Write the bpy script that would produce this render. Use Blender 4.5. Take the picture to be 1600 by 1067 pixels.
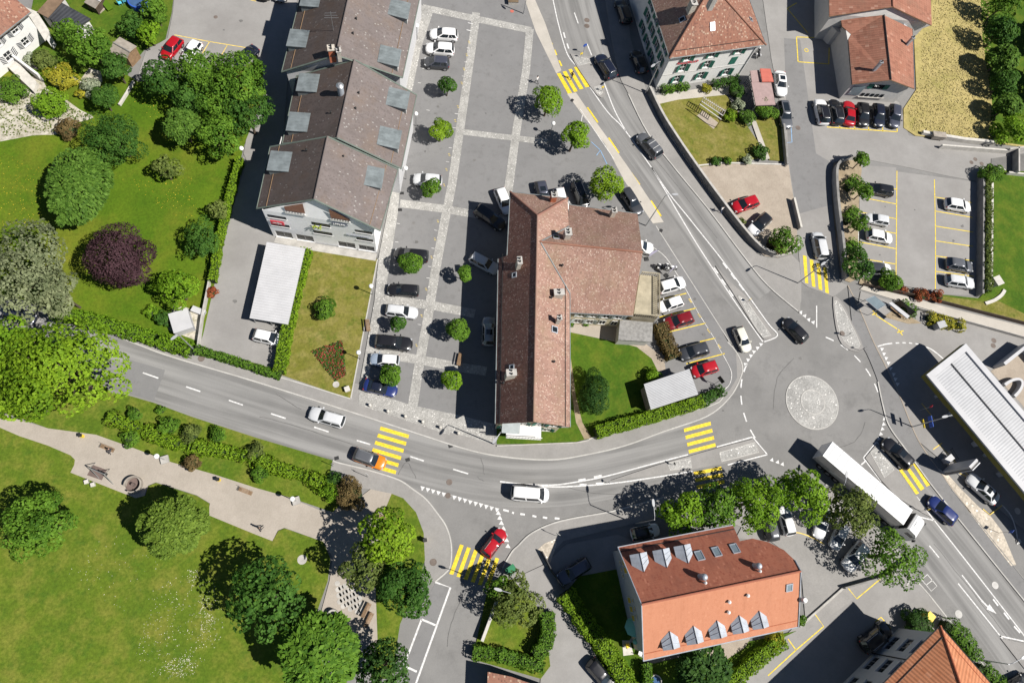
# Aerial view of a small Swiss town: plaza, roundabout, park. Everything is built in metres on a flat site.
import bpy, bmesh, math, random
import numpy as np
from mathutils import Vector, Matrix

sc = bpy.context.scene
for o in list(bpy.data.objects):
    bpy.data.objects.remove(o)
COL = sc.collection
R = math.radians

# ------------------------------------------------------------------ camera
CAM_H, FPX, IW, IH, NADX, NADY = 87.0, 1068.0, 1600.0, 1067.0, 658.0, 890.0
_up = -Vector(((NADX - IW / 2) / FPX, -(NADY - IH / 2) / FPX, -1.0)).normalized()
_x = Vector((1, 0, 0)); _x = (_x - _up * _x.dot(_up)).normalized()
_y = _up.cross(_x)
ROT = Matrix((_x, _y, _up))
cd = bpy.data.cameras.new('camera'); cam = bpy.data.objects.new('camera', cd); COL.objects.link(cam)
cd.sensor_width = 36.0; cd.lens = FPX / IW * 36.0; cd.clip_end = 6000
cam.matrix_world = Matrix.Translation((0, 0, CAM_H)) @ ROT.to_4x4()
sc.camera = cam

# ------------------------------------------------------------------ light
SHX, SHY = -0.757, 0.300                      # ground shadow of a 1 m pole
sun_dir = Vector((-SHX, -SHY, 1.0)).normalized()
w = bpy.data.worlds.new('World'); sc.world = w; w.use_nodes = True
nt = w.node_tree; bg = nt.nodes['Background']
sky = nt.nodes.new('ShaderNodeTexSky'); sky.sky_type = 'NISHITA'; sky.sun_disc = False; sky.altitude = 900; sky.air_density = 0.75; sky.dust_density = 0.3; sky.ozone_density = 1.0
sky.sun_elevation = math.asin(sun_dir.z); sky.sun_rotation = math.atan2(sun_dir.x, sun_dir.y)
nt.links.new(sky.outputs[0], bg.inputs[0]); bg.inputs[1].default_value = 0.05
sl = bpy.data.lights.new('sun', 'SUN'); sl.energy = 5.0; sl.angle = R(0.53); sl.color = (1.0, 0.955, 0.89)
so = bpy.data.objects.new('sun', sl); COL.objects.link(so)
so.rotation_euler = sun_dir.to_track_quat('Z', 'Y').to_euler(); so.location = (40, -20, 120)
sc.view_settings.view_transform = 'Standard'; sc.view_settings.look = 'None'
sc.view_settings.gamma = 1.0; sc.view_settings.use_curve_mapping = False
sc.view_settings.exposure = 0.64

# ------------------------------------------------------------------ survey: photo pixel at height z -> metres
def G(px, py, z=0.0):
    d = ROT @ Vector(((px - IW / 2) / FPX, -(py - IH / 2) / FPX, -1.0))
    t = (z - CAM_H) / d.z
    return Vector((d.x * t, d.y * t, z))
def GL(pts, z=0.0):
    return [G(p[0], p[1], z) for p in pts]
def crop(x0, y0, k, pts):
    return [(x0 + p[0] / k, y0 + p[1] / k) for p in pts]
def sm(pts, n=5, closed=False):
    "Catmull-Rom through pixel points"
    out = []; m = len(pts)
    rng = range(m) if closed else range(m - 1)
    for i in rng:
        if closed: a, b, c, d = pts[i - 1], pts[i], pts[(i + 1) % m], pts[(i + 2) % m]
        else: a, b, c, d = pts[max(i - 1, 0)], pts[i], pts[i + 1], pts[min(i + 2, m - 1)]
        for k in range(n):
            t = k / n
            out.append(tuple(0.5 * ((2 * b[j]) + (-a[j] + c[j]) * t + (2 * a[j] - 5 * b[j] + 4 * c[j] - d[j]) * t * t + (-a[j] + 3 * b[j] - 3 * c[j] + d[j]) * t ** 3) for j in (0, 1)))
    if not closed: out.append(pts[-1])
    return out

# ------------------------------------------------------------------ materials
MAT = {}
def _mat(name):
    m = bpy.data.materials.new(name); m.use_nodes = True; MAT[name] = m
    return m, m.node_tree, m.node_tree.nodes['Principled BSDF']
def _n(nt, typ, **kw):
    n = nt.nodes.new(typ)
    for k, v in kw.items():
        if k in n.inputs.keys(): n.inputs[k].default_value = v
        else: setattr(n, k, v)
    return n
def _pos(nt): return nt.nodes.new('ShaderNodeNewGeometry').outputs['Position']
def _mix(nt, fac, a, b, blend='MIX'):
    n = nt.nodes.new('ShaderNodeMix'); n.data_type = 'RGBA'; n.blend_type = blend
    for s, v in ((n.inputs[0], fac), (n.inputs[6], a), (n.inputs[7], b)):
        if hasattr(v, 'is_output'): nt.links.new(v, s)
        elif isinstance(v, (int, float)): s.default_value = v
        else: s.default_value = (*v, 1)
    return n.outputs[2]
def _noise(nt, scale, detail=4, rough=0.6, vec=None, lo=0.35, hi=0.65):
    n = _n(nt, 'ShaderNodeTexNoise', Scale=scale, Detail=detail, Roughness=rough)
    nt.links.new(vec if vec is not None else _pos(nt), n.inputs['Vector'])
    r = nt.nodes.new('ShaderNodeMapRange'); r.inputs[1].default_value = lo; r.inputs[2].default_value = hi
    nt.links.new(n.outputs[0], r.inputs[0])
    return r.outputs[0]
def _bump(nt, bsdf, h, strength, dist=0.05):
    b = _n(nt, 'ShaderNodeBump', Strength=strength, Distance=dist)
    nt.links.new(h, b.inputs['Height']); nt.links.new(b.outputs[0], bsdf.inputs['Normal'])
def ground_mat(name, c1, c2, s1=0.12, c3=None, s3=1.5, f3=0.5, grain=0.25, gs=5.0, rough=0.9, bump=0.25, c4=None, s4=0.8):
    "two tones on a large noise, a third on a medium one, fine grain over all"
    m, nt, b = _mat(name); p = _pos(nt)
    c = _mix(nt, _noise(nt, s1, 5, 0.6, p), c1, c2)
    if c3:
        f = _n(nt, 'ShaderNodeMath', operation='MULTIPLY'); nt.links.new(_noise(nt, s3, 5, 0.65, p, 0.45, 0.75), f.inputs[0]); f.inputs[1].default_value = f3
        c = _mix(nt, f.outputs[0], c, c3)
    if c4: c = _mix(nt, _noise(nt, s4, 6, 0.75, p, 0.52, 0.72), c, c4)
    g = _noise(nt, gs, 3, 0.7, p, 0.2, 0.8)
    d = _mix(nt, g, (1 - grain,) * 3, (1 + grain,) * 3)
    c = _mix(nt, 1.0, c, d, 'MULTIPLY')
    nt.links.new(c, b.inputs['Base Color']); b.inputs['Roughness'].default_value = rough
    b.inputs['Specular IOR Level'].default_value = 0.2
    if bump: _bump(nt, b, g, bump, 0.06)
    return m
def plain(name, col, rough=0.6, metal=0.0, var=0.1, scale=1.5, spec=0.3, coat=0.0, bump=0.0, bscale=8.0, obj=False):
    m, nt, b = _mat(name)
    p = nt.nodes.new('ShaderNodeTexCoord').outputs['Object'] if obj else _pos(nt)
    f = _noise(nt, scale, 4, 0.6, p)
    nt.links.new(_mix(nt, f, [v * (1 - var) for v in col], [min(1, v * (1 + var)) for v in col]), b.inputs['Base Color'])
    b.inputs['Roughness'].default_value = rough; b.inputs['Metallic'].default_value = metal
    b.inputs['Specular IOR Level'].default_value = spec; b.inputs['Coat Weight'].default_value = coat
    b.inputs['Coat Roughness'].default_value = 0.08
    if bump: _bump(nt, b, _noise(nt, bscale, 3, 0.6, p), bump, 0.03)
    return m
def cobble_mat(name, base, light, scale=5.5, fl=0.8):
    m, nt, b = _mat(name); p = _pos(nt)
    v = _n(nt, 'ShaderNodeTexVoronoi', Scale=scale); nt.links.new(p, v.inputs['Vector'])
    sep = nt.nodes.new('ShaderNodeSeparateColor'); nt.links.new(v.outputs['Color'], sep.inputs[0])
    c = _mix(nt, _noise(nt, 0.5, 4, 0.6, p), [x * 0.86 for x in base], [x * 1.12 for x in base])
    r = nt.nodes.new('ShaderNodeMapRange'); r.inputs[1].default_value = 0.955; r.inputs[2].default_value = 0.975
    nt.links.new(sep.outputs[0], r.inputs[0])
    f = _n(nt, 'ShaderNodeMath', operation='MULTIPLY'); nt.links.new(r.outputs[0], f.inputs[0]); f.inputs[1].default_value = fl
    c = _mix(nt, f.outputs[0], c, light)
    dk = nt.nodes.new('ShaderNodeMapRange'); dk.inputs[3].default_value = 0.78; dk.inputs[4].default_value = 1.14
    nt.links.new(sep.outputs[1], dk.inputs[0])
    cc = nt.nodes.new('ShaderNodeCombineColor')
    for i in range(3): nt.links.new(dk.outputs[0], cc.inputs[i])
    c = _mix(nt, 1.0, c, cc.outputs[0], 'MULTIPLY')
    nt.links.new(c, b.inputs['Base Color']); b.inputs['Roughness'].default_value = 0.85; b.inputs['Specular IOR Level'].default_value = 0.2
    inv = _n(nt, 'ShaderNodeMath', operation='SUBTRACT'); inv.inputs[0].default_value = 1.0; nt.links.new(v.outputs['Distance'], inv.inputs[1])
    _bump(nt, b, inv.outputs[0], 0.4, 0.05)
    return m
def tile_mat(name, ca, cb, light, dark, tw=0.2, th=0.3, lightf=0.12, wave=0.0, moss=None, row=0.35):
    "clay tiles laid out in the roof's own metres (UV)"
    m, nt, b = _mat(name)
    uv = nt.nodes.new('ShaderNodeUVMap').outputs[0]; p = _pos(nt)
    mp = nt.nodes.new('ShaderNodeMapping'); nt.links.new(uv, mp.inputs[0]); mp.inputs['Scale'].default_value = (1 / tw, 1 / th, 1)
    v = nt.nodes.new('ShaderNodeVectorMath'); v.operation = 'FLOOR'; nt.links.new(mp.outputs[0], v.inputs[0])
    wn = nt.nodes.new('ShaderNodeTexWhiteNoise'); wn.noise_dimensions = '2D'; nt.links.new(v.outputs[0], wn.inputs['Vector'])
    sep = nt.nodes.new('ShaderNodeSeparateColor'); nt.links.new(wn.outputs['Color'], sep.inputs[0])
    c = _mix(nt, _noise(nt, 0.35, 5, 0.65, p), ca, cb)
    r1 = nt.nodes.new('ShaderNodeMapRange'); r1.inputs[1].default_value = 1 - lightf; r1.inputs[2].default_value = 1 - lightf * 0.5; nt.links.new(sep.outputs[0], r1.inputs[0])
    c = _mix(nt, r1.outputs[0], c, light)
    r2 = nt.nodes.new('ShaderNodeMapRange'); r2.inputs[1].default_value = 0.70; r2.inputs[2].default_value = 1.0; nt.links.new(sep.outputs[1], r2.inputs[0])
    c = _mix(nt, r2.outputs[0], c, dark)
    if moss:
        c = _mix(nt, _noise(nt, 0.3, 6, 0.75, p, 0.48, 0.85), c, moss)
    ms = nt.nodes.new('ShaderNodeMapping'); nt.links.new(uv, ms.inputs[0]); ms.inputs['Scale'].default_value = (1.6, 0.16, 1)
    fs = _n(nt, 'ShaderNodeMath', operation='MULTIPLY'); nt.links.new(_noise(nt, 1.0, 4, 0.65, ms.outputs[0], 0.48, 0.8), fs.inputs[0]); fs.inputs[1].default_value = 0.55
    c = _mix(nt, fs.outputs[0], c, [x * 0.8 for x in dark])
    fr = nt.nodes.new('ShaderNodeVectorMath'); fr.operation = 'FRACTION'; nt.links.new(mp.outputs[0], fr.inputs[0])
    sx = nt.nodes.new('ShaderNodeSeparateXYZ'); nt.links.new(fr.outputs[0], sx.inputs[0])
    nt.links.new(c, b.inputs['Base Color']); b.inputs['Roughness'].default_value = 0.85; b.inputs['Specular IOR Level'].default_value = 0.2
    hsum = _n(nt, 'ShaderNodeMath', operation='ADD'); nt.links.new(sx.outputs[1], hsum.inputs[0])
    if wave:
        q = _n(nt, 'ShaderNodeMath', operation='PINGPONG'); q.inputs[1].default_value = 0.5; nt.links.new(sx.outputs[0], q.inputs[0])
        q2 = _n(nt, 'ShaderNodeMath', operation='MULTIPLY'); nt.links.new(q.outputs[0], q2.inputs[0]); q2.inputs[1].default_value = wave
        nt.links.new(q2.outputs[0], hsum.inputs[1])
    else: hsum.inputs[1].default_value = 0
    _bump(nt, b, hsum.outputs[0], row, 0.05)
    return m
def leaf_mat(name, c1, c2, trans=0.25, rough=0.65):
    m, nt, b = _mat(name)
    a = nt.nodes.new('ShaderNodeAttribute'); a.attribute_name = 'v'
    c = _mix(nt, a.outputs['Fac'], c1, c2)
    nt.links.new(c, b.inputs['Base Color']); b.inputs['Roughness'].default_value = rough; b.inputs['Specular IOR Level'].default_value = 0.12
    t = nt.nodes.new('ShaderNodeBsdfTranslucent'); nt.links.new(_mix(nt, 1.0, c, (1.25, 1.3, 0.6), 'MULTIPLY'), t.inputs[0])
    mx = nt.nodes.new('ShaderNodeMixShader'); mx.inputs[0].default_value = trans
    nt.links.new(b.outputs[0], mx.inputs[1]); nt.links.new(t.outputs[0], mx.inputs[2])
    nt.links.new(mx.outputs[0], nt.nodes['Material Output'].inputs[0])
    return m
def paint_mat(name, col, rough=0.25, metal=0.0, coat=0.6):
    return plain(name, col, rough, metal, 0.03, 3.0, 0.4, coat, obj=True)

def road_mat(name, c1, c2, tr):
    "asphalt with tyre polish running along the ribbon (UV: u across in metres, v along)"
    m, nt, b = _mat(name); p = _pos(nt)
    uv = nt.nodes.new('ShaderNodeUVMap').outputs[0]
    mp = nt.nodes.new('ShaderNodeMapping'); nt.links.new(uv, mp.inputs[0]); mp.inputs['Scale'].default_value = (1.0, 0.035, 1)
    c = _mix(nt, _noise(nt, 0.16, 5, 0.6, p), c1, c2)
    s = _noise(nt, 0.9, 3, 0.55, mp.outputs[0], 0.4, 0.62)
    f = _n(nt, 'ShaderNodeMath', operation='MULTIPLY'); nt.links.new(s, f.inputs[0]); f.inputs[1].default_value = 0.85
    c = _mix(nt, f.outputs[0], c, tr)
    g = _noise(nt, 5.0, 3, 0.7, p, 0.2, 0.8)
    c = _mix(nt, 1.0, c, _mix(nt, g, (0.945,) * 3, (1.055,) * 3), 'MULTIPLY')
    nt.links.new(c, b.inputs['Base Color']); b.inputs['Roughness'].default_value = 0.9; b.inputs['Specular IOR Level'].default_value = 0.2
    _bump(nt, b, g, 0.06, 0.05)
    return m

ground_mat('asphalt', (.160, .157, .152), (.196, .192, .186), 0.10, (.222, .217, .209), 0.35, 0.5, 0.06, 5, bump=0.08, c4=(.142, .139, .135), s4=.28)
road_mat('road_lane', (.143, .141, .137), (.176, .173, .168), (.250, .246, .238))
ground_mat('asphalt_plaza', (.162, .160, .159), (.182, .180, .179), 0.16, (.202, .199, .195), 0.5, 0.35, 0.05, 6, bump=0.08, c4=(.140, .138, .136), s4=.9)
ground_mat('asphalt_light', (.215, .207, .198), (.262, .254, .244), 0.14, (.185, .178, .170), 0.5, 0.40, 0.055, 5, bump=0.08)
ground_mat('asphalt_dark', (.115, .112, .108), (.15, .146, .14), 0.2, (.19, .185, .175), 0.8, 0.4, 0.12, 5, bump=0.12)
ground_mat('pavement', (.215, .208, .198), (.26, .25, .238), 0.2, (.19, .182, .172), 0.9, 0.45, 0.09, 5, bump=0.1)
ground_mat('pavement_beige', (.36, .335, .295), (.43, .40, .355), 0.2, (.31, .285, .25), 0.7, 0.4, 0.06, 5, bump=0.08)
ground_mat('kerb_stone', (.34, .33, .31), (.42, .41, .385), 0.6, None, 1, 0, 0.12, 4)
ground_mat('gravel_path', (.295, .262, .222), (.342, .305, .262), 0.2, (.255, .224, .188), 1.2, 0.4, 0.10, 6, bump=0.15)
ground_mat('gravel_tan', (.285, .242, .195), (.34, .292, .238), 0.2, (.225, .188, .15), 0.9, 0.5, 0.14, 5, bump=0.2)
ground_mat('gravel_white', (.37, .34, .285), (.46, .43, .37), 0.4, (.13, .13, .05), 1.3, 1.0, 0.35, 4, bump=0.3)
ground_mat('lawn', (.064, .110, .008), (.096, .134, .011), 0.10, (.175, .160, .032), 0.40, 0.70, 0.34, 3.2, 1.0, 0.5, c4=(.050, .100, .008), s4=.55)
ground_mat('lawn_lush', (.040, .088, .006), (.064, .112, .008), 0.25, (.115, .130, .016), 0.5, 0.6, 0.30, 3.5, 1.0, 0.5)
ground_mat('lawn_garden', (.050, .102, .004), (.076, .128, .006), 0.2, (.155, .145, .016), 0.09, 0.85, 0.32, 3.5, 1.0, 0.5)
ground_mat('lawn_dry', (.118, .122, .018), (.160, .145, .034), 0.22, (.245, .200, .075), 0.6, 0.7, 0.34, 3.2, 1.0, 0.5, c4=(.070, .104, .010), s4=.5)
ground_mat('field_dry', (.31, .255, .105), (.365, .30, .125), 0.10, (.175, .17, .042), 0.22, 0.8, 0.26, 2.6, 1.0, 0.4)
ground_mat('soil', (.10, .07, .045), (.16, .12, .075), 0.4, None, 1, 0, 0.2, 4)
ground_mat('mulch', (.24, .19, .125), (.32, .26, .18), 0.4, (.14, .11, .07), 1.5, 0.5, 0.2, 4)
ground_mat('country', (.06, .09, .02), (.11, .12, .03), 0.02, (.16, .14, .05), 0.08, 0.4, 0.2, 1)
cobble_mat('cobble', (.310, .303, .285), (.68, .66, .62), 8.5, 0.7)
cobble_mat('cobble_round', (.31, .305, .29), (.72, .70, .66), 7.5, 0.85)
cobble_mat('pebbles', (.44, .39, .32), (.8, .76, .68), 4.0, 0.8)
plain('white_line', (.54, .535, .525), 0.7, var=0.22, scale=4.0)
plain('white_worn', (.52, .51, .49), 0.8, var=0.2, scale=2.0)
plain('yellow_line', (.62, .46, .030), 0.7, var=0.22, scale=3.5)
plain('yellow_worn', (.62, .46, .10), 0.8, var=0.2, scale=2.0)
plain('blue_line', (.20, .34, .52), 0.8, var=0.15)
plain('tar', (.105, .103, .10), 0.85, var=0.25)
plain('manhole', (.13, .105, .09), 0.7, var=0.2)
plain('manhole_pale', (.42, .41, .39), 0.8, var=0.1)
plain('iron', (.05, .05, .05), 0.5, 0.6)
plain('steel', (.42, .43, .44), 0.45, 0.7, spec=0.5)
plain('zinc', (.40, .43, .47), 0.5, 0.45, 0.12, 1.2)
plain('zinc_old', (.185, .21, .215), 0.55, 0.25, 0.22, 0.9)
plain('copper_edge', (.14, .17, .145), 0.6, 0.2)
plain('concrete', (.36, .345, .32), 0.85, var=0.15, scale=1.2, bump=0.1)
plain('concrete_dark', (.20, .195, .185), 0.85, var=0.2, scale=1.0)
plain('terrace', (.31, .275, .20), 0.85, var=0.18, scale=0.8)
plain('stone_white', (.46, .44, .40), 0.8, var=0.12)
plain('plaster_white', (.60, .595, .575), 0.85, var=0.03)
plain('plaster_gable', (.80, .80, .80), 0.85, var=0.03)
plain('plaster_grey', (.46, .46, .465), 0.85, var=0.03)
plain('plaster_cream', (.50, .44, .32), 0.85, var=0.05)
plain('plaster_pale', (.44, .43, .41), 0.85, var=0.06)
plain('glass_dark', (.012, .015, .018), 0.12, 0.0, 0.1, 1.0, 0.35)
plain('glass_pale', (.16, .20, .22), 0.1, 0.0, 0.1, 1.0, 0.8)
plain('frame_white', (.58, .575, .56), 0.5, var=0.02)
plain('frame_grey', (.22, .22, .22), 0.5, var=0.04)
plain('shutter_green', (.022, .115, .085), 0.55, var=0.1)
plain('shutter_grey', (.30, .33, .33), 0.55, var=0.1)
plain('shutter_yellow', (.62, .43, .05), 0.55, var=0.1)
plain('shutter_black', (.03, .035, .045), 0.5, var=0.1)
plain('blind_brown', (.24, .115, .075), 0.7, var=0.08)
plain('wood', (.20, .13, .075), 0.75, var=0.2, scale=2.0)
plain('wood_grey', (.27, .24, .205), 0.8, var=0.18, scale=1.5)
plain('wood_dark', (.07, .05, .038), 0.8, var=0.2)
plain('roof_felt', (.30, .215, .205), 0.85, var=0.08)
plain('mat_brown', (.125, .092, .082), 0.9, var=0.12)
plain('roof_red', (.42, .115, .085), 0.75, var=0.08)
plain('roof_brown', (.17, .115, .075), 0.85, var=0.15)
plain('metal_black', (.060, .063, .070), 0.5, 0.3, 0.18, 0.8)
plain('metal_white', (.42, .42, .428), 0.5, 0.0, 0.05, 0.6)
plain('metal_pale', (.34, .345, .355), 0.5, 0.1, 0.06, 0.6)
plain('roof_gravel', (.22, .215, .205), 0.9, var=0.2, scale=2.5, bump=0.3)
plain('olive', (.13, .12, .02), 0.6, var=0.08)
plain('brick_red', (.38, .12, .06), 0.8, var=0.15, scale=4)
plain('chimney_stone', (.42, .385, .33), 0.85, var=0.2, scale=3)
plain('bark', (.085, .065, .048), 0.9, var=0.25, scale=4, bump=0.4)
plain('rubber', (.022, .022, .022), 0.8, var=0.1, spec=0.2)
plain('rim', (.45, .45, .46), 0.35, 0.8, spec=0.5)
plain('rim_dark', (.06, .06, .065), 0.4, 0.5)
plain('car_glass', (.012, .016, .020), 0.04, 0.0, 0.02, 1, 0.9)
plain('car_lamp', (.40, .41, .42), 0.15, 0.2, 0.02, 1, 0.7)
plain('car_tail', (.36, .012, .012), 0.2, 0.0, 0.02, 1, 0.7)
plain('black_trim', (.018, .018, .02), 0.5, var=0.05)
plain('plastic_yellow', (.72, .53, .03), 0.5, var=0.05)
plain('plastic_blue', (.03, .09, .40), 0.4, var=0.05)
plain('plastic_cyan', (.10, .42, .55), 0.5, var=0.05)
plain('plastic_green', (.02, .16, .07), 0.6, var=0.08)
plain('plastic_red', (.42, .03, .025), 0.5, var=0.05)
plain('parasol_green', (.22, .50, .36), 0.8, var=0.06)
plain('sign_blue', (.02, .075, .36), 0.5, var=0.03)
plain('banner', (.50, .47, .62), 0.8, var=0.04)
plain('lamp_globe', (.80, .80, .78), 0.35, var=0.02)
plain('pool_water', (.05, .10, .20), 0.05, var=0.1, spec=0.6)
plain('skin', (.48, .29, .21), 0.6, var=0.03)
plain('hair', (.035, .024, .018), 0.7, var=0.1)
plain('cloth_black', (.025, .025, .03), 0.85, var=0.1)
plain('cloth_white', (.70, .69, .67), 0.85, var=0.05)
plain('cloth_blue', (.045, .065, .13), 0.85, var=0.1)
plain('letter_blue', (.06, .115, .23), 0.6, var=0.05)
plain('letter_red', (.50, .04, .06), 0.6, var=0.05)
plain('letter_grey', (.28, .30, .36), 0.6, var=0.05)
plain('sign_green', (.30, .36, .05), 0.6, var=0.05)
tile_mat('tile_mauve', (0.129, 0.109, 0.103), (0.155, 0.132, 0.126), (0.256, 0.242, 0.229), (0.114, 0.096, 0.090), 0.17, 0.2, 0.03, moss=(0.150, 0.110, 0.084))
tile_mat('tile_mauve_dark', (0.086, 0.069, 0.062), (0.110, 0.087, 0.080), (0.169, 0.154, 0.146), (0.075, 0.059, 0.054), 0.17, 0.2, 0.03, moss=(0.101, 0.064, 0.044))  # darker copy of the mauve tiles: shade of the west slopes in the colour
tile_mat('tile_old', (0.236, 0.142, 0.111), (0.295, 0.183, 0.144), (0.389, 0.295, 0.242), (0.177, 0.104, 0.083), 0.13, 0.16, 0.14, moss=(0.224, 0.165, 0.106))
tile_mat('tile_old_dark', (0.211, 0.105, 0.081), (0.262, 0.134, 0.102), (0.384, 0.275, 0.224), (0.134, 0.067, 0.052), 0.13, 0.16, 0.14, moss=(0.198, 0.123, 0.090))  # old tiles darkened for the west slope, which faces away from the sun
tile_mat('tile_rust', (0.211, 0.097, 0.065), (0.259, 0.130, 0.091), (0.389, 0.281, 0.205), (0.146, 0.069, 0.052), 0.17, 0.22, 0.12, moss=(0.184, 0.113, 0.084))
tile_mat('tile_orange', (.400, .172, .100), (.415, .182, .107), (.43, .195, .115), (.385, .162, .092), 0.2, 0.3, 0.04)
tile_mat('tile_orange_aged', (.275, .098, .060), (.315, .116, .071), (.38, .15, .095), (.25, .080, .050), 0.2, 0.3, 0.05, moss=(.19, .080, .058))
tile_mat('tile_roman', (.262, .115, .076), (.300, .140, .096), (.36, .20, .145), (.22, .095, .064), 0.45, 0.55, 0.06, wave=2.5, row=0.8, moss=(.19, .115, .08))
tile_mat('tile_roman_new', (.430, .175, .088), (.460, .195, .100), (.48, .215, .12), (.39, .15, .072), 0.45, 0.55, 0.05, wave=2.5, row=0.8)
LEAFS = {
 'leaf_grass': ((.070, .125, .014), (.125, .185, .026)),
 'leaf_bright': ((.075, .165, .008), (.135, .235, .014)), 'leaf_mid': ((.045, .115, .010), (.095, .180, .018)),
 'leaf_dark': ((.024, .075, .010), (.055, .120, .018)), 'leaf_deep': ((.018, .055, .010), (.042, .092, .016)),
 'leaf_olive': ((.070, .105, .022), (.120, .150, .036)), 'leaf_grey': ((.105, .130, .062), (.175, .195, .105)),
 'leaf_spray': ((.045, .105, .012), (.090, .165, .024)), 'leaf_purple': ((.030, .013, .017), (.062, .032, .038)),
 'leaf_yellow': ((.19, .20, .015), (.30, .27, .028)), 'leaf_brown': ((.085, .062, .025), (.14, .10, .04)),
 'leaf_red': ((.16, .035, .02), (.26, .08, .03)), 'leaf_silver': ((.20, .24, .16), (.33, .36, .25)), 'leaf_lime': ((.085, .170, .008), (.155, .245, .014))}
for k, (a, b_) in LEAFS.items(): leaf_mat(k, [x * .85 for x in a], [x * 1.3 for x in b_])
plain('hedge_core', (.018, .032, .008), 0.95, var=0.3)  # solid core in hedges and shrubs, coloured dark as shade between the leaves
PAINTS = dict(white=(.66, .66, .655), cream=(.60, .585, .50), silver=(.50, .51, .52), bluesilver=(.36, .43, .52), grey=(.13, .135, .145), darkgrey=(.055, .058, .065),
              black=(.012, .012, .014), navy=(.010, .013, .026), blue=(.014, .026, .12), red=(.33, .007, .014), darkred=(.15, .007, .011), orange=(.56, .165, .008), violet=(.070, .075, .10), palegrey=(.30, .31, .32))
for k, c in PAINTS.items(): paint_mat('paint_' + k, c, 0.28, 0.0 if k == 'silver' else 0.35 if k in ('bluesilver', 'grey', 'darkgrey', 'palegrey', 'violet') else 0.0)

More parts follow.
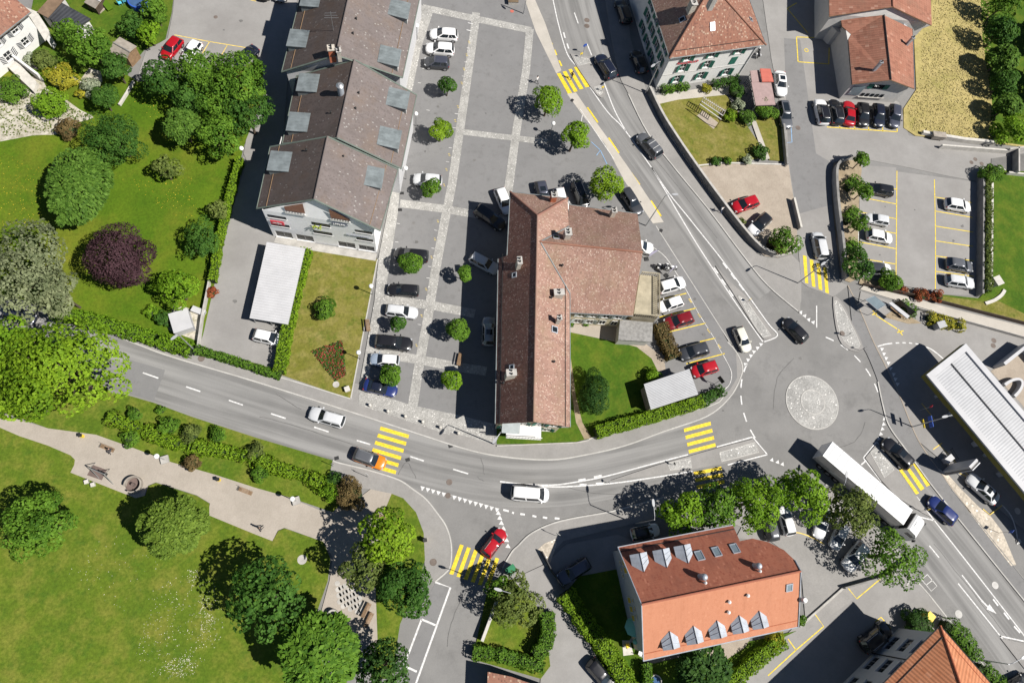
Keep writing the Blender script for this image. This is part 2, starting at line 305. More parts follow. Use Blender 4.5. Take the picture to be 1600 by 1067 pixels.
# ------------------------------------------------------------------ mesh building
ORG = {}
def tag(o, label=None, cat=None, group=None, kind=None):
    if label: o['label'] = label
    if cat: o['category'] = cat
    if group: o['group'] = group
    if kind: o['kind'] = kind
    return o
def thing(name, loc, label, cat, group=None, rz=0.0, kind=None):
    o = bpy.data.objects.new(name, None); COL.objects.link(o)
    o.empty_display_size = 0.3
    o.location = loc; o.rotation_euler = (0, 0, rz); ORG[o.name] = Vector(loc)
    return tag(o, label, cat, group, kind)
class MB:
    def __init__(s): s.v = []; s.f = []; s.uv = []; s.has_uv = False; s.mi = []; s.cur = 0
    def poly(s, pts, uv=None):
        i = len(s.v); s.v += [tuple(p) for p in pts]; s.f.append(tuple(range(i, i + len(pts)))); s.mi.append(s.cur)
        if uv: s.has_uv = True
        s.uv.append(uv)
        return s
    def faces(s, v, f):
        i = len(s.v); s.v += [tuple(p) for p in v]
        for q in f: s.f.append(tuple(i + k for k in q)); s.uv.append(None); s.mi.append(s.cur)
        return s
    def obox(s, c, X, Y, Z):
        "box: centre, three half-axis vectors"
        c, X, Y, Z = Vector(c), Vector(X), Vector(Y), Vector(Z)
        v = [c + a * X + b * Y + d * Z for d in (-1, 1) for b in (-1, 1) for a in (-1, 1)]
        return s.faces(v, [(0, 2, 3, 1), (4, 5, 7, 6), (0, 1, 5, 4), (2, 6, 7, 3), (0, 4, 6, 2), (1, 3, 7, 5)])
    def box(s, c, size, rz=0.0):
        ca, sa = math.cos(rz), math.sin(rz)
        return s.obox(c, (size[0] / 2 * ca, size[0] / 2 * sa, 0), (-size[1] / 2 * sa, size[1] / 2 * ca, 0), (0, 0, size[2] / 2))
    def prism(s, pts, z0, z1, cap0=True):
        n = len(pts); P0 = [(p[0], p[1], z0) for p in pts]; P1 = [(p[0], p[1], z1) for p in pts]
        ar = sum(pts[i][0] * pts[(i + 1) % n][1] - pts[(i + 1) % n][0] * pts[i][1] for i in range(n))
        if ar < 0: P0.reverse(); P1.reverse()
        i = len(s.v); s.v += P0 + P1
        fs = [tuple(range(i + n, i + 2 * n))] + [(i + k, i + (k + 1) % n, i + n + (k + 1) % n, i + n + k) for k in range(n)]
        if cap0: fs.append(tuple(range(i + n - 1, i - 1, -1)))
        s.f += fs; s.uv += [None] * len(fs); s.mi += [s.cur] * len(fs)
        return s
    def tube(s, p0, p1, r0, r1=None, n=8, caps=True):
        p0, p1 = Vector(p0), Vector(p1); r1 = r0 if r1 is None else r1
        d = (p1 - p0).normalized(); a = d.orthogonal().normalized(); b = d.cross(a)
        ring = [(math.cos(2 * math.pi * k / n), math.sin(2 * math.pi * k / n)) for k in range(n)]
        v = [p0 + a * (r0 * c) + b * (r0 * q) for c, q in ring] + [p1 + a * (r1 * c) + b * (r1 * q) for c, q in ring]
        f = [(k, (k + 1) % n, n + (k + 1) % n, n + k) for k in range(n)]
        if caps: f += [tuple(range(n - 1, -1, -1)), tuple(range(n, 2 * n))]
        return s.faces(v, f)
    def path(s, pts, r, n=6):
        for a, b in zip(pts, pts[1:]): s.tube(a, b, r, r, n)
        return s
    def ball(s, c, rx, ry=None, rz=None, n=12, m=8):
        ry = ry or rx; rz = rz or rx; c = Vector(c); v = [c + Vector((0, 0, rz))]
        for i in range(1, m):
            t = math.pi * i / m
            v += [c + Vector((rx * math.sin(t) * math.cos(2 * math.pi * k / n), ry * math.sin(t) * math.sin(2 * math.pi * k / n), rz * math.cos(t))) for k in range(n)]
        v.append(c - Vector((0, 0, rz))); f = [(0, 1 + k, 1 + (k + 1) % n) for k in range(n)]
        for i in range(m - 2):
            a, b = 1 + i * n, 1 + (i + 1) * n
            f += [(a + k, b + k, b + (k + 1) % n, a + (k + 1) % n) for k in range(n)]
        e = len(v) - 1; a = 1 + (m - 2) * n
        f += [(e, a + (k + 1) % n, a + k) for k in range(n)]
        return s.faces(v, f)
    def disc(s, c, r, n=24, r0=0.0):
        c = Vector(c); out = [c + Vector((r * math.cos(2 * math.pi * k / n), r * math.sin(2 * math.pi * k / n), 0)) for k in range(n)]
        if not r0: return s.poly(out)
        inn = [c + Vector((r0 * math.cos(2 * math.pi * k / n), r0 * math.sin(2 * math.pi * k / n), 0)) for k in range(n)]
        for k in range(n): s.poly([inn[k], out[k], out[(k + 1) % n], inn[(k + 1) % n]])
        return s
    def mesh(s, name, mat, org=(0, 0, 0), smooth=False, sharp=40):
        me = bpy.data.meshes.new(name); o = Vector(org)
        me.from_pydata([(v[0] - o.x, v[1] - o.y, v[2] - o.z) for v in s.v], [], s.f)
        for k in (mat if isinstance(mat, (list, tuple)) else [mat]):
            me.materials.append(MAT[k] if isinstance(k, str) else k)
        if isinstance(mat, (list, tuple)): me.polygons.foreach_set('material_index', s.mi)
        if s.has_uv:
            lay = me.uv_layers.new(name='UVMap')
            for p, u in zip(me.polygons, s.uv):
                if u:
                    for li, q in zip(p.loop_indices, u): lay.data[li].uv = q
        if smooth:
            me.polygons.foreach_set('use_smooth', [True] * len(me.polygons)); me.set_sharp_from_angle(angle=R(sharp))
        me.update()
        return me
    def build(s, name, mat, parent=None, smooth=False, label=None, cat=None, group=None, kind=None, org=None, sharp=40):
        if parent is not None: og = ORG[parent.name]
        else: og = Vector(org) if org is not None else (sum((Vector(v) for v in s.v), Vector()) / max(1, len(s.v)))
        o = bpy.data.objects.new(name, s.mesh(name, mat, og, smooth, sharp)); COL.objects.link(o)
        ORG[o.name] = og
        if parent is not None: o.parent = parent
        else: o.location = og
        return tag(o, label, cat, group, kind)

def sheet(name, pts, z, mat, kind='structure', parent=None, label=None, skirt=0.0):
    "flat ground surface from pixel outline; with skirt it is a slab with a real edge"
    q = GL(pts, z); n = len(q)
    ar = sum(q[i].x * q[(i + 1) % n].y - q[(i + 1) % n].x * q[i].y for i in range(n))
    if ar < 0: q.reverse()
    m = MB().poly(q)
    if skirt:
        for i in range(n):
            a, b = q[i], q[(i + 1) % n]
            m.poly([a, Vector((a.x, a.y, z - skirt)), Vector((b.x, b.y, z - skirt)), b])
    if parent is not None: return m.build(name, mat, parent)
    return m.build(name, mat, None, kind=kind, label=label, org=(0, 0, 0))
def ribbon_pts(c, w, closed=False):
    "left/right offsets of a world polyline"
    L, Rr = [], []; n = len(c)
    for i in range(n):
        if closed: t = c[(i + 1) % n] - c[i - 1]
        else: t = c[min(i + 1, n - 1)] - c[max(i - 1, 0)]
        t = Vector((t.x, t.y, 0)).normalized(); nn = Vector((-t.y, t.x, 0)); L.append(c[i] + nn * w / 2); Rr.append(c[i] - nn * w / 2)
    return L, Rr
def ribbon(m, c, w, zs=None, closed=False, uv=False):
    L, Rr = ribbon_pts(c, w, closed); n = len(c); acc = 0.0
    for i in range(n if closed else n - 1):
        j = (i + 1) % n; d = (c[j] - c[i]).length
        m.poly([Rr[i], Rr[j], L[j], L[i]], [(w / 2, acc), (w / 2, acc + d), (-w / 2, acc + d), (-w / 2, acc)] if uv else None); acc += d
    return m
def kerb(pts, z=0.125, w=0.17, mat='kerb_stone', parent=None, name='kerb', h=0.14):
    c = GL(pts, z); L, Rr = ribbon_pts(c, w); m = MB()
    for i in range(len(c) - 1):
        m.poly([Rr[i], Rr[i + 1], L[i + 1], L[i]])
        for a, b in ((L[i], L[i + 1]), (Rr[i + 1], Rr[i])):
            m.poly([a, b, b - Vector((0, 0, h)), a - Vector((0, 0, h))])
    return m.build(name, mat, parent, kind=None if parent else 'structure', org=(0, 0, 0))

# ================================================================== the ground
MB().poly([(-1500, -1500, -.12), (1500, -1500, -.12), (1500, 1500, -.12), (-1500, 1500, -.12)]).build('ground', 'country', kind='structure', org=(0, 0, 0))
road = sheet('road', [(-160, -140), (1780, -140), (1780, 1230), (-160, 1230)], 0.0, 'asphalt', label='grey asphalt of the streets, the roundabout and the yards')
RLE = [(826, -40), (836, 0), (852, 37), (877, 110), (900, 145), (932, 192), (956, 225), (984, 265), (1015, 312), (1037, 347)]
RRE = [(940, -40), (955, 60), (968, 118), (982, 147), (1012, 207), (1057, 266), (1107, 327), (1162, 400), (1200, 446), (1247, 486)]
NKERB = [(150, 498), (190, 528), (220, 540), (270, 558), (400, 596.5), (550, 644), (650, 676.5), (737, 704), (800, 715), (862, 718), (912, 711), (975, 696.5), (1037, 674), (1105, 650), (1140, 621), (1157, 591), (1160, 571), (1150, 549), (1137, 534)]
SKERB = [(520, 719), (530, 723), (575, 734), (622, 749), (645, 764), (665, 779), (682, 800), (697, 822), (705, 850), (704, 882), (697, 894), (679, 909)]
SE_R = [(1336, 546), (1350, 545), (1372, 596), (1380, 634), (1390, 666), (1417, 704), (1440, 736), (1461, 764), (1530, 850), (1600, 937), (1680, 1035)]
SE_RR = [(1325, 446), (1345, 487), (1365, 534), (1385, 574), (1405, 616), (1425, 666), (1440, 696), (1465, 731), (1517, 801), (1600, 904), (1680, 1000)]
# lane ribbons with tyre polish
def lane(pts, width, z):
    m = ribbon(MB(), GL(sm(pts, 6), z), width, uv=True); return m.build('lane_surface', 'road_lane', road)
lane([(-60, 505), (60, 535), (240, 590), (400, 640), (560, 690), (690, 727), (800, 745), (900, 742), (1000, 722), (1090, 700)], 7.4, .004)
lane([(890, -60), (900, 0), (920, 70), (950, 140), (990, 205), (1040, 275), (1100, 360), (1150, 435), (1180, 472)], 7.2, .007)
lane([(1660, 1120), (1600, 1020), (1530, 925), (1460, 835), (1400, 765)], 8.2, .004)
# big patches of newer or older asphalt
for pts, mt, z in (([(196, 560), (258, 578), (240, 627), (195, 612)], 'asphalt_plaza', .013), ([(1215, 0), (1240, -40), (1330, -40), (1325, 0)], 'asphalt_light', .003)):
    sheet('asphalt_patch', pts, z, mt, parent=road)
# tyre arcs on the roundabout
RC = G(1268.7, 628.5); RR_ISL = 3.82

# ---- raised pavements
def slab(name, pts, mat, z=.11, label=None): return sheet(name, pts, z, mat, skirt=.16, label=label)
slab('pavement', sm(NKERB) + [(1100, 470), (1060, 470), (880, 480), (760, 520), (700, 560), (560, 600), (440, 560), (300, 520), (150, 480)], 'pavement', .10, 'grey pavement along the north side of the curving road')
slab('pavement', sm(RRE) + [(1252, 470), (1252, 442), (1249, 410), (1237, 398), (1215, 404), (1200, 403), (1185, 398), (1162, 377), (1125, 330), (1078, 262), (1040, 207), (1025, 180), (1010, 142), (985, 60), (975, -40)], 'pavement', .10, 'grey pavement along the east side of the main street')
slab('pavement', sm(SKERB) + [(664, 900), (662, 832), (650, 800), (630, 778), (612, 771), (579, 764), (540, 760), (512, 745)], 'pavement', .10, 'grey pavement rounding the park corner')
slab('pavement', sm([(1040, 776), (966, 796), (950, 800), (875, 814), (832, 832), (810, 852), (800, 862), (785, 887), (778, 900)]) + [(800, 905), (850, 880), (880, 845), (960, 825), (1060, 800)], 'pavement', .10, 'grey pavement in front of the orange-roofed building')
slab('pavement', sm(SE_R) + sm(SE_RR)[::-1], 'asphalt_plaza', .10, 'grey pavement beside the filling station')
slab('pavement', sm([(1252, 442), (1250, 486), (1247, 486)]) + [(1200, 446), (1240, 430)], 'pavement', .096)
# yards
slab('plaza', [(655, -60), (815, -60), (822, 0), (837, 50), (869, 115), (886, 147), (910, 180), (945, 225), (975, 282), (1020, 349), (1028, 356), (1100, 462), (1137, 534), (1150, 549), (1152, 590), (1140, 610), (1090, 632), (940, 682), (880, 690), (772, 694), (700, 672), (560, 630), (600, 400), (640, 60)], 'asphalt_plaza', .118, 'grey asphalt plaza with cobbled bands and parking bays')
slab('pavement', RLE[:4] + [(869, 115), (837, 50), (820, 0), (812, -40)], 'pavement_beige', .128, 'pale beige pavement strip above the zebra crossing')
slab('pavement', RLE[4:] + [(1020, 349), (975, 282), (945, 225), (910, 180), (886, 147)], 'pavement_beige', .128, 'pale beige pavement strip below the zebra crossing')
COB = 'cobble'
def band(pts, w, z=.123): ribbon(MB(), GL(pts, z), w).build('cobbled_band', COB, bpy.data.objects['plaza'])
ORG['plaza'] = Vector((0, 0, 0))
plz = bpy.data.objects['plaza']
sheet('cobbled_band', [(655, 5), (676, 22), (658, 75), (632, 200), (622, 330), (608, 420), (598, 480), (586, 540), (572, 610), (640, 632), (705, 646), (703, 680), (560, 632), (562, 600), (585, 470), (592, 400), (612, 300), (640, 80)], .123, COB, parent=plz)
sheet('cobbled_band', [(703, 645), (772, 662), (772, 694), (700, 674)], .126, COB, parent=plz)
band([(744, 20), (742, 40), (735, 90), (722, 180), (706, 290), (694, 350), (680, 425), (668, 500), (655, 570), (644, 640)], 1.25, .129)
band([(660, 12), (744, 30), (830, 48)], 1.3, .132)
band([(828, 45), (822, 110), (806, 210), (796, 285), (790, 330)], 1.25, .135)
band([(720, 206), (760, 211), (803, 216), (855, 222)], 1.0, .138)
band([(625, 318), (690, 326), (755, 337), (800, 343)], 1.25, .138)
band([(600, 468), (668, 476), (742, 490)], 1.25, .141)
band([(584, 550), (655, 562), (720, 574), (760, 580)], 1.25, .138)
slab('back_yard', [(275, -40), (470, -60), (462, 20), (450, 120), (440, 240), (412, 330), (430, 372), (490, 385), (478, 400), (442, 560), (440, 588), (312, 546), (318, 520), (345, 400), (372, 290), (400, 130), (300, 120), (215, 120), (228, 80), (262, 60), (270, 20)], 'asphalt_light', .112, 'pale asphalt yard behind the long terraced building')
slab('side_street', [(1185, -50), (1330, -50), (1320, 130), (1405, 160), (1420, 212), (1620, 240), (1620, 300), (1480, 275), (1420, 262), (1330, 245), (1300, 255), (1300, 320), (1312, 440), (1325, 446), (1302, 464), (1262, 448), (1252, 440), (1247, 385), (1240, 330), (1230, 300), (1222, 180), (1205, 90)], 'asphalt_light', .06, 'pale asphalt side street beside the farmhouse')
sheet('asphalt_patch', [(1225, 60), (1250, 62), (1275, 240), (1300, 255), (1300, 320), (1245, 335), (1232, 250)], .066, 'asphalt_plaza', parent=bpy.data.objects['side_street'])
ORG['side_street'] = Vector((0, 0, 0))
slab('car_park', [(1342, 258), (1400, 262), (1400, 268), (1530, 285), (1525, 462), (1460, 460), (1455, 455), (1405, 445), (1345, 432)], 'asphalt_light', .112, 'pale asphalt car park with yellow bays')
slab('gravel_yard', [(1085, 262), (1130, 256), (1232, 258), (1243, 330), (1247, 384), (1237, 396), (1215, 402), (1195, 400), (1165, 375), (1125, 326), (1090, 275)], 'gravel_tan', .14, 'tan gravel yard with two parked cars')
slab('forecourt', sm(SE_RR)[4:30] + [(1640, 860), (1640, 520), (1570, 515), (1480, 500), (1345, 455)], 'asphalt_light', .105, 'pale asphalt forecourt of the filling station')
slab('footpath', [(1344, 452), (1600, 528), (1620, 545), (1620, 515), (1500, 485), (1350, 446)], 'pavement_beige', .13, 'pale footpath above the bus stop')
slab('drive', [(800, 905), (850, 882), (885, 850), (965, 835), (1005, 850), (985, 870), (1000, 1000), (1000, 1120), (840, 1120), (846, 1045), (850, 950)], 'asphalt_light', .104, 'asphalt drive beside the orange-roofed building')
slab('rear_yard', [(1140, 815), (1190, 770), (1288, 758), (1370, 822), (1432, 907), (1490, 977), (1545, 1050), (1600, 1120), (1100, 1120), (1260, 960), (1250, 880), (1200, 842)], 'asphalt_light', .104, 'pale asphalt yard between the orange-roofed buildings')
sheet('asphalt_patch', [(1186, 772), (1288, 760), (1345, 805), (1420, 880), (1345, 930), (1260, 985), (1252, 890), (1210, 845), (1150, 840)], .109, 'pavement', parent=bpy.data.objects['rear_yard'])
ORG['rear_yard'] = Vector((0, 0, 0))
# ---- park and gardens
slab('lawn', [(-160, 640), (0, 668), (30, 681), (75, 696), (110, 711), (117, 718), (116, 726), (110, 738), (212, 778), (227, 774), (232, 759), (244, 754), (307, 774), (327, 786), (327, 805), (400, 835), (426, 845), (435, 829), (445, 825), (505, 846), (516, 872), (512, 907), (497, 950), (480, 1000), (520, 1060), (530, 1230), (-160, 1230)], 'lawn', .115, 'sunlit park lawn with daisies')
slab('gravel_path', [(-160, 610), (0, 642), (22, 653), (75, 669), (150, 679), (212, 701), (265, 721), (335, 741), (400, 762), (450, 776), (505, 799), (545, 790), (579, 764), (612, 771), (600, 800), (590, 870), (600, 960), (590, 1005), (560, 990), (500, 962), (515, 907), (520, 870), (505, 846), (445, 824), (434, 828), (425, 846), (400, 836), (325, 806), (328, 786), (307, 773), (244, 753), (231, 758), (226, 774), (212, 779), (109, 739), (115, 726), (116, 718), (110, 712), (75, 697), (30, 682), (0, 671), (-160, 645)], 'gravel_path', .106, 'beige gravel path through the park')
slab('lawn', [(612, 771), (630, 778), (650, 800), (662, 832), (664, 875), (655, 905), (625, 975), (612, 1060), (580, 1060), (590, 1000), (585, 870), (600, 800)], 'lawn', .114, 'grass under the corner trees')
slab('lawn', [(-160, 470), (80, 535), (175, 614), (195, 616), (240, 629), (297, 650), (400, 683.5), (520, 719), (514, 745), (545, 772), (520, 800), (450, 776), (400, 762), (335, 741), (265, 721), (212, 701), (150, 679), (75, 669), (0, 642), (-160, 610)], 'lawn', .112, 'grass strip between the road and the gravel path')
slab('lawn', [(-160, 60), (0, 90), (60, 110), (110, 110), (200, 118), (215, 128), (300, 120), (410, 95), (412, 150), (380, 230), (345, 400), (318, 520), (310, 545), (280, 535), (190, 512), (90, 482), (-160, 420)], 'lawn_garden', .115, 'lush garden lawn around the purple beech')
slab('lawn', [(60, -40), (275, -40), (268, 20), (258, 62), (225, 78), (190, 120), (60, 110), (40, 60)], 'lawn_lush', .113, 'garden grass around the playhouse and the pool')
sheet('gravel_garden', sm([(-60, 150), (30, 128), (60, 118), (75, 140), (95, 150), (125, 172), (146, 184), (110, 195), (90, 210), (50, 212), (-60, 225)], 3, True), .123, 'gravel_white', label='white gravel garden below the chevron-shuttered house')
sheet('gravel_garden', [(126, 124), (140, 106), (158, 112), (160, 128), (150, 134)], .123, 'gravel_white', label='small white gravel patch under the garden tree')
slab('lawn', [(478, 388), (590, 405), (586, 425), (548, 623), (440, 586), (452, 515), (470, 420)], 'lawn_dry', .128, 'dry lawn with the red flower bed')
slab('lawn', [(312, 545), (336, 548), (440, 580), (440, 590), (420, 586), (330, 558)], 'lawn_dry', .121, 'narrow grass verge below the carport')
slab('lawn', [(891, 515), (960, 530), (1000, 536), (1012, 550), (1027, 572), (1025, 605), (1015, 640), (1000, 660), (920, 685), (892, 692), (776, 694), (776, 668), (889, 668)], 'lawn_lush', .128, 'green garden lawn beside the old tiled building')
slab('garden_path', [(891, 500), (968, 500), (966, 535), (891, 519)], 'gravel_path', .132, 'pinkish paving behind the old tiled building')
sheet('garden_path', [(960, 533), (1000, 530), (1038, 560), (1040, 578), (1028, 580), (1018, 560), (995, 542)], .136, 'gravel_tan', label='curved earth path at the garden corner')
sheet('garden_path', [(892, 560), (900, 620), (910, 660), (925, 684), (913, 686), (900, 660), (891, 600)], .136, 'mulch', label='earth path beside the dark oval shrub')
slab('lawn', [(1022, 160), (1060, 152), (1130, 142), (1148, 168), (1200, 245), (1130, 256), (1088, 262), (1045, 200)], 'lawn_dry', .16, 'mown lawn below the green-shuttered house')
slab('garden_path', [(1012, 146), (1018, 150), (1145, 131), (1170, 138), (1168, 145), (1060, 156), (1024, 164), (1090, 258), (1081, 262), (1045, 210)], 'pavement_beige', .17, 'pale path around the mown lawn')
slab('lawn', [(1178, 185), (1205, 178), (1218, 180), (1226, 252), (1202, 250)], 'lawn_dry', .16, 'narrow lawn beside the brown canopy roofs')
sheet('garden_path', [(1172, 182), (1180, 186), (1203, 248), (1195, 250), (1176, 196)], .172, 'pavement_beige', label='narrow path between the two mown lawns')
slab('field', [(1455, -60), (1640, -60), (1640, 235), (1570, 226), (1430, 212), (1412, 200), (1412, 170), (1432, 140), (1428, 50), (1455, 40)], 'field_dry', .13, 'dry yellow hay field')
slab('lawn', [(1545, 265), (1640, 270), (1640, 530), (1600, 505), (1480, 474), (1470, 460), (1530, 466), (1545, 450)], 'lawn_lush', .135, 'bright lawn at the right edge beyond the hedge')
sheet('lawn', [(1468, 462), (1528, 470), (1560, 470), (1600, 490), (1600, 503), (1500, 478), (1466, 468)], .139, 'lawn_dry', label='dryish strip of grass above the footpath')
sheet('planting_bed', [(1345, 434), (1405, 447), (1465, 462), (1464, 470), (1342, 443)], .139, 'mulch', label='mulched bed below the car park')
slab('planting_bed', sm([(1300, 268), (1318, 252), (1345, 256), (1343, 300), (1340, 400), (1344, 430), (1320, 438), (1308, 380)], 3, True), 'mulch', .135, 'mulched bed along the car park wall')
sheet('planting_bed', [(1400, 482), (1440, 505), (1420, 506), (1380, 495)], .135, 'mulch', label='mulched patch beside the bus shelter')
slab('lawn', [(745, 1000), (760, 930), (780, 905), (800, 905), (820, 925), (850, 960), (860, 1040), (845, 1060), (740, 1030)], 'lawn', .125, 'garden lawn inside the curved hedge')
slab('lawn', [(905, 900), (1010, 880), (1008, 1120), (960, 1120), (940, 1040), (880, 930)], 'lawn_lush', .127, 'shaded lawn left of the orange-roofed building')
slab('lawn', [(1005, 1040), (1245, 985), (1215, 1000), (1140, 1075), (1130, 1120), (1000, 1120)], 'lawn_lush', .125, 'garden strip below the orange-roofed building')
sheet('terrace_paving', [(1100, 1012), (1175, 992), (1165, 1010), (1120, 1040)], .131, 'gravel_tan', label='beige paving below the orange-roofed building')
sheet('hexagon_paving', [(528, 905), (545, 915), (560, 935), (566, 950), (550, 955), (530, 940), (515, 930)], .112, 'gravel_path', label='paler paved corner of the gravel square')
slab('rough_grass', [(1545, 220), (1660, 235), (1660, -60), (1530, -60), (1535, 60), (1550, 160)], 'lawn_lush', .134, 'rough grass under the dark trees')
sheet('gravel_garden', [(270, 478), (290, 480), (320, 490), (313, 535), (296, 528), (262, 515)], .125, 'gravel_white', label='pale gravel corner around the white trailer box')

slab('pebble_strip', [(1464, 730), (1482, 742), (1500, 762), (1530, 792), (1548, 806), (1566, 830), (1588, 882), (1580, 884), (1548, 843), (1517, 803), (1490, 768)], 'pebbles', .122, 'strip of pale pebbles beside the pavement')
slab('pebble_strip', [(838, 860), (850, 849), (868, 842), (870, 850), (858, 884), (852, 884)], 'pebbles', .122, 'triangle of pale pebbles beside the dark railing')
hx = MB()
for i in range(7):
    for j in range(4):
        c0 = G(527 + i * 5.6 + j * 1.2, 911 + j * 9.5 + i * 2.2 + (i % 2) * 4.6, .118); hx.poly([c0 + Vector((.33 * math.cos(R(60 * k)), .33 * math.sin(R(60 * k)), 0)) for k in range(6)])
hx.build('hexagon_slabs', 'concrete', bpy.data.objects['hexagon_paving'], kind='stuff')
# ---- cobbled islands and the roundabout centre
isl = thing('roundabout_island', RC, 'round cobbled island in the middle of the roundabout', 'traffic island')
m = MB()
for k in range(48):
    a0, a1 = 2 * math.pi * k / 48, 2 * math.pi * (k + 1) / 48
    pr = [(RR_ISL, .01), (RR_ISL - .12, .05), (RR_ISL * .46, .22)]
    for (r0, z0), (r1, z1) in zip(pr, pr[1:]):
        m.poly([RC + Vector((r0 * math.cos(a0), r0 * math.sin(a0), z0)), RC + Vector((r0 * math.cos(a1), r0 * math.sin(a1), z0)), RC + Vector((r1 * math.cos(a1), r1 * math.sin(a1), z1)), RC + Vector((r1 * math.cos(a0), r1 * math.sin(a0), z1))])
m.build('cobbled_apron', 'cobble_round', isl)
MB().disc(RC + Vector((0, 0, .24)), RR_ISL * .45, 40).build('cobbled_centre', 'cobble_round', isl)
MB().disc(RC + Vector((0, 0, .25)), RR_ISL * .47, 48, RR_ISL * .43).build('kerb_ring', 'kerb_stone', isl)
MB().disc(RC + Vector((0, 0, .06)), RR_ISL + .05, 64, RR_ISL - .10).build('kerb_ring', 'kerb_stone', isl)
def island(label, outline, cobs, z=.13):
    c = G(*outline[0]); t = thing('traffic_island', c, label, 'traffic island')
    q = GL(outline, z); t2 = MB().prism(q, 0.0, z, False).build('kerb_slab', 'pavement', t)
    for cb in cobs:
        MB().poly(_ccw(GL(cb, z + .012))).build('cobbled_panel', 'cobble_round', t)
        cc = GL(cb, z + .02); L = cc + [cc[0]]
        ribbon(MB(), L, .12).build('kerb_edging', 'kerb_stone', t)
    return t
def _ccw(q):
    n = len(q); ar = sum(q[i].x * q[(i + 1) % n].y - q[(i + 1) % n].x * q[i].y for i in range(n))
    return q[::-1] if ar < 0 else q
island('narrow traffic island on the main street north of the roundabout', sm([(1118, 415), (1140, 440), (1165, 462), (1203, 512), (1212, 524), (1194, 530), (1172, 500), (1142, 452)], 2, True), [[(1153, 462), (1165, 468), (1196, 512), (1205, 524), (1192, 527), (1175, 502)]])
island('traffic island with zebra gap on the road south of the old tiled building', [(955, 750), (1025, 727), (1078, 712), (1120, 700), (1176, 686), (1195, 708), (1137, 723), (1082, 733), (1020, 743)], [[(1043, 723), (1079, 716), (1081, 730), (1047, 734)], [(1124, 707), (1180, 691), (1186, 706), (1127, 721)]])
island('triangular traffic island beside the white lorry', [(1370, 693), (1352, 715), (1377, 750), (1400, 775), (1440, 800), (1455, 808), (1432, 775), (1400, 730)], [[(1360, 706), (1375, 696), (1397, 734), (1382, 746)]])
island('cobbled traffic island by the side street zebra crossing', sm([(1302, 464), (1317, 474), (1332, 505), (1349, 543), (1336, 549), (1316, 538), (1306, 510)], 3, True), [sm([(1304, 470), (1315, 478), (1330, 507), (1344, 538), (1336, 543), (1319, 533), (1309, 508)], 2, True)])
island('long traffic island on the main street beside the blue sign', [(891, 84), (922, 89), (933, 112), (945, 140), (946, 149), (940, 153), (934, 150), (922, 135), (900, 102)], [[(896, 88), (919, 92), (923, 98), (904, 103)], [(928, 137), (938, 134), (942, 145), (938, 149), (933, 146)]])
island('pale traffic island at the lower right corner', [(1564, 997), (1640, 1012), (1640, 1090), (1600, 1043)], [])
# ---- kerb stones along the road edges
for pts in (NKERB[1:], RRE[3:], SKERB, SE_R[2:], [(1040, 776), (966, 796), (950, 800), (875, 814), (832, 832), (810, 852), (800, 862), (785, 887)], [(1290, 757), (1306, 766), (1370, 822), (1417, 880)], [(1417, 915), (1432, 907), (1490, 977), (1532, 1032), (1590, 1110)]):
    kerb(sm(pts, 5))
kerb([(1025, 353), (1140, 534)], .13, .12)
for pts in (SE_RR[:9],): kerb(sm(pts, 4), .135, .14, 'gravel_tan')
kerb([(1487, 764), (1517, 801), (1600, 904), (1650, 965)], .135, .12, 'concrete_dark')
for pts in ([(590, 405), (586, 425), (548, 623)], [(548, 623), (440, 590), (335, 562)], [(920, 686), (1000, 662), (1110, 634), (1130, 620)]):
    kerb(sm(pts, 3), .14, .14)

# ---- paint on the road: every dash, stripe and triangle its own piece
def paint(name, quad, mat='white_line', z=.016, parent=None):
    MB().poly(_ccw(GL(quad, z))).build(name, mat, parent or road)
def line(name, pts, w=.15, mat='white_line', z=.016, parent=None, smooth=4):
    ribbon(MB(), GL(sm(pts, smooth) if len(pts) > 2 else pts, z), w).build(name, mat, parent or road)
def stripes(first, step, n, x0, y0, k=4.0, z=.018, mat='yellow_line'):
    for i in range(n):
        paint('zebra_stripe', [(x0 + (p[0] + step[0] * i) / k, y0 + (p[1] + step[1] * i) / k) for p in first], mat, z)
stripes([(780, 528), (957, 580), (952, 603), (772, 550)], (-16, 44.8), 6, 400, 534)
stripes([(1073, 542), (1240, 498), (1245, 520), (1077, 564)], (10, 44.5), 4, 800, 534)
stripes([(1135, 812), (1308, 778), (1312, 800), (1138, 834)], (9, 42), 3, 800, 534)
stripes([(1275, 200), (1298, 207), (1233, 390), (1208, 385)], (44.5, 16.5), 6, 400, 800)
for q in ([(280, 462), (302, 458), (375, 582), (350, 588)], [(316, 450), (338, 445), (411, 572), (388, 577)], [(352, 436), (372, 432), (447, 556), (424, 560)], [(387, 422), (408, 418), (484, 543), (460, 548)]):
    paint('zebra_stripe', crop(800, 0, 4, q), 'yellow_line', .018)
for q in ([(218, 527), (240, 533), (252, 705), (232, 700)], [(260, 553), (283, 558), (297, 727), (275, 722)], [(302, 575), (325, 580), (340, 747), (317, 740)], [(345, 600), (366, 606), (381, 768), (359, 760)]):
    paint('zebra_stripe', crop(1200, 267, 4, q), 'yellow_line', .072)
for q in ([(818, 800), (838, 797), (945, 945), (925, 953)], [(865, 793), (888, 790), (978, 915), (955, 930)], [(900, 755), (918, 760), (1014, 893), (992, 905)]):
    paint('zebra_stripe', crop(1200, 534, 4, q), 'yellow_line', .018)
D = [crop(0, 534, 4, q) for q in ([(893, 193), (990, 227)], [(1163, 280), (1252, 310)], [(1430, 365), (1518, 395)])]
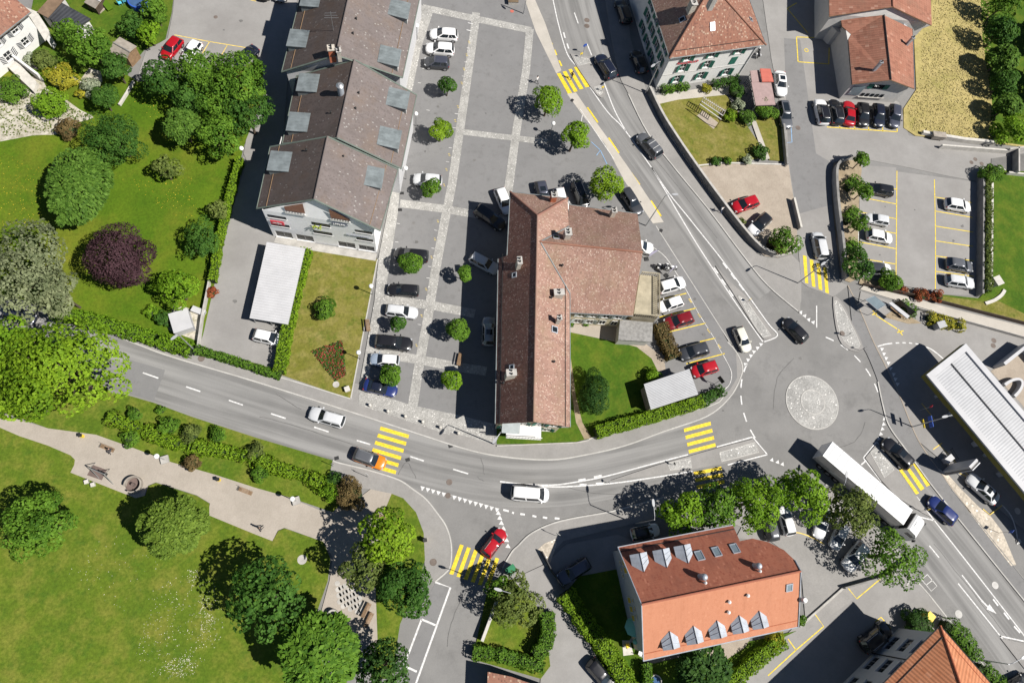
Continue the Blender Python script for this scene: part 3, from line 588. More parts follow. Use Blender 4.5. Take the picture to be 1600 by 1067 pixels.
D += [crop(400, 534, 4, q) for q in ([(93, 448), (185, 478)], [(363, 532), (454, 562)], [(630, 615), (714, 641)], [(964, 716), (1050, 744)], [(1232, 795), (1326, 824)], [(1525, 872), (1600, 887)])]
D += [crop(700, 0, 5.333, q) for q in ([(1053, 108), (1085, 198)], [(1160, 370), (1197, 463)])]
D += [crop(1440, 760, 3.475, [(42, 320), (95, 385)])]
D += [crop(1200, 267, 4, [(272, 165), (278, 212)]), crop(1200, 267, 4, [(304, 843), (304, 980)])]
for q in D: line('lane_dash', q, .17)
D = [crop(400, 534, 4, [(1545, 1049), (1580, 1057)])] + [crop(800, 800, 4, q) for q in ([(0, 2), (12, 5)], [(52, 10), (80, 15)], [(127, 22), (153, 28)], [(192, 31), (220, 36)], [(267, 37), (297, 40)])]
D += [crop(1440, 760, 3.475, q) for q in ([(388, 610), (415, 645)], [(447, 683), (475, 720)], [(502, 757), (535, 793)])]
D += [crop(800, 534, 4, q) for q in ([(415, 864), (460, 857)], [(512, 845), (562, 834)], [(422, 891), (466, 892)], [(524, 885), (575, 882)])]
D += [crop(800, 267, 4, q) for q in ([(1262, 605), (1287, 640)], [(1310, 677), (1335, 713)], [(1357, 747), (1383, 783)], [(1318, 575), (1345, 610)], [(1368, 642), (1395, 677)], [(1420, 708), (1448, 745)])]
D += [crop(700, 0, 5.333, q) for q in ([(963, 272), (976, 318)], [(992, 365), (1006, 408)])]
for q in D: line('lane_dash', q, .24)
for q in ([(800, 756), (862, 757.5), (905, 752), (950, 743), (1025, 723), (1075, 710)], [(782, 752), (840, 759), (887, 760), (955, 755), (1020, 746), (1082, 736)],
          [(1018, 262), (1040, 299), (1080, 367), (1112, 417), (1150, 474), (1192, 534)], [(1018, 262), (1045, 302), (1075, 339), (1125, 402), (1162, 452), (1200, 505), (1215, 524), (1194, 534)],
          [(859, -20), (864, 0), (873, 40), (886, 84), (900, 103)], [(922, 137), (950, 176), (976, 203), (1018, 262)], [(944, 130), (960, 172), (978, 205)],
          [(1120, 698), (1176, 682.5)], [(1176, 682.5), (1199, 710)], [(1199, 710), (1137, 726)],
          [(1370, 690), (1349, 715)], [(1349, 715), (1377, 752)], [(1370, 690), (1404, 736)], [(1432, 775), (1460, 813), (1498, 861), (1600, 992), (1650, 1058)], [(1460, 813), (1428, 805)],
          [(1503, 898), (1535, 939)], [(1497, 911), (1564, 994.5), (1600, 1043), (1640, 1100)], [(1562, 993), (1640, 1010)]):
    line('edge_line', q, .17, z=.020)
paint('lane_arrow', [(1541.3, 951), (1557, 958.3), (1546, 943)], z=.024); line('lane_arrow', [(1533.5, 937.5), (1547, 951)], .24, z=.028)
for i in range(15):
    x, y = 400 + (1042 + 33.2 * i) / 4, 534 + (902 + 9.6 * i) / 4
    paint('give_way_triangle', [(x - 3.6, y - .6), (x + 3.6, y + 1.2), (x - 1.2, y + 7)])
for x, y in crop(400, 800, 4, [(1516, 4), (1525, 34), (1535, 66), (1548, 100), (1560, 135), (1567, 172), (1576, 210)]):
    paint('give_way_triangle', [(x - 4.5, y + 2.5), (x + 3.8, y + 3.5), (x - 0.3, y - 4)])
for lst, x0, y0, dx, dy in (([(1465, 145), (1481, 117), (1499, 92), (1518, 67), (1540, 43), (1562, 21)], 800, 534, .62, -.78), ([(200, 890), (225, 912), (250, 935), (278, 952)], 1200, 267, .74, .67), ([(705, 48), (718, 78), (732, 105), (746, 135), (760, 168), (779, 205), (790, 235), (803, 266)], 1200, 534, .38, .92), ([(720, 480), (716, 512), (708, 542), (698, 573), (685, 603)], 1200, 534, -.3, .95), ([(22, 745), (58, 758), (88, 771)], 1200, 534, .93, .36)):
    z = .13 if (x0, y0, dx) == (1200, 534, .38) else .016
    for x, y in crop(x0, y0, 4, lst):
        s = 3.3; paint('give_way_triangle', [(x - dx * s - dy * 0, y - dy * s), (x + dx * s, y + dy * s), (x + dy * s * 1.7, y - dx * s * 1.7)], z=z)
def ring_dash(a0, a1, r=10.35, step=2.4, ln=1.25):
    a = a0
    while a < a1:
        b = a + math.degrees(ln / r)
        c = [RC + Vector((r * math.cos(R(t)), r * math.sin(R(t)), .016)) for t in np.linspace(a, b, 4)]
        ribbon(MB(), c, .2).build('ring_dash', 'white_line', road); a += math.degrees(step / r)
ring_dash(150, 212); ring_dash(10, 70); ring_dash(-82, -50)
# plaza numbers / bay ticks (yellow numbers too small to read in the photo are two short bars)
for x, y in crop(400, 0, 4, [(1332, 265), (1317, 345), (1300, 433), (1286, 521), (1262, 668), (1245, 755), (1207, 967), (1190, 1060)]) + crop(400, 267, 4, [(1176, 90), (1137, 315), (1118, 427), (1097, 540), (1063, 740), (1035, 905), (1003, 1090)]):
    for d in (-1, 1): paint('bay_number', [(x - 1.2 + d * .4, y + d * 1.3 - .5), (x + 1.5 + d * .4, y + d * 1.3 - .1), (x + 1.3 + d * .4, y + d * 1.3 + .6), (x - 1.4 + d * .4, y + d * 1.3 + .2)], 'yellow_worn', .150, plz)
for x, y in crop(400, 0, 4, [(1328, 302), (1312, 390), (1296, 478), (1252, 712), (1240, 800), (1215, 925), (1198, 1013), (1110, 70), (1050, 430), (1022, 520), (1075, 690)]) + crop(400, 267, 4, [(1125, 372), (1106, 484), (1085, 598), (1075, 670), (1020, 960), (890, 330), (880, 445)]):
    paint('bay_tick', [(x - 2.5, y - .7), (x + 2.5, y), (x + 2.4, y + .7), (x - 2.6, y)], 'white_worn', .150, plz)
for q in ([(731, 36), (739, 38)], [(729, 47), (737, 49)]): line('bay_tick', q, .15, 'white_line', .15, plz)
for q in [crop(800, 267, 4, t) for t in ([(918, 806), (1090, 765)], [(922, 914), (1152, 857)], [(965, 1010), (1210, 952)], [(1175, 1067), (1270, 1045)])] + [crop(800, 534, 4, t) for t in ([(1020, 47), (1190, 0)], [(1090, 137), (1330, 73)])]:
    line('bay_line', q, .13, 'yellow_line', .150, plz)
line('edge_line', crop(800, 267, 4, [(885, 480), (960, 540), (1040, 660), (1100, 765), (1160, 880), (1260, 1040)]) + [(1124, 545), (1134, 562), (1143, 582), (1140, 600), (1128, 612)], .09, 'white_worn', .150, plz)
for x, y in crop(800, 267, 4, [(1115, 812), (1172, 905), (1230, 1000)]) + crop(800, 534, 4, [(1295, 28)]):
    for d in (-1, 0, 1): paint('bay_number', [(x - 1.5 + d * 1.5, y + d * 2.2 - .6), (x + 1.5 + d * 1.5, y + d * 2.2 - 1), (x + 1.6 + d * 1.5, y + d * 2.2 + .2), (x - 1.4 + d * 1.5, y + d * 2.2 + .6)], 'yellow_worn', .150, plz)
# yellow kerb dashes on the main street
for q in crop(800, 0, 4, [(150, 55), (187, 148), (224, 247), (242, 280), (257, 313), (270, 346), (286, 380), (302, 415), (462, 672), (528, 767), (595, 862), (660, 958)]), :
    for i in range(0, len(q), 2): line('kerb_dash', [(q[i][0] + 2.2, q[i][1]), (q[i + 1][0] + 2.2, q[i + 1][1])], .26, 'yellow_line', .022)
line('kerb_dash', crop(800, 267, 4, [(735, 0), (798, 87)]), .26, 'yellow_line', .022); line('kerb_dash', crop(800, 267, 4, [(868, 187), (932, 284)]), .26, 'yellow_line', .022)
for q in ([(910, 180), (907, 196)], [(906, 170), (960, 250)]): line('edge_line', q, .12, 'white_worn', .15, plz)
for q in ([(924, 222), (938, 235), (932, 243)], [(938, 235), (950, 260)]): line('bay_line', q, .1, 'blue_line', .15, plz, 1)
# car park bays
cp = bpy.data.objects['car_park']; ORG['car_park'] = Vector((0, 0, 0))
line('bay_line', crop(1200, 267, 4, [(806, 0), (800, 690)]), .13, 'yellow_line', .12, cp); line('bay_line', crop(1200, 267, 4, [(1040, 55), (1047, 400), (1046, 748)]), .13, 'yellow_line', .12, cp)
for q in ([(575, 75), (803, 116)], [(628, 175), (803, 208)], [(572, 258), (802, 300)], [(570, 350), (802, 392)], [(566, 444), (800, 487)], [(566, 545), (800, 583)], [(1046, 165), (1275, 200)], [(1046, 252), (1280, 292)], [(1048, 346), (1282, 383)], [(1048, 438), (1282, 472)], [(1048, 532), (1285, 562)], [(1048, 628), (1285, 660)]):
    line('bay_line', crop(1200, 267, 4, q), .13, 'yellow_line', .12, cp)
line('bay_line', crop(1200, 267, 4, [(570, 0), (565, 500)]), .10, 'white_worn', .12, cp)
ss = bpy.data.objects['side_street']
for q in ([(368, 795), (808, 825)], [(808, 825), (806, 800)], [(178, 233), (188, 388)], [(178, 233), (385, 240)], [(188, 388), (380, 402)], [(380, 402), (382, 300)], [(120, 55), (250, 210)], [(120, 55), (180, 20)]): line('bay_line', crop(1200, 0, 4, q), .16, 'yellow_line', .072, ss)
for x in (450, 543, 630, 718): line('bay_line', crop(1200, 0, 4, [(x, 800 + (x - 368) * .07), (x - 4, 740)]), .13, 'yellow_line', .072, ss)
line('bay_line', crop(1200, 0, 4, [(90, 805), (92, 895), (150, 890), (145, 800)]), .12, 'blue_line', .072, ss, 1)
MB().disc(G(1260, 79, .076), .38, 16, .26).build('bay_symbol', 'yellow_line', ss)
# yards: yellow bay outlines
by = bpy.data.objects['back_yard']; ORG['back_yard'] = Vector((0, 0, 0))
for q in ([(1090, 220), (1310, 262), (1600, 310)], [(1310, 262), (1265, 335)], [(1420, 285), (1385, 345)], [(1560, 0), (1600, 10)]): line('bay_line', crop(0, 0, 4, q), .12, 'yellow_worn', .12, by, 1)
ry = bpy.data.objects['rear_yard']
for q in ([(490, 460), (555, 540), (710, 410)], [(670, 685), (706, 655), (770, 725)], [(0, 1020), (175, 860), (348, 712), (290, 630)], [(175, 860), (125, 790)]): line('bay_line', crop(1200, 800, 4, q), .13, 'yellow_line', .114, ry, 1)
for q in ([(500, 505), (560, 515), (640, 545), (740, 600)],): line('bay_line', crop(1140, 730, 5, q), .13, 'yellow_worn', .114, ry, 4)
fc = bpy.data.objects['forecourt']; ORG['forecourt'] = Vector((0, 0, 0))
for q in ([(200, 330), (245, 385)], [(195, 365), (245, 350)], [(250, 385), (425, 497)], [(435, 500), (475, 555)], [(425, 530), (485, 515)]): line('stop_marking', crop(1330, 430, 5.926, q), .16, 'yellow_line', .115, fc)
line('edge_line', crop(1330, 430, 5.926, [(245, 660), (310, 640), (380, 630)]), .18, 'white_line', .115, fc)
for q in ([(412, 627), (445, 627)], [(472, 625), (505, 626)], [(535, 627), (565, 630)], [(595, 633), (625, 640)]): line('lane_dash', crop(1330, 430, 5.926, q), .18, 'white_line', .115, fc)
line('edge_line', crop(1330, 430, 5.926, [(695, 665), (740, 685), (790, 720), (855, 775)]), .18, 'white_line', .115, fc)
line('edge_line', [(1566, 789), (1580, 806), (1588, 830), (1590, 850)], .18, 'white_line', .115, fc)
for q in ([(1468, 695), (1530, 760)], [(1458, 702), (1472, 692)], [(1497, 738), (1512, 745)], [(1536, 795), (1547, 804), (1566, 789)], [(1440, 630), (1460, 655)]): line('bay_line', q, .13, 'yellow_worn', .115, fc, 1)
# parking bays by the park
for q in ([(1120, 436), (1215, 470), (1000, 1067)], [(1035, 668), (925, 958)], [(1035, 668), (1122, 705)], [(925, 958), (1005, 995)]): line('bay_line', crop(400, 800, 4, q), .22, 'white_line', .020, None, 1)
sheet('asphalt_patch', crop(400, 800, 4, [(1120, 440), (1215, 474), (1005, 1067), (880, 1067), (925, 960), (1035, 670), (1060, 560)]), .014, 'asphalt_plaza', parent=road)
# tar seams, cracks and oil spots
rr = random.Random(12)
for pts in ([(650, 747), (636, 722), (622, 742)], [(757, 742), (752, 715)], [(745, 745), (757, 752)], [(405, 650), (470, 668), (560, 697)], [(1010, 232), (1060, 292), (1120, 372)], [(1460, 850), (1520, 925), (1590, 1015)], [(1240, 560), (1215, 590), (1208, 640)], [(1300, 700), (1335, 690), (1352, 660)], [(720, 935), (705, 975), (698, 1010)], [(1440, 965), (1455, 978), (1470, 985)], [(955, 60), (985, 130)], [(880, 760), (940, 772), (1010, 768)], [(430, 615), (470, 640)]):
    q = [(x + rr.uniform(-1, 1), y + rr.uniform(-1, 1)) for x, y in sm(pts, 5)]; line('tar_seam', q, .07, 'tar', .012, None, 1)
def stain(x, y, r_, z, par):
    c0 = G(x, y, z); MB().poly([c0 + Vector((r_ * rr.uniform(.6, 1.2) * math.cos(a), r_ * rr.uniform(.5, 1.1) * math.sin(a), 0)) for a in np.linspace(0, 2 * math.pi, 11, endpoint=False)]).build('oil_spot', 'tar' if r_ < .2 else 'asphalt_dark', par)
for x, y, z, par in [(690 - i * 2, 150 + i * 7, .146, plz) for i in range(0, 14, 2)] + [(650, 345, .146, plz), (648, 375, .146, plz), (738, 250, .146, plz), (770, 90, .146, plz), (760, 180, .146, plz), (690, 430, .146, plz), (1100, 520, .146, plz), (1085, 470, .146, plz), (1380, 325, .118, cp), (1372, 398, .118, cp), (1500, 350, .118, cp), (1490, 375, .118, cp), (1430, 330, .118, cp), (350, 50, .118, by), (380, 30, .118, by), (370, 470, .118, by), (1290, 880, .112, ry), (640, 760, .012, road), (1130, 640, .012, road), (1250, 560, .012, road)]:
    stain(x + rr.uniform(-4, 4), y + rr.uniform(-4, 4), rr.uniform(.12, .32), z, par)
# manhole covers, drains, patches
for x, y, r, mt, z in ((314.5, 560, .42, 'manhole', .12), (337, 27, .30, 'manhole', .12), (1247, 200, .42, 'manhole', .075), (1524, 249, .35, 'manhole', .075), (1518, 254, .35, 'manhole', .075), (1534, 256, .35, 'manhole', .075), (677, 878, .42, 'manhole', .12), (472, 874, .55, 'concrete', .125), (1555, 914, .47, 'manhole_pale', .018), (1498, 959, .5, 'manhole_pale', .018), (702, 753, .38, 'manhole', .018), (700, 774, .35, 'manhole', .018), (1316, 521, .4, 'manhole', .15), (1553, 532, .4, 'manhole', .115), (1552, 540, .4, 'manhole', .115), (917, 32, .45, 'manhole', .02), (917, 41, .45, 'manhole', .02), (800, 18, .3, 'roof_red', .15), (525, 600.5, .42, 'concrete', .14), (1590, 798, .45, 'manhole_pale', .115), (1592, 845, .35, 'manhole_pale', .115)):
    MB().disc(G(x, y, z), r, 20).build('manhole_cover', mt, road)
for x, y, a in ((704, 696.5, .3), (526, 715.5, .3), (637, 718, .3), (1033, 360.5, 1.0), (894, 157, 1.0), (628, 302, .1), (625, 328, .1)):
    c = G(x, y, .145 if y < 400 else .022); MB().box(c, (.55, .42, .012), a).build('drain_grate', 'iron', road)
for q in ([(1449, 897), (1464, 915), (1455, 923), (1440, 905), (1449, 897)], [(1447, 913.5), (1457, 906)]): line('edge_line', q, .10, 'white_worn', .018, None, 1)

# ================================================================== buildings
from mathutils.geometry import tessellate_polygon
def V(p, z=None): return Vector((p[0], p[1], p[2] if z is None else z))
def nrm2(A, B):
    d = Vector((B[0] - A[0], B[1] - A[1], 0)); L = d.length; d /= L
    return d, Vector((d.y, -d.x, 0)), L               # outward normal lies right of A->B
def wall_face(m, A, B, z0, z1, ops=(), depth=.16):
    "wall from A to B with real openings (u0,u1,z0,z1)"
    d, n, L = nrm2(A, B); A = V(A, 0)
    us = sorted({0.0, L, *[max(0, min(L, t)) for o in ops for t in o[:2]]}); zs = sorted({z0, z1, *[max(z0, min(z1, t)) for o in ops for t in o[2:4]]})
    P_ = lambda u, z, k=0.0: A + d * u - n * k + Vector((0, 0, z))
    for u0, u1 in zip(us, us[1:]):
        for a, b in zip(zs, zs[1:]):
            cu, cz = (u0 + u1) / 2, (a + b) / 2
            if any(o[0] < cu < o[1] and o[2] < cz < o[3] for o in ops): continue
            m.poly([P_(u0, a), P_(u1, a), P_(u1, b), P_(u0, b)])
    for u0, u1, a, b in [o[:4] for o in ops]:
        m.poly([P_(u0, a), P_(u1, a), P_(u1, a, depth), P_(u0, a, depth)]); m.poly([P_(u0, b, depth), P_(u1, b, depth), P_(u1, b), P_(u0, b)])
        m.poly([P_(u0, a), P_(u0, a, depth), P_(u0, b, depth), P_(u0, b)]); m.poly([P_(u1, a, depth), P_(u1, a), P_(u1, b), P_(u1, b, depth)])
def window(bld, A, B, u0, u1, z0, z1, depth=.14, frame='frame_white', pane='glass_dark', shutter=None, sill=True, mull=1, bars=0):
    d, n, L = nrm2(A, B); A = V(A, 0); Zv = Vector((0, 0, 1))
    P_ = lambda u, z, k=0.0: A + d * u - n * k + Zv * z
    t = .06; m = MB()
    for uu in [u0 + t / 2, u1 - t / 2] + [u0 + (u1 - u0) * (i + 1) / (mull + 1) for i in range(mull)]: m.obox(P_(uu, (z0 + z1) / 2, depth - .03), d * t / 2, n * .03, Zv * (z1 - z0) / 2)
    for zz in [z0 + t / 2, z1 - t / 2] + [z0 + (z1 - z0) * (i + 1) / (bars + 1) for i in range(bars)]: m.obox(P_((u0 + u1) / 2, zz, depth - .032), d * (u1 - u0) / 2, n * .03, Zv * t / 2)
    f = m.build('window', frame, bld)
    if sill: MB().obox(P_((u0 + u1) / 2, z0 - .04, -.04), d * ((u1 - u0) / 2 + .08), n * .06, Zv * .035).build('sill', 'frame_white', f)
    MB().poly([P_(u0, z0, depth), P_(u1, z0, depth), P_(u1, z1, depth), P_(u0, z1, depth)]).build('pane', pane, f)
    if shutter:
        wd = (u1 - u0) / 2 + .04
        for s, uu in ((-1, u0), (1, u1)):
            o = n * (wd * .32) + d * (s * wd * .92); e = o.normalized(); q = MB()
            c0 = P_(uu, (z0 + z1) / 2, -.04) + o / 2
            q.obox(c0, e * wd / 2, e.cross(Zv) * .018, Zv * (z1 - z0) / 2)
            for i in range(5): q.obox(c0 + Zv * ((i - 2) * (z1 - z0) / 5.6), e * wd * .4, e.cross(Zv) * .030, Zv * .05)
            q.build('shutter', shutter, bld)
    return f
def fascia_uv(pts):
    p = [Vector(q) for q in pts]; nn = Vector((0, 0, 0))
    for i in range(len(p)): nn += p[i].cross(p[(i + 1) % len(p)])
    nn.normalize()
    if nn.z < 0: p.reverse(); nn = -nn
    u = Vector((0, 0, 1)).cross(nn)
    u = u.normalized() if u.length > 1e-4 else Vector((1, 0, 0)); v = nn.cross(u)
    return p, [(q.dot(u), q.dot(v)) for q in p]
def roof_plane(bld, pts, mat, t=.16, name='roof_slope', under='wood'):
    p, uv = fascia_uv(pts); m = MB(); dz = Vector((0, 0, t)); k = len(p)
    tr = tessellate_polygon([[Vector((q.x, q.y, 0)) for q in p]])       # same split above and below
    for f_ in tr:
        a, b, c_ = [p[i] for i in f_]; f_ = f_ if (b - a).cross(c_ - a).z > 0 else f_[::-1]
        m.cur = 0; m.poly([p[i] for i in f_], [uv[i] for i in f_]); m.cur = 1; m.poly([p[i] - dz for i in f_[::-1]])
    for i in range(k): m.poly([p[i], p[i] - dz, p[(i + 1) % k] - dz, p[(i + 1) % k]])
    return m.build(name, [mat, under], bld)
def ridge_cap(bld, a, b, mat, r=.13, name='ridge_tiles'):
    return MB().tube(V(a), V(b), r, r, 8).build(name, mat, bld, smooth=True)
def gutter(bld, a, b, mat='copper_edge', r=.07): return MB().tube(V(a), V(b), r, r, 6).build('gutter', mat, bld)
def plane_z(pts, x, y):
    a, b, c = [Vector(q) for q in pts[:3]]; n = (b - a).cross(c - a)
    return a.z - (n.x * (x - a.x) + n.y * (y - a.y)) / n.z
def on_roof(pts, px, py):
    "pixel -> point on the roof plane"
    a, b, c = [Vector(q) for q in pts[:3]]; n = (b - a).cross(c - a); o = Vector((0, 0, CAM_H)); d = (G(px, py, 0) - o)
    return o + d * ((a - o).dot(n) / d.dot(n))
def chimney(bld, p, w=.7, l=.9, h=1.3, rz=0.0, mat='chimney_stone', cap='concrete', pots=2):
    c = MB().box(p + Vector((0, 0, h / 2 - .5)), (w, l, h + 1.0), rz).build('chimney', mat, bld)
    MB().box(p + Vector((0, 0, h + .05)), (w + .16, l + .16, .12), rz).build('chimney_cap', cap, c)
    for i in range(pots):
        q = p + Vector((math.cos(rz + 1.57), math.sin(rz + 1.57), 0)) * ((i - (pots - 1) / 2) * .4) + Vector((0, 0, h + .1))
        MB().tube(q, q + Vector((0, 0, .32)), .12, .10, 10).build('chimney_pot', 'iron', c)
def vent(bld, p, r=.12, h=.5, mat='zinc'):
    v = MB().tube(p - Vector((0, 0, .2)), p + Vector((0, 0, h)), r, r, 10).build('vent_pipe', mat, bld, smooth=True)
    MB().tube(p + Vector((0, 0, h)), p + Vector((0, 0, h + .12)), r * 1.7, r * .5, 10).build('vent_cowl', mat, v)
def skylight(bld, pts, px, py, w=.8, l=1.1, glass='glass_dark'):
    a, b, c = [Vector(q) for q in pts[:3]]; n = (b - a).cross(c - a).normalized()
    if n.z < 0: n = -n
    u = Vector((0, 0, 1)).cross(n).normalized(); v = n.cross(u); p = on_roof(pts, px, py)
    m = MB()
    for s in (-1, 1): m.obox(p + u * (s * w / 2) + n * .05, u * .05, v * (l / 2 + .05), n * .08); m.obox(p + v * (s * l / 2) + n * .052, u * w / 2, v * .05, n * .08)
    f = m.build('skylight', 'zinc', bld)
    MB().obox(p + n * .06, u * w / 2, v * l / 2, n * .02).build('pane', glass, f)
def dormer(bld, pts, px, py, w, out, h, mat='zinc_old', front='frame_white', kind='shed', slope=.12):
    "box on the roof whose front faces down the slope"
    a, b, c = [Vector(q) for q in pts[:3]]; n = (b - a).cross(c - a).normalized()
    if n.z < 0: n = -n
    dn = Vector((n.x, n.y, 0)).normalized(); sd = Vector((-dn.y, dn.x, 0)); p = on_roof(pts, px, py)
    fb = p + dn * out / 2; zf = plane_z(pts, fb.x, fb.y); ztop = zf + h
    bk = p - dn * out / 2
    zb = plane_z(pts, bk.x, bk.y)
    t = V(fb, ztop)
    t_ = thing_part = MB()
    if kind == 'shed':
        zt_b = ztop + slope * out; back = bk
        # run the top back until it meets the slope
        k = 0
        while plane_z(pts, back.x, back.y) < zt_b and k < 40: back = back - dn * .1; zt_b += slope * .1; k += 1
        F = [V(fb + sd * (s * w / 2), ztop) for s in (-1, 1)]; Bk = [V(back + sd * (s * w / 2), zt_b) for s in (-1, 1)]
        f0 = [V(fb + sd * (s * w / 2), zf - .1) for s in (-1, 1)]
        body = MB()
        body.poly([f0[0], F[0], Bk[0]]); body.poly([f0[1], Bk[1], F[1]])
        d = body.build('dormer', 'zinc_old', bld)
        m = MB(); ov = .15
        q = [F[0] + dn * ov - sd * ov, F[1] + dn * ov + sd * ov, Bk[1] + sd * ov, Bk[0] - sd * ov]
        q = [x + Vector((0, 0, .02)) for x in q]; m.poly(q); m.poly([x + Vector((0, 0, .08)) for x in q[::-1]])
        q2 = [x + Vector((0, 0, .08)) for x in q]
        for i in range(4): m.poly([q[i], q[(i + 1) % 4], q2[(i + 1) % 4], q2[i]])
        for i in range(5):
            s = -w / 2 + w * (i + .5) / 5
            m.obox((V(fb + sd * s, ztop) + V(back + sd * s, zt_b)) / 2 + Vector((0, 0, .11)), (V(back, zt_b) - V(fb, ztop)) / 2, sd * .02, Vector((0, 0, .02)))
        m.build('dormer_roof', mat, d)
        fr = MB().poly([f0[0], f0[1], F[1], F[0]]).build('dormer_front', front, d)
    else:
        rz = ztop + w * .34; back = fb; k = 0
        while plane_z(pts, back.x, back.y) < rz and k < 80: back = back - dn * .08; k += 1
        sb = fb; k = 0
        while plane_z(pts, sb.x, sb.y) < ztop and k < 80: sb = sb - dn * .08; k += 1
        f0 = [V(fb + sd * (s * w / 2), zf - .1) for s in (-1, 1)]; F = [V(fb + sd * (s * w / 2), ztop) for s in (-1, 1)]; S = [V(sb + sd * (s * w / 2), ztop) for s in (-1, 1)]
        Rf, Rb = V(fb, rz), V(back, rz)
        body = MB(); body.poly([f0[0], F[0], S[0]]); body.poly([f0[1], S[1], F[1]]); d = body.build('dormer', 'zinc', bld)
        MB().poly([f0[0], f0[1], F[1], Rf, F[0]]).build('dormer_front', front, d)
        for s in (0, 1):
            e = sd * (.14 if s else -.14); q = [F[s] + e + dn * .12, Rf + dn * .12, Rb, S[s] + e]; q = [x + Vector((0, 0, .04)) for x in q]
            m = MB().poly(q if s == 0 else q[::-1]); q2 = [x - Vector((0, 0, .06)) for x in q]
            for i in range(4): m.poly([q[i], q2[i], q2[(i + 1) % 4], q[(i + 1) % 4]])
            for t_ in (.33, .66):
                m.obox(((q[0].lerp(q[3], t_)) + (q[1].lerp(q[2], t_))) / 2 + Vector((0, 0, .02)), (q[1].lerp(q[2], t_) - q[0].lerp(q[3], t_)) / 2, dn * .02, Vector((0, 0, .03)))
            m.build('dormer_roof', mat, d)
        MB().tube(Rf + Vector((0, 0, .05)) + dn * .12, Rb + Vector((0, 0, .05)), .05, .05, 6).build('dormer_ridge', 'iron', d)
def inset(q, d):
    "shrink a plan polygon by d metres (eaves overhang)"
    n = len(q); ar = sum(q[i].x * q[(i + 1) % n].y - q[(i + 1) % n].x * q[i].y for i in range(n)); s = 1 if ar > 0 else -1; out = []
    for i in range(n):
        a, b, c = q[i - 1], q[i], q[(i + 1) % n]
        e1 = Vector((b.x - a.x, b.y - a.y)).normalized(); e2 = Vector((c.x - b.x, c.y - b.y)).normalized()
        n1 = Vector((-e1.y, e1.x)) * s; n2 = Vector((-e2.y, e2.x)) * s
        k = (n1 + n2); k = k / max(.3, k.dot(n1)); out.append(Vector((b.x + k.x * d, b.y + k.y * d, 0)))
    return out
def letters(parent, A, B, u, z, size, n_, mat, off):
    "raised facade lettering whose words the photo does not resolve: separate strokes in a row"
    d, n, L = nrm2(A, B); rr = random.Random(int(u * 10) + n_)
    for i in range(n_):
        m = MB(); c0 = V(A, 0) + d * (u + i * size * .78) + n * off + Vector((0, 0, z + size / 2)); k = rr.randrange(4); h = size * (.5 if k < 3 else .62)
        m.obox(c0 - d * size * .2, d * size * .08, n * .03, Vector((0, 0, h)))
        if k != 1: m.obox(c0 + d * size * .2, d * size * .08, n * .031, Vector((0, 0, size * .36)))
        m.obox(c0 + Vector((0, 0, (.3, -.35, 0, .3)[k] * size)), d * size * .27, n * .032, Vector((0, 0, size * .09)))
        m.build('sign_letter', mat, parent)

# ---------------------------------------------------------------- long terraced building (three stepped sections)
c = G(500, 300); row = thing('terraced_building', c, 'long terraced building with mauve tiled roofs and grey zinc dormers', 'building')
RS = []
for rt, rb, lt, lb, et, eb, ze, zr in (((553, -40), (525, 87), (478, -40), (440, 113), (664, -40), (629, 122), 8.0, 12.6), ((554, 94), (527, 216), (463, 120), (441, 225), (651, 149), (627, 264), 7.3, 11.7), ((512, 214), (491, 312), (422, 230), (401, 326), (622, 265), (594, 361), 7.4, 11.9)):
    Lp = [G(*lt, ze), G(*lb, ze), G(*rb, zr), G(*rt, zr)]; Rp = [G(*rt, zr), G(*rb, zr), G(*eb, ze), G(*et, ze)]
    RS.append((Lp, Rp))
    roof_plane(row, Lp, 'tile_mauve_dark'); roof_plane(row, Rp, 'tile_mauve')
    ridge_cap(row, Lp[3] + Vector((0, 0, .02)), Lp[2] + Vector((0, 0, .02)), 'tile_mauve')
    gutter(row, Lp[0], Lp[1]); gutter(row, Rp[2], Rp[3])
    for a, b in ((Lp[1], Lp[2]), (Lp[2], Rp[2]), (Lp[0], Lp[3]), (Rp[0], Rp[3])): MB().tube(a + Vector((0, 0, .03)), b + Vector((0, 0, .03)), .10, .10, 6).build('verge_flashing', 'copper_edge', row)
    q = inset([V(Lp[0], 0), V(Lp[1], 0), V(Rp[2], 0), V(Rp[3], 0)], .45)
    m = MB(); m.prism(q, 0, ze - .02, False)
    for a, b, ap in ((q[1], q[2], Lp[2]), (q[3], q[0], Lp[3])):
        mid = (a + b) / 2; m.poly([V(a, ze - .1), V(b, ze - .1), V((ap.x * .94 + mid.x * .06, ap.y * .94 + mid.y * .06), zr - .25)])
    if ze != 7.4: m.build('wall', 'plaster_grey', row)
    # second eaves board running along the slope
    for pl, sgn in ((Lp, 0), (Rp, 1)):
        e0, e1, r0, r1 = (pl[0], pl[1], pl[3], pl[2]) if sgn == 0 else (pl[3], pl[2], pl[0], pl[1])
        a, b = e0.lerp(r0, .17), e1.lerp(r1, .17); MB().tube(a + Vector((0, 0, .03)), b + Vector((0, 0, .03)), .045, .045, 5).build('snow_rail', 'wood', row)
Lp, Rp = RS[2]; ze, zr = 7.4, 11.9
A = G(428, 369.6); B = G(588.7, 395)
A, B = V(A, 0), V(B, 0); d, n, L = nrm2(A, B)
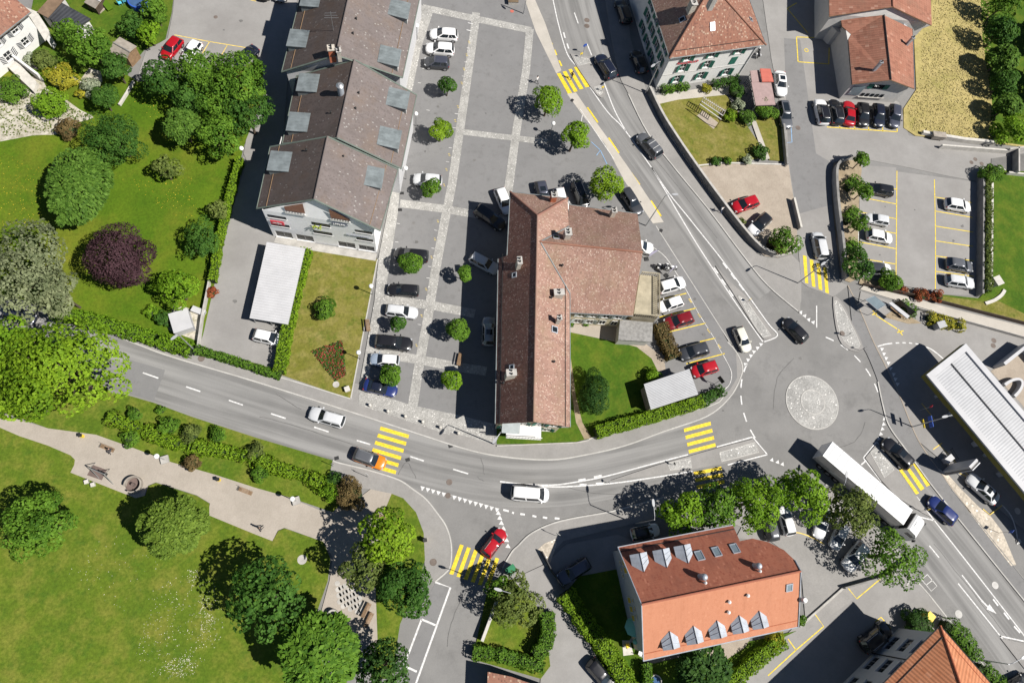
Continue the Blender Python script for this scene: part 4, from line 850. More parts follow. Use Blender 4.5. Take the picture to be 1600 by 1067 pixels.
ops = [(.45, 2.68, .22, 1.9), (3.2, 5.5, .22, 1.85), (8.8, 11.1, .15, 1.75), (11.55, 13.7, .15, 1.65), (.4, 2.75, 5.6, 6.3), (.4, 2.78, 3.42, 4.12), (11.5, 13.7, 5.35, 6.0), (11.5, 13.7, 3.15, 3.85), (5.95, 8.3, 5.4, 6.2), (5.85, 8.3, 3.1, 3.9)]
m = MB(); wall_face(m, A, B, 0, ze - .1, ops, .16)
mid = (A + B) / 2; ap = Lp[2] + n * -.35
m.poly([V(A, ze - .1), V(B, ze - .1), V((ap.x, ap.y), zr - .3)])
Cn, Dn = A - n * 11.0, B - n * 11.0
m.poly([V(B, 0), V(Dn, 0), V(Dn, ze - .05), V(B, ze - .05)]); m.poly([V(Cn, 0), V(A, 0), V(A, ze - .05), V(Cn, ze - .05)])
m.build('wall', 'plaster_gable', row)
for i, o in enumerate(ops): window(row, A, B, *o, depth=.12 if i < 4 else .04, frame='frame_grey' if i < 4 else 'shutter_black', pane='glass_dark', mull=1 if i < 4 else 0, sill=True)
for pg_ in (((3.05, 8.25), (5.52, 8.25), (5.6, 10.75), (3.06, 9.2)), ((8.7, 8.25), (11.08, 8.2), (11.08, 8.6), (8.7, 10.4))):     # attic blinds under the verge
    f = MB().poly([A + d * u_ + n * .04 + Vector((0, 0, z_)) for u_, z_ in pg_]).build('attic_blind', 'blind_brown', row); u0, u1, z0 = pg_[0][0], pg_[1][0], 8.25
    MB().obox(A + d * ((u0 + u1) / 2) + n * .10 + Vector((0, 0, 7.85)), d * ((u1 - u0) / 2 + .05), n * .08, Vector((0, 0, .17))).build('balcony_front', 'plaster_white', f)
    for k in range(7): MB().obox(A + d * (u0 + (u1 - u0) * (k + .5) / 7) + n * .15 + Vector((0, 0, 8.13)), d * .10, n * .02, Vector((0, 0, .12))).build('railing_panel', 'steel', f)
sg = MB().obox(A + d * 1.4 + n * .16 + Vector((0, 0, 4.65)), d * .85, n * .05, Vector((0, 0, .42))).build('red_sign', 'letter_red', row, label='red sign with a white emblem on the gable')
for a, b, q, r in ((-.28, 0, .30, .06), (.12, 0, .08, .26), (.12, 0, .26, .07), (.45, -.05, .10, .12)): MB().obox(A + d * (1.4 + a) + n * .225 + Vector((0, 0, 4.65 + b)), d * q, n * .012, Vector((0, 0, r))).build('emblem', 'frame_white', sg)
sg = MB(); sg.poly([A + d * (9.65 + 1.1 * math.cos(t_)) + n * .10 + Vector((0, 0, 6.85 + .42 * math.sin(t_))) for t_ in np.linspace(0, 2 * math.pi, 24, endpoint=False)]); sg = sg.build('oval_sign', 'letter_grey', row)
letters(sg, A, B, 8.95, 6.7, .32, 6, 'frame_white', .13); letters(row, A, B, 10.4, 4.15, .36, 11, 'letter_grey', .1)
fl = MB()
for k in range(26):
    rr = random.Random(k); fl.ball(A + d * (6.5 + rr.uniform(-.6, .6)) + n * rr.uniform(.05, .35) + Vector((0, 0, 5.3 + rr.uniform(-.3, .35))), .10, n=5, m=4)
fl.build('flower_box', 'sign_green', row)
kerb([(430, 373), (490, 386), (588, 402)], .16, 1.1, 'concrete', None, 'terrace_paving')
# dormers, chimneys and pipes
for S, side, px, py in ((0, 0, 486, 4), (0, 0, 466, 66), (0, 1, 626, 21), (0, 1, 611, 94), (1, 0, 481, 135), (1, 0, 466, 196), (1, 1, 624, 160), (1, 1, 611, 221), (2, 0, 437, 257), (2, 1, 584, 281)):
    dormer(row, RS[S][side], px, py, 2.6, 2.2, 1.15)
chimney(row, on_roof(RS[0][0], 519, 86), .8, .8, 1.2, .2, 'brick_red', 'chimney_stone'); chimney(row, on_roof(RS[0][0], 530, 86), .5, .6, .8, .2, 'chimney_stone')
p = on_roof(RS[1][0], 533, 146); MB().tube(p - Vector((0, 0, .3)), p + Vector((0, 0, 1.5)), .42, .40, 14).build('flue', 'zinc', row, smooth=True); MB().tube(p + Vector((0, 0, 1.5)), p + Vector((0, 0, 1.75)), .5, .2, 14).build('flue_cap', 'steel', row, smooth=True)
for S, side, px, py in ((0, 1, 557, 31), (0, 1, 552, 54), (1, 1, 561, 147), (1, 1, 556, 171), (1, 0, 517, 177), (2, 0, 479, 236), (2, 1, 537, 246)): vent(row, on_roof(RS[S][side], px, py), .08, .35, 'iron')
p = on_roof(RS[0][0], 521, 48); an = MB().tube(p, p + Vector((0, 0, 3.2)), .04, .03, 6)
for zz, w2 in ((2.2, .9), (2.6, .8), (3.0, .7)): an.tube(p + Vector((-w2, -.1, zz)), p + Vector((w2, .1, zz)), .02, .02, 4)
an.build('aerial', 'steel', row)

# ---------------------------------------------------------------- old tiled building (L-shaped)
c = G(840, 560); old = thing('old_tiled_building', c, 'old L-shaped building with brown clay tile roofs and several chimneys', 'building')
ze, zr = 6.8, 9.9; zs = 6.0
NW, NE, RT, RB = G(797, 300, ze), G(887, 310, ze), G(840, 337, zr), G(834, 659, zr)
SW0, ST1, ST0, SE = G(774, 661, 6.4), G(779, 401, 6.4), G(792, 399, ze), G(891, 667, ze)
ep = [RT, RB, SE]; VJ, VS, VN, NE = [on_roof(ep, x, y) for x, y in ((844, 378), (890.5, 459), (889, 354), (887, 310))]
west = [RT, NW, V(ST0, plane_z([RT, RB, NW], ST0.x, ST0.y)), V(ST1, plane_z([RT, RB, NW], ST1.x, ST1.y)), V(SW0, plane_z([RT, RB, NW], SW0.x, SW0.y)), RB]
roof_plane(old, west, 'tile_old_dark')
NEz = NE
roof_plane(old, [RT, NEz, NW], 'tile_old'); roof_plane(old, [RB, RT, VJ, VS, SE], 'tile_old'); roof_plane(old, [RT, NEz, VN, VJ], 'tile_old')
GT = G(1004, 394.5, VJ.z); N1, N2 = [on_roof([VJ, GT, VN], x, y) for x, y in ((889, 320), (996, 334))]; S1, S2 = [on_roof([VJ, GT, VS], x, y) for x, y in ((890, 489), (989, 494))]
roof_plane(old, [VJ, VN, N1, N2, GT], 'tile_old'); roof_plane(old, [GT, S2, S1, VS, VJ], 'tile_old')
up = Vector((0, 0, .05))
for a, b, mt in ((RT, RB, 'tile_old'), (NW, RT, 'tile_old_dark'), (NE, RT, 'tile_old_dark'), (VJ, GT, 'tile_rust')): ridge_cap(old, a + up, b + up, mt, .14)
for a, b in ((VJ, VN), (VJ, VS)): MB().tube(a + up, b + up, .09, .09, 6).build('valley_flashing', 'zinc_old', old)
for a, b in ((west[3], west[4]), (NW, ST0), (SE, VS), (N1, N2), (S1, S2), (NW, NE)): gutter(old, a, b, 'zinc_old')
# walls
def walls(bld, plan, z, mat, dz=.5, name='wall'):
    m = MB(); m.prism(inset(plan, dz), 0, z, False); return m.build(name, mat, bld)
walls(old, [V(NW, 0), V(SW0, 0), V(SE, 0), V(NE, 0)], 6.5, 'plaster_cream', .6)
walls(old, [V(N1, 0), V(S1, 0), V(S2, 0), V(N2, 0)], min(N2.z, S2.z) - .1, 'plaster_cream', .55)
q = inset([V(N1, 0), V(S1, 0), V(S2, 0), V(N2, 0)], .55)
zz_ = min(N2.z, S2.z) - .1; MB().poly([V(q[2], zz_), V(q[3], zz_), V((GT.x - .5, GT.y), GT.z - .4)]).build('gable_wall', 'plaster_cream', old)
q0 = inset([V(NW, 0), V(SW0, 0), V(SE, 0), V(NE, 0)], .6)
MB().poly([V(q0[1], 6.5), V(q0[2], 6.5), V((RB.x, RB.y + .6), 9.6)]).build('gable_wall', 'plaster_cream', old)
A2, B2 = q0[1], q0[2]
for u0, z0, w2, h2 in ((.5, 1.0, 1.0, 1.5), (2.2, 1.0, 1.0, 1.5), (4.0, 1.0, 1.0, 1.5), (5.9, 1.0, 1.0, 1.5), (.5, 3.9, 1.0, 1.5), (2.4, 3.9, 1.0, 1.5), (4.6, 3.9, 1.0, 1.5), (6.3, 3.9, 1.0, 1.5)): window(old, A2, B2, u0, u0 + w2, z0, z0 + h2, depth=-.02, shutter='shutter_green', mull=1)
bl = MB(); bd, bn, bL = nrm2(A2, B2); bl.obox(A2 + bd * 3.3 + bn * .85 + Vector((0, 0, 3.1)), bd * 2.2, bn * .85, Vector((0, 0, .09))); bl = bl.build('balcony', 'plaster_white', old)
for s in range(12): MB().obox(A2 + bd * (1.2 + s * .38) + bn * 1.65 + Vector((0, 0, 3.65)), bd * .02, bn * .02, Vector((0, 0, .5))).build('baluster', 'frame_grey', bl)
MB().obox(A2 + bd * 3.3 + bn * 1.65 + Vector((0, 0, 4.17)), bd * 2.2, bn * .05, Vector((0, 0, .04))).build('handrail', 'frame_white', bl)
aw = MB(); aw.obox(A2 + bd * 1.4 + bn * .7 + Vector((0, 0, 5.6)), bd * 1.1, bn * .8 - Vector((0, 0, .35)), Vector((0, 0, .03))); aw.build('awning', 'shutter_grey', old)
q = inset([V(N1, 0), V(S1, 0), V(S2, 0), V(N2, 0)], .55)
for u0 in (.9, 2.6, 4.3, 6.0): window(old, q[1], q[2], u0, u0 + .95, 1.0, 2.4, depth=-.02, shutter='shutter_grey' if u0 < 4 else None)
for u0 in (.9, 2.6, 4.3, 6.0): window(old, q[1], q[2], u0, u0 + .95, 3.4, 4.7, depth=-.02, shutter='shutter_grey')
for pl, px, py, a, b_, h2, mt in (([RT, NE, NW], 863, 314, .7, .7, 1.6, 'brick_red'), ([VJ, VN, N2], 884, 372, .75, .9, 1.7, 'chimney_stone'), ([VJ, VN, N2], 955, 338, .6, .7, 1.7, 'chimney_stone'), ([RB, RT, SE], 871, 462, 1.2, .7, 1.2, 'chimney_stone'), ([RB, RT, SE], 870, 504, .5, .5, 1.8, 'chimney_stone'), ([RT, RB, NW], 809, 417, .5, .9, 1.9, 'chimney_stone'), ([RT, RB, NW], 796, 589, 1.1, .7, 2.0, 'chimney_stone')):
    chimney(old, on_roof(pl, px, py), a, b_, h2, .1, mt)
for pl, px, py, w2, l2 in (([RB, RT, SE], 866, 515, .75, .9), ([RT, RB, NW], 800, 574, .6, .6), ([RT, RB, NW], 804, 430, .6, .6), ([VJ, VN, N2], 869, 371, .7, .7)): skylight(old, pl, px, py, w2, l2)
for pl, px, py in (([RB, RT, SE], 865, 566), ([GT, S2, VJ], 878, 416), ([RB, RT, SE], 861, 466), ([RT, RB, NW], 786, 599)): vent(old, on_roof(pl, px, py), .10, .4, 'iron')
for a, b, f in ((west[4], RB, .14), ):
    a0, b0 = west[3].lerp(RT, .12), west[4].lerp(RB, .12); MB().tube(a0 + up, b0 + up, .05, .05, 5).build('snow_rail', 'iron', old)
a0, b0 = VS.lerp(VJ, .16), SE.lerp(RB, .14); MB().tube(a0 + up, b0 + up, .05, .05, 5).build('snow_rail', 'iron', old)
# roof terrace on the east side
tc = GL([(1000, 429), (1027, 432), (1027, 497), (990, 494)], 3.5)
MB().prism(tc, 0, 3.5).build('terrace', 'terrace', old)
tr = thing_t = MB()
for a, b in ((tc[0], tc[1]), (tc[1], tc[2]), (tc[2], tc[3])):
    k = int((b - a).length / .28)
    rail = MB().tube(a + Vector((0, 0, .95)), b + Vector((0, 0, .95)), .08, .08, 6).build('handrail', 'terrace', old)
    for i in range(k): MB().tube(a.lerp(b, (i + .5) / k), a.lerp(b, (i + .5) / k) + Vector((0, 0, .95)), .06, .06, 5).build('baluster', 'terrace', old)
fa = GL([(969, 499), (1020, 504), (1019, 534), (966, 531)], 2.7)
MB().prism(inset([V(p_, 0) for p_ in fa], .25), 0, 2.55, False).build('annex_wall', 'plaster_pale', old)
MB().prism(fa, 2.55, 2.7).build('annex_roof', 'roof_gravel', old)

# ---------------------------------------------------------------- white house with green shutters
ze = 7.7; c = G(1090, 110); wh = thing('green_shuttered_house', c, 'tall white house with green shutters and a rust-coloured hip roof', 'building')
SWc, SEc = G(1046, 92, ze), G(1197, 71, ze); AP = G(1113.6, -23, 13.2); dn_ = (G(1017, 0, ze) - SWc).normalized()
NWc, NEc = SWc + dn_ * 22, SEc + dn_ * 22; AP2 = AP + dn_ * 9; AP2.z = AP.z
for pl, mt in (([SWc, SEc, AP], 'tile_rust'), ([NWc, SWc, AP, AP2], 'tile_old'), ([SEc, NEc, AP2, AP], 'tile_rust'), ([NEc, NWc, AP2], 'tile_old')): roof_plane(wh, pl, mt)
for a, b in ((SWc, AP), (SEc, AP), (AP, AP2)): ridge_cap(wh, a + up, b + up, 'tile_rust', .14)
for a, b in ((SWc, SEc), (NWc, SWc), (SEc, NEc)): gutter(wh, a, b, 'zinc_old')
q = inset([V(NWc, 0), V(SWc, 0), V(SEc, 0), V(NEc, 0)], .7)
A3, B3, C3, D3 = q[1], q[2], q[3], q[0]; d3, n3, L3 = nrm2(A3, B3)
ops = [(u, u + 1.05, z0, z0 + 1.55) for z0 in (.9, 3.45, 5.75) for u in (L3 * .17, L3 * .45, L3 * .76)]
m = MB(); wall_face(m, A3, B3, 0, ze - .1, ops)
d4, n4, L4 = nrm2(D3, A3); ops2 = [(u, u + 1.05, z0, z0 + 1.55) for z0 in (.9, 3.45, 5.75) for u in (L4 - 2.6, L4 - 5.4, L4 - 8.2, L4 - 11)]
wall_face(m, D3, A3, 0, ze - .1, ops2); m.poly([B3, C3, V(C3, ze - .1), V(B3, ze - .1)]); m.poly([C3, D3, V(D3, ze - .1), V(C3, ze - .1)])
m.build('wall', 'plaster_white', wh)
for i, o in enumerate(ops):
    if i == 5:
        MB().obox(A3 + d3 * ((o[0] + o[1]) / 2) + n3 * .03 + Vector((0, 0, (o[2] + o[3]) / 2)), d3 * .55, n3 * .03, Vector((0, 0, .78))).build('closed_shutter', 'shutter_green', wh, label='closed green shutter')
        continue
    window(wh, A3, B3, *o, shutter='shutter_green', mull=1, bars=1)
for o in ops2: window(wh, D3, A3, *o, shutter='shutter_green', mull=1, bars=1)
for zz in (3.05, ): MB().obox((A3 + B3) / 2 + n3 * .02 + Vector((0, 0, zz)), d3 * L3 / 2, n3 * .03, Vector((0, 0, .06))).build('string_course', 'plaster_pale', wh)
MB().tube(V(B3, 0) - d3 * .3 + n3 * .08, V(B3, ze) - d3 * .3 + n3 * .08, .06, .06, 6).build('downpipe', 'zinc_old', wh)
letters(wh, A3, B3, L3 * .12, 5.2, .42, 11, 'letter_red', .08)
chimney(wh, on_roof([NWc, SWc, AP], 1078, 17), .8, 1.1, 1.6, .2, 'chimney_stone'); chimney(wh, on_roof([SEc, NEc, AP], 1112, 5), .7, .9, 1.2, .2, 'concrete')
skylight(wh, [SWc, SEc, AP], 1113, 42, .7, 1.1, 'frame_white'); skylight(wh, [NWc, SWc, AP], 1066, 31, .7, .8); skylight(wh, [SEc, NEc, AP2], 1173, 31, .6, .6)
a0, b0 = SWc.lerp(AP, .10), SEc.lerp(AP, .10); MB().tube(a0 + up, b0 + up, .05, .05, 5).build('snow_rail', 'iron', wh)

# ---------------------------------------------------------------- farmhouse, two blocks
c = G(1370, 120); fm = thing('farmhouse', c, 'farmhouse of two gabled blocks with ribbed red-brown roof tiles', 'building')
ze, zr = 4.4, 6.4
F0 = [G(1314, 31, ze), G(1316, 42, ze), G(1330, 54, ze), G(1325, 63, ze), G(1331, 132, ze)]
T0, T1 = G(1381, 24, zr), G(1392, 125, zr); E0, E1 = G(1426, 46, ze), G(1429, 139, ze)
roof_plane(fm, F0 + [T1, T0], 'tile_roman'); roof_plane(fm, [T0, T1, E1, E0], 'tile_roman'); ridge_cap(fm, T0 + up, T1 + up, 'iron', .10)
gutter(fm, F0[3], F0[4], 'iron'); gutter(fm, E0, E1, 'zinc_old')
q = inset([V(F0[0], 0), V(F0[4], 0), V(E1, 0), V(E0, 0)], .6)
m = MB().prism(q, 0, ze - .05, False); dF, nF, LF = nrm2(q[1], q[2]); m.poly([V(q[1], ze - .05), V(q[2], ze - .05), V((T1.x - nF.x * .6, T1.y - nF.y * .6), zr - .25)]); m.build('wall', 'plaster_pale', fm)
MB().obox(q[1] + dF * 4.6 + nF * .03 + Vector((0, 0, 3.6)), dF * .9, nF * .04, Vector((0, 0, .45))).build('attic_window', 'glass_dark', fm)
for s in (-1, 1): MB().obox(q[1] + dF * (4.6 + s * 1.35) + nF * .05 + Vector((0, 0, 3.6)), dF * .42, nF * .04, Vector((0, 0, .5))).build('shutter', 'shutter_green', fm)
for i in range(5): MB().obox(q[1] + dF * (3.2 + i * .85) + nF * .05 + Vector((0, 0, 1.55)), dF * .24, nF * .04, Vector((0, 0, .35))).build('slit_window', 'glass_dark', fm)
MB().obox(q[1] + dF * 4.9 + nF * .12 + Vector((0, 0, 1.1)), dF * 2.3, nF * .10, Vector((0, 0, .05))).build('ledge', 'concrete', fm)
MB().obox(q[1] + dF * 1.5 + nF * .06 + Vector((0, 0, 2.4)), dF * 1.0, nF * .05, Vector((0, 0, 1.0))).build('showcase', 'glass_pale', fm)
ze2, zr2 = 5.6, 7.8
K0, K1, K2, K3 = G(1295, -60, ze2), G(1296, 26, ze2), G(1395, 11, zr2), G(1392, -70, zr2); K4, K5 = G(1456, 40, ze2), G(1452, -60, ze2)
roof_plane(fm, [K0, K1, K2, K3], 'tile_roman'); roof_plane(fm, [K3, K2, K4, K5], 'tile_roman'); ridge_cap(fm, K3 + up, K2 + up, 'tile_roman', .12)
q2 = inset([V(K0, 0), V(K1, 0), V(K4, 0), V(K5, 0)], .6); m = MB().prism(q2, 0, ze2 - .05, False); dK, nK, LK = nrm2(q2[1], q2[2])
m.poly([V(q2[1], ze2 - .05), V(q2[2], ze2 - .05), V((K2.x - nK.x * .5, K2.y - nK.y * .5), zr2 - .25)]); m.build('wall', 'plaster_pale', fm)
cc = [G(1290, 40), G(1281, 58), G(1292, 70), G(1310, 74), G(1330, 62)]; MB().prism(cc + [G(1330, 30), G(1300, 25)], 0, 3.0).build('stair_turret', 'plaster_pale', fm)
chimney(fm, on_roof(F0[:1] + [F0[4], T1], 1366, 110), .4, .4, 1.8, .1, 'zinc', 'steel', 1); chimney(fm, on_roof([T0, T1, E1], 1415, 72), .4, .4, 1.8, .1, 'zinc', 'steel', 1)
skylight(fm, [T0, T1, E1], 1414, 43, .8, .8, 'frame_white')

# ---------------------------------------------------------------- orange-roofed building with zinc dormers
c = G(1110, 930); og = thing('orange_roofed_building', c, 'large building with smooth orange roof and rows of zinc gable dormers', 'building')
ze, zr = 7.1, 11.4
a0, a1, a2 = G(965, 854.5, ze), G(1145, 820, ze), G(1156, 845, ze); r0, r1 = G(1002, 944, zr), G(1251, 892, zr)
npl = [a0, a1, r0]
cur = [on_roof([a0, r0, r1], x, y) for x, y in ((1145, 820), (1156, 845), (1176, 841), (1200, 846.5), (1225, 859), (1242, 875))]
roof_plane(og, [a0] + cur + [r1, r0], 'tile_orange_aged')
s0, s1 = G(1005, 1032, ze), G(1247, 979, ze)
roof_plane(og, [r0, r1, s1, s0], 'tile_orange'); ridge_cap(og, r0 + up, r1 + up, 'tile_orange_aged', .12)
gutter(og, a0, cur[0], 'zinc'); gutter(og, s0, s1, 'zinc')
for a, b in ((a0, r0), (r0, s0), (r1, s1), (cur[-1], r1)): MB().tube(a + up, b + up, .08, .08, 6).build('verge_flashing', 'zinc', og)
q = inset([V(a0, 0) + Vector((.7, .1, 0)), V(s0, 0) + Vector((.7, -.1, 0)), V(s1, 0), V(cur[4], 0), V(cur[2], 0), V(cur[1], 0), V(cur[0], 0)], .5)
m = MB().prism(q, 0, ze - .1, False); m.poly([V(q[0], ze - .1), V(q[1], ze - .1), V((r0.x + .5, r0.y), zr - .3)]); m.poly([V(q[2], ze - .1), V(q[3], ze + .6), V((r1.x - .6, r1.y), zr - .3)]); m.build('wall', 'plaster_pale', og)
for u0, z0, z1, w2 in ((1.0, 3.4, 4.8, .75), (1.9, 3.4, 4.8, .75), (1.1, 2.2, 2.8, .5), (1.9, 2.2, 2.8, .5), (2.7, 2.2, 2.8, .5), (5.4, 4.0, 4.6, .5), (6.3, 4.0, 4.6, .5), (7.2, 4.0, 4.6, .5), (5.3, 2.2, 3.6, .75), (6.3, 2.2, 3.6, .75), (7.3, 2.2, 3.6, .75)): window(og, q[0], q[1], u0, u0 + w2, z0, z1, depth=-.02, sill=False, mull=0, pane='shutter_yellow')
for px, py in ((998.5, 876), (1034, 869.5), (1067, 863)): dormer(og, [a0, r0, r1], px, py, 1.75, 1.4, .72, 'zinc', 'frame_white', 'gable')
for px, py in ((1046, 1002), (1083, 993.5), (1119.5, 985), (1154, 977), (1185, 970)): dormer(og, [r0, r1, s1], px, py, 1.7, 1.2, .62, 'zinc', 'frame_white', 'gable')
for px, py in ((1093, 868), (1119.5, 862), (1148, 857)): skylight(og, [a0, r0, r1], px, py, .8, 1.15, 'glass_pale')
skylight(og, [r0, r1, s1], 1233, 917, .7, .9, 'glass_pale')
for px, py, r_, h2 in ((1095, 901, .36, 1.0), (1180, 884, .34, .9)): p = on_roof([a0, r0, r1], px, py); MB().tube(p - Vector((0, 0, .3)), p + Vector((0, 0, h2)), r_, r_, 14).ball(p + Vector((0, 0, h2)), r_ * 1.05, n=14).build('flue', 'zinc', og, smooth=True)
for px, py in ((1100, 910), (1185, 892)): vent(og, on_roof([a0, r0, r1], px, py), .10, .5, 'frame_white')
for px, py in ((1138, 940), (1137, 956), (1167, 930)): vent(og, on_roof([r0, r1, s1], px, py), .12, .35, 'frame_white')
p = G(1243, 938, 0); p = on_roof([r0, r1, s1], 1246, 937); MB().tube(V(p, 0) + Vector((.6, 0, 0)), V(p, 9.6) + Vector((.6, 0, 0)), .24, .24, 14).build('flue', 'steel', og, smooth=True); MB().tube(V(p, 9.6) + Vector((.6, 0, 0)), V(p, 9.9) + Vector((.6, 0, 0)), .36, .25, 14).build('flue_cap', 'frame_white', og, smooth=True)
for f_ in (.12,): a_, b_ = s0.lerp(r0, f_), s1.lerp(r1, f_); MB().tube(a_ + up, b_ + up, .04, .04, 5).build('snow_rail', 'brick_red', og)
a_, b_ = a0.lerp(r0, .08), cur[0].lerp(r1.lerp(r0, .3), .08); MB().tube(a_ + up, b_ + up, .04, .04, 5).build('snow_rail', 'iron', og)

# ---------------------------------------------------------------- hip-roofed building at the lower right
ze = 7.6; c = G(1440, 1040); hp = thing('hip_roofed_building', c, 'pale building with an orange ribbed hip roof at the lower right', 'building')
k0 = G(1469, 977, ze); kl = G(1380, 1067, ze); kr = G(1548, 1067, ze); dl, dr = (kl - k0).normalized(), (kr - k0).normalized()
kl, kr = k0 + dl * 17, k0 + dr * 13; kf = kl + dr * 13; hipd = (G(1505, 1067, 10.2) - k0); ap1 = k0 + dl * 6.5 + dr * 6.5; ap1.z = 11.4; ap2 = kl - dl * 6.5 + dr * 6.5; ap2.z = 11.4
for pl, mt in (([kl, k0, ap1, ap2], 'tile_roman_new'), ([k0, kr, ap1], 'tile_roman_new'), ([kr, kf, ap2, ap1], 'tile_roman_new'), ([kf, kl, ap2], 'tile_roman_new')): roof_plane(hp, pl, mt)
for a, b in ((k0, ap1), (kr, ap1), (ap1, ap2)): ridge_cap(hp, a + up, b + up, 'brick_red', .12)
for a, b in ((kl, k0), (k0, kr)): gutter(hp, a, b, 'iron')
q = inset([V(kl, 0), V(k0, 0), V(kr, 0), V(kf, 0)], .6)
# orientation: outward normal right of A->B
AA, BB = (q[1], q[0]); dd, nn_, LL = nrm2(AA, BB)
if nn_.dot(V(c, 0) - AA) > 0: AA, BB = BB, AA; dd, nn_, LL = nrm2(AA, BB)
flip = (AA - q[1]).length < .1
ops = []
for u in (1.6, 5.4, 9.2, 12.6):
    uu = u if flip else LL - u - 2.2
    for z0 in (.9, 3.5, 5.9): ops.append((uu, uu + 2.2, z0, z0 + 1.15))
m = MB(); wall_face(m, AA, BB, 0, ze - .1, ops)
for i in (1, 2, 3):
    a, b = q[i], q[(i + 1) % 4]; m.poly([a, b, V(b, ze - .1), V(a, ze - .1)])
m.build('wall', 'plaster_grey', hp)
for o in ops: window(hp, AA, BB, *o, frame='frame_grey', pane='glass_dark', mull=2)
uu = 5.0 if flip else LL - 5.0
MB().tube(AA + dd * uu + nn_ * .06, AA + dd * uu + nn_ * .06 + Vector((0, 0, ze)), .07, .07, 6).build('downpipe', 'iron', hp)
for f_ in (.12,):
    a_, b_ = k0.lerp(ap1, f_), kl.lerp(ap2, f_); rail = MB().tube(a_ + up, b_ + up, .04, .04, 5).build('snow_rail', 'iron', hp)
    a_, b_ = k0.lerp(ap1, f_), kr.lerp(ap1, f_); MB().tube(a_ + up, b_ + up, .04, .04, 5).build('snow_rail', 'brick_red', hp)

# ---------------------------------------------------------------- ribbed sheet roofs on posts
def sheet_roof(name, label, cat, corners, z, mat, ribs, along=0, t=.14, posts='steel', walls_mat=None, amp=.05, fascia=None, dzs=(0, 0, 0, 0), group=None):
    q = [G(x, y, z + dz) for (x, y), dz in zip(corners, dzs)]; cen = sum(q, Vector()) / 4
    tt = thing(name, V(cen, 0), label, cat, group)
    a, b, c_, d_ = q if along == 0 else (q[1], q[2], q[3], q[0])
    m = MB(); N = ribs * 4
    for i in range(N):                                   # corrugation runs a->d, repeats a->b
        f0, f1 = i / N, (i + 1) / N; h0 = amp * (1 if i % 4 in (1, 2) else 0); h1 = amp * (1 if (i + 1) % 4 in (1, 2) else 0)
        p0, p1, p2, p3 = a.lerp(b, f0), a.lerp(b, f1), d_.lerp(c_, f1), d_.lerp(c_, f0)
        m.poly([p0 + Vector((0, 0, h0)), p1 + Vector((0, 0, h1)), p2 + Vector((0, 0, h1)), p3 + Vector((0, 0, h0))])
    m.build('roof_sheet', mat, tt)
    m = MB()
    for s, e in zip(q, q[1:] + q[:1]):
        dv = Vector((0, 0, t)); m.poly([s + Vector((0, 0, .02)), s - dv, e - dv, e + Vector((0, 0, .02))])
    m.build('fascia', fascia or mat, tt)
    qq = inset([V(p_, 0) for p_ in q], .25)
    if walls_mat: MB().prism(qq, 0, z - t, False).build('wall', walls_mat, tt)
    else:
        for s, e in ((0, 1), (1, 2), (2, 3), (3, 0)): MB().tube(V(qq[s], 0), V(qq[s], z - .02), .07, .07, 8).build('post', posts, tt)
        for s, e in ((0, 3), (1, 2)):
            p_ = qq[s].lerp(qq[e], .5); MB().tube(V(p_, 0), V(p_, z - .02), .07, .07, 8).build('post', posts, tt)
    return tt
sheet_roof('carport', 'white ribbed carport beside the terraced building', 'carport', [(417, 378), (390, 497), (450, 507), (477, 388)], 2.3, 'metal_white', 30, amp=.045)
sheet_roof('garden_shed', 'shed with grey corrugated roof beside the roundabout hedge', 'shed', [(1006, 600), (1017, 640), (1091, 616), (1077, 576)], 2.6, 'metal_pale', 18, walls_mat='wood_grey', amp=.03)
sheet_roof('garage', 'low garage with black standing-seam roof beside the white house', 'garage', [(73, 28), (96, 4.5), (142, 30), (115, 46)], 2.6, 'metal_black', 9, 1, walls_mat='plaster_white', amp=.03)
sheet_roof('lean_to', 'lean-to with brown felt roof beside the black garage', 'shed', [(58, 19), (82, -8), (104, -6), (74, 28)], 2.9, 'roof_brown', 3, walls_mat='plaster_pale', amp=.01)
sheet_roof('canopy_roof', 'large mauve felt canopy roof beside the parked white saloon', 'canopy', [(1174, 129), (1205, 129), (1212, 164), (1181, 165)], 2.7, 'roof_felt', 2, amp=.01)
sheet_roof('canopy_roof', 'red felt canopy roof at the top of the canopy row', 'canopy', [(1187.5, 107.5), (1204, 108), (1209, 128), (1191, 128)], 3.0, 'roof_red', 2, amp=.01)
sheet_roof('canopy_roof', 'small mauve canopy roof beside the red one', 'canopy', [(1172, 111), (1186, 110), (1190, 128), (1175, 129)], 2.6, 'roof_felt', 2, amp=.01)
# filling-station canopy
ze = 4.4; q = [G(1446, 586, ze), G(1506, 536, ze)]; e1 = (G(1600, 771, ze) - q[0]).normalized(); e2 = (q[1] - q[0])
W0 = e2.length; e2n = Vector((-e1.y, e1.x, 0)); e2n = e2n if e2n.dot(e2) > 0 else -e2n; LEN = 34.0
st = thing('filling_station_canopy', V(q[0], 0) + e1 * 12 + e2n * W0 / 2, 'white filling station canopy with ribbed grey roof and olive fascia', 'canopy')
fr = lambda u, v, z: V(q[0], z) + e1 * u + e2n * v
m = MB(); bw = .85
for (u0, u1, v0, v1) in ((0, LEN, 0, bw), (0, LEN, W0 - bw, W0), (0, bw, bw, W0 - bw), (LEN - bw, LEN, bw, W0 - bw)): m.prism([fr(u0, v0, 0), fr(u1, v0, 0), fr(u1, v1, 0), fr(u0, v1, 0)], ze - .05, ze + .25)
m.build('white_border', 'metal_white', st)
m = MB()
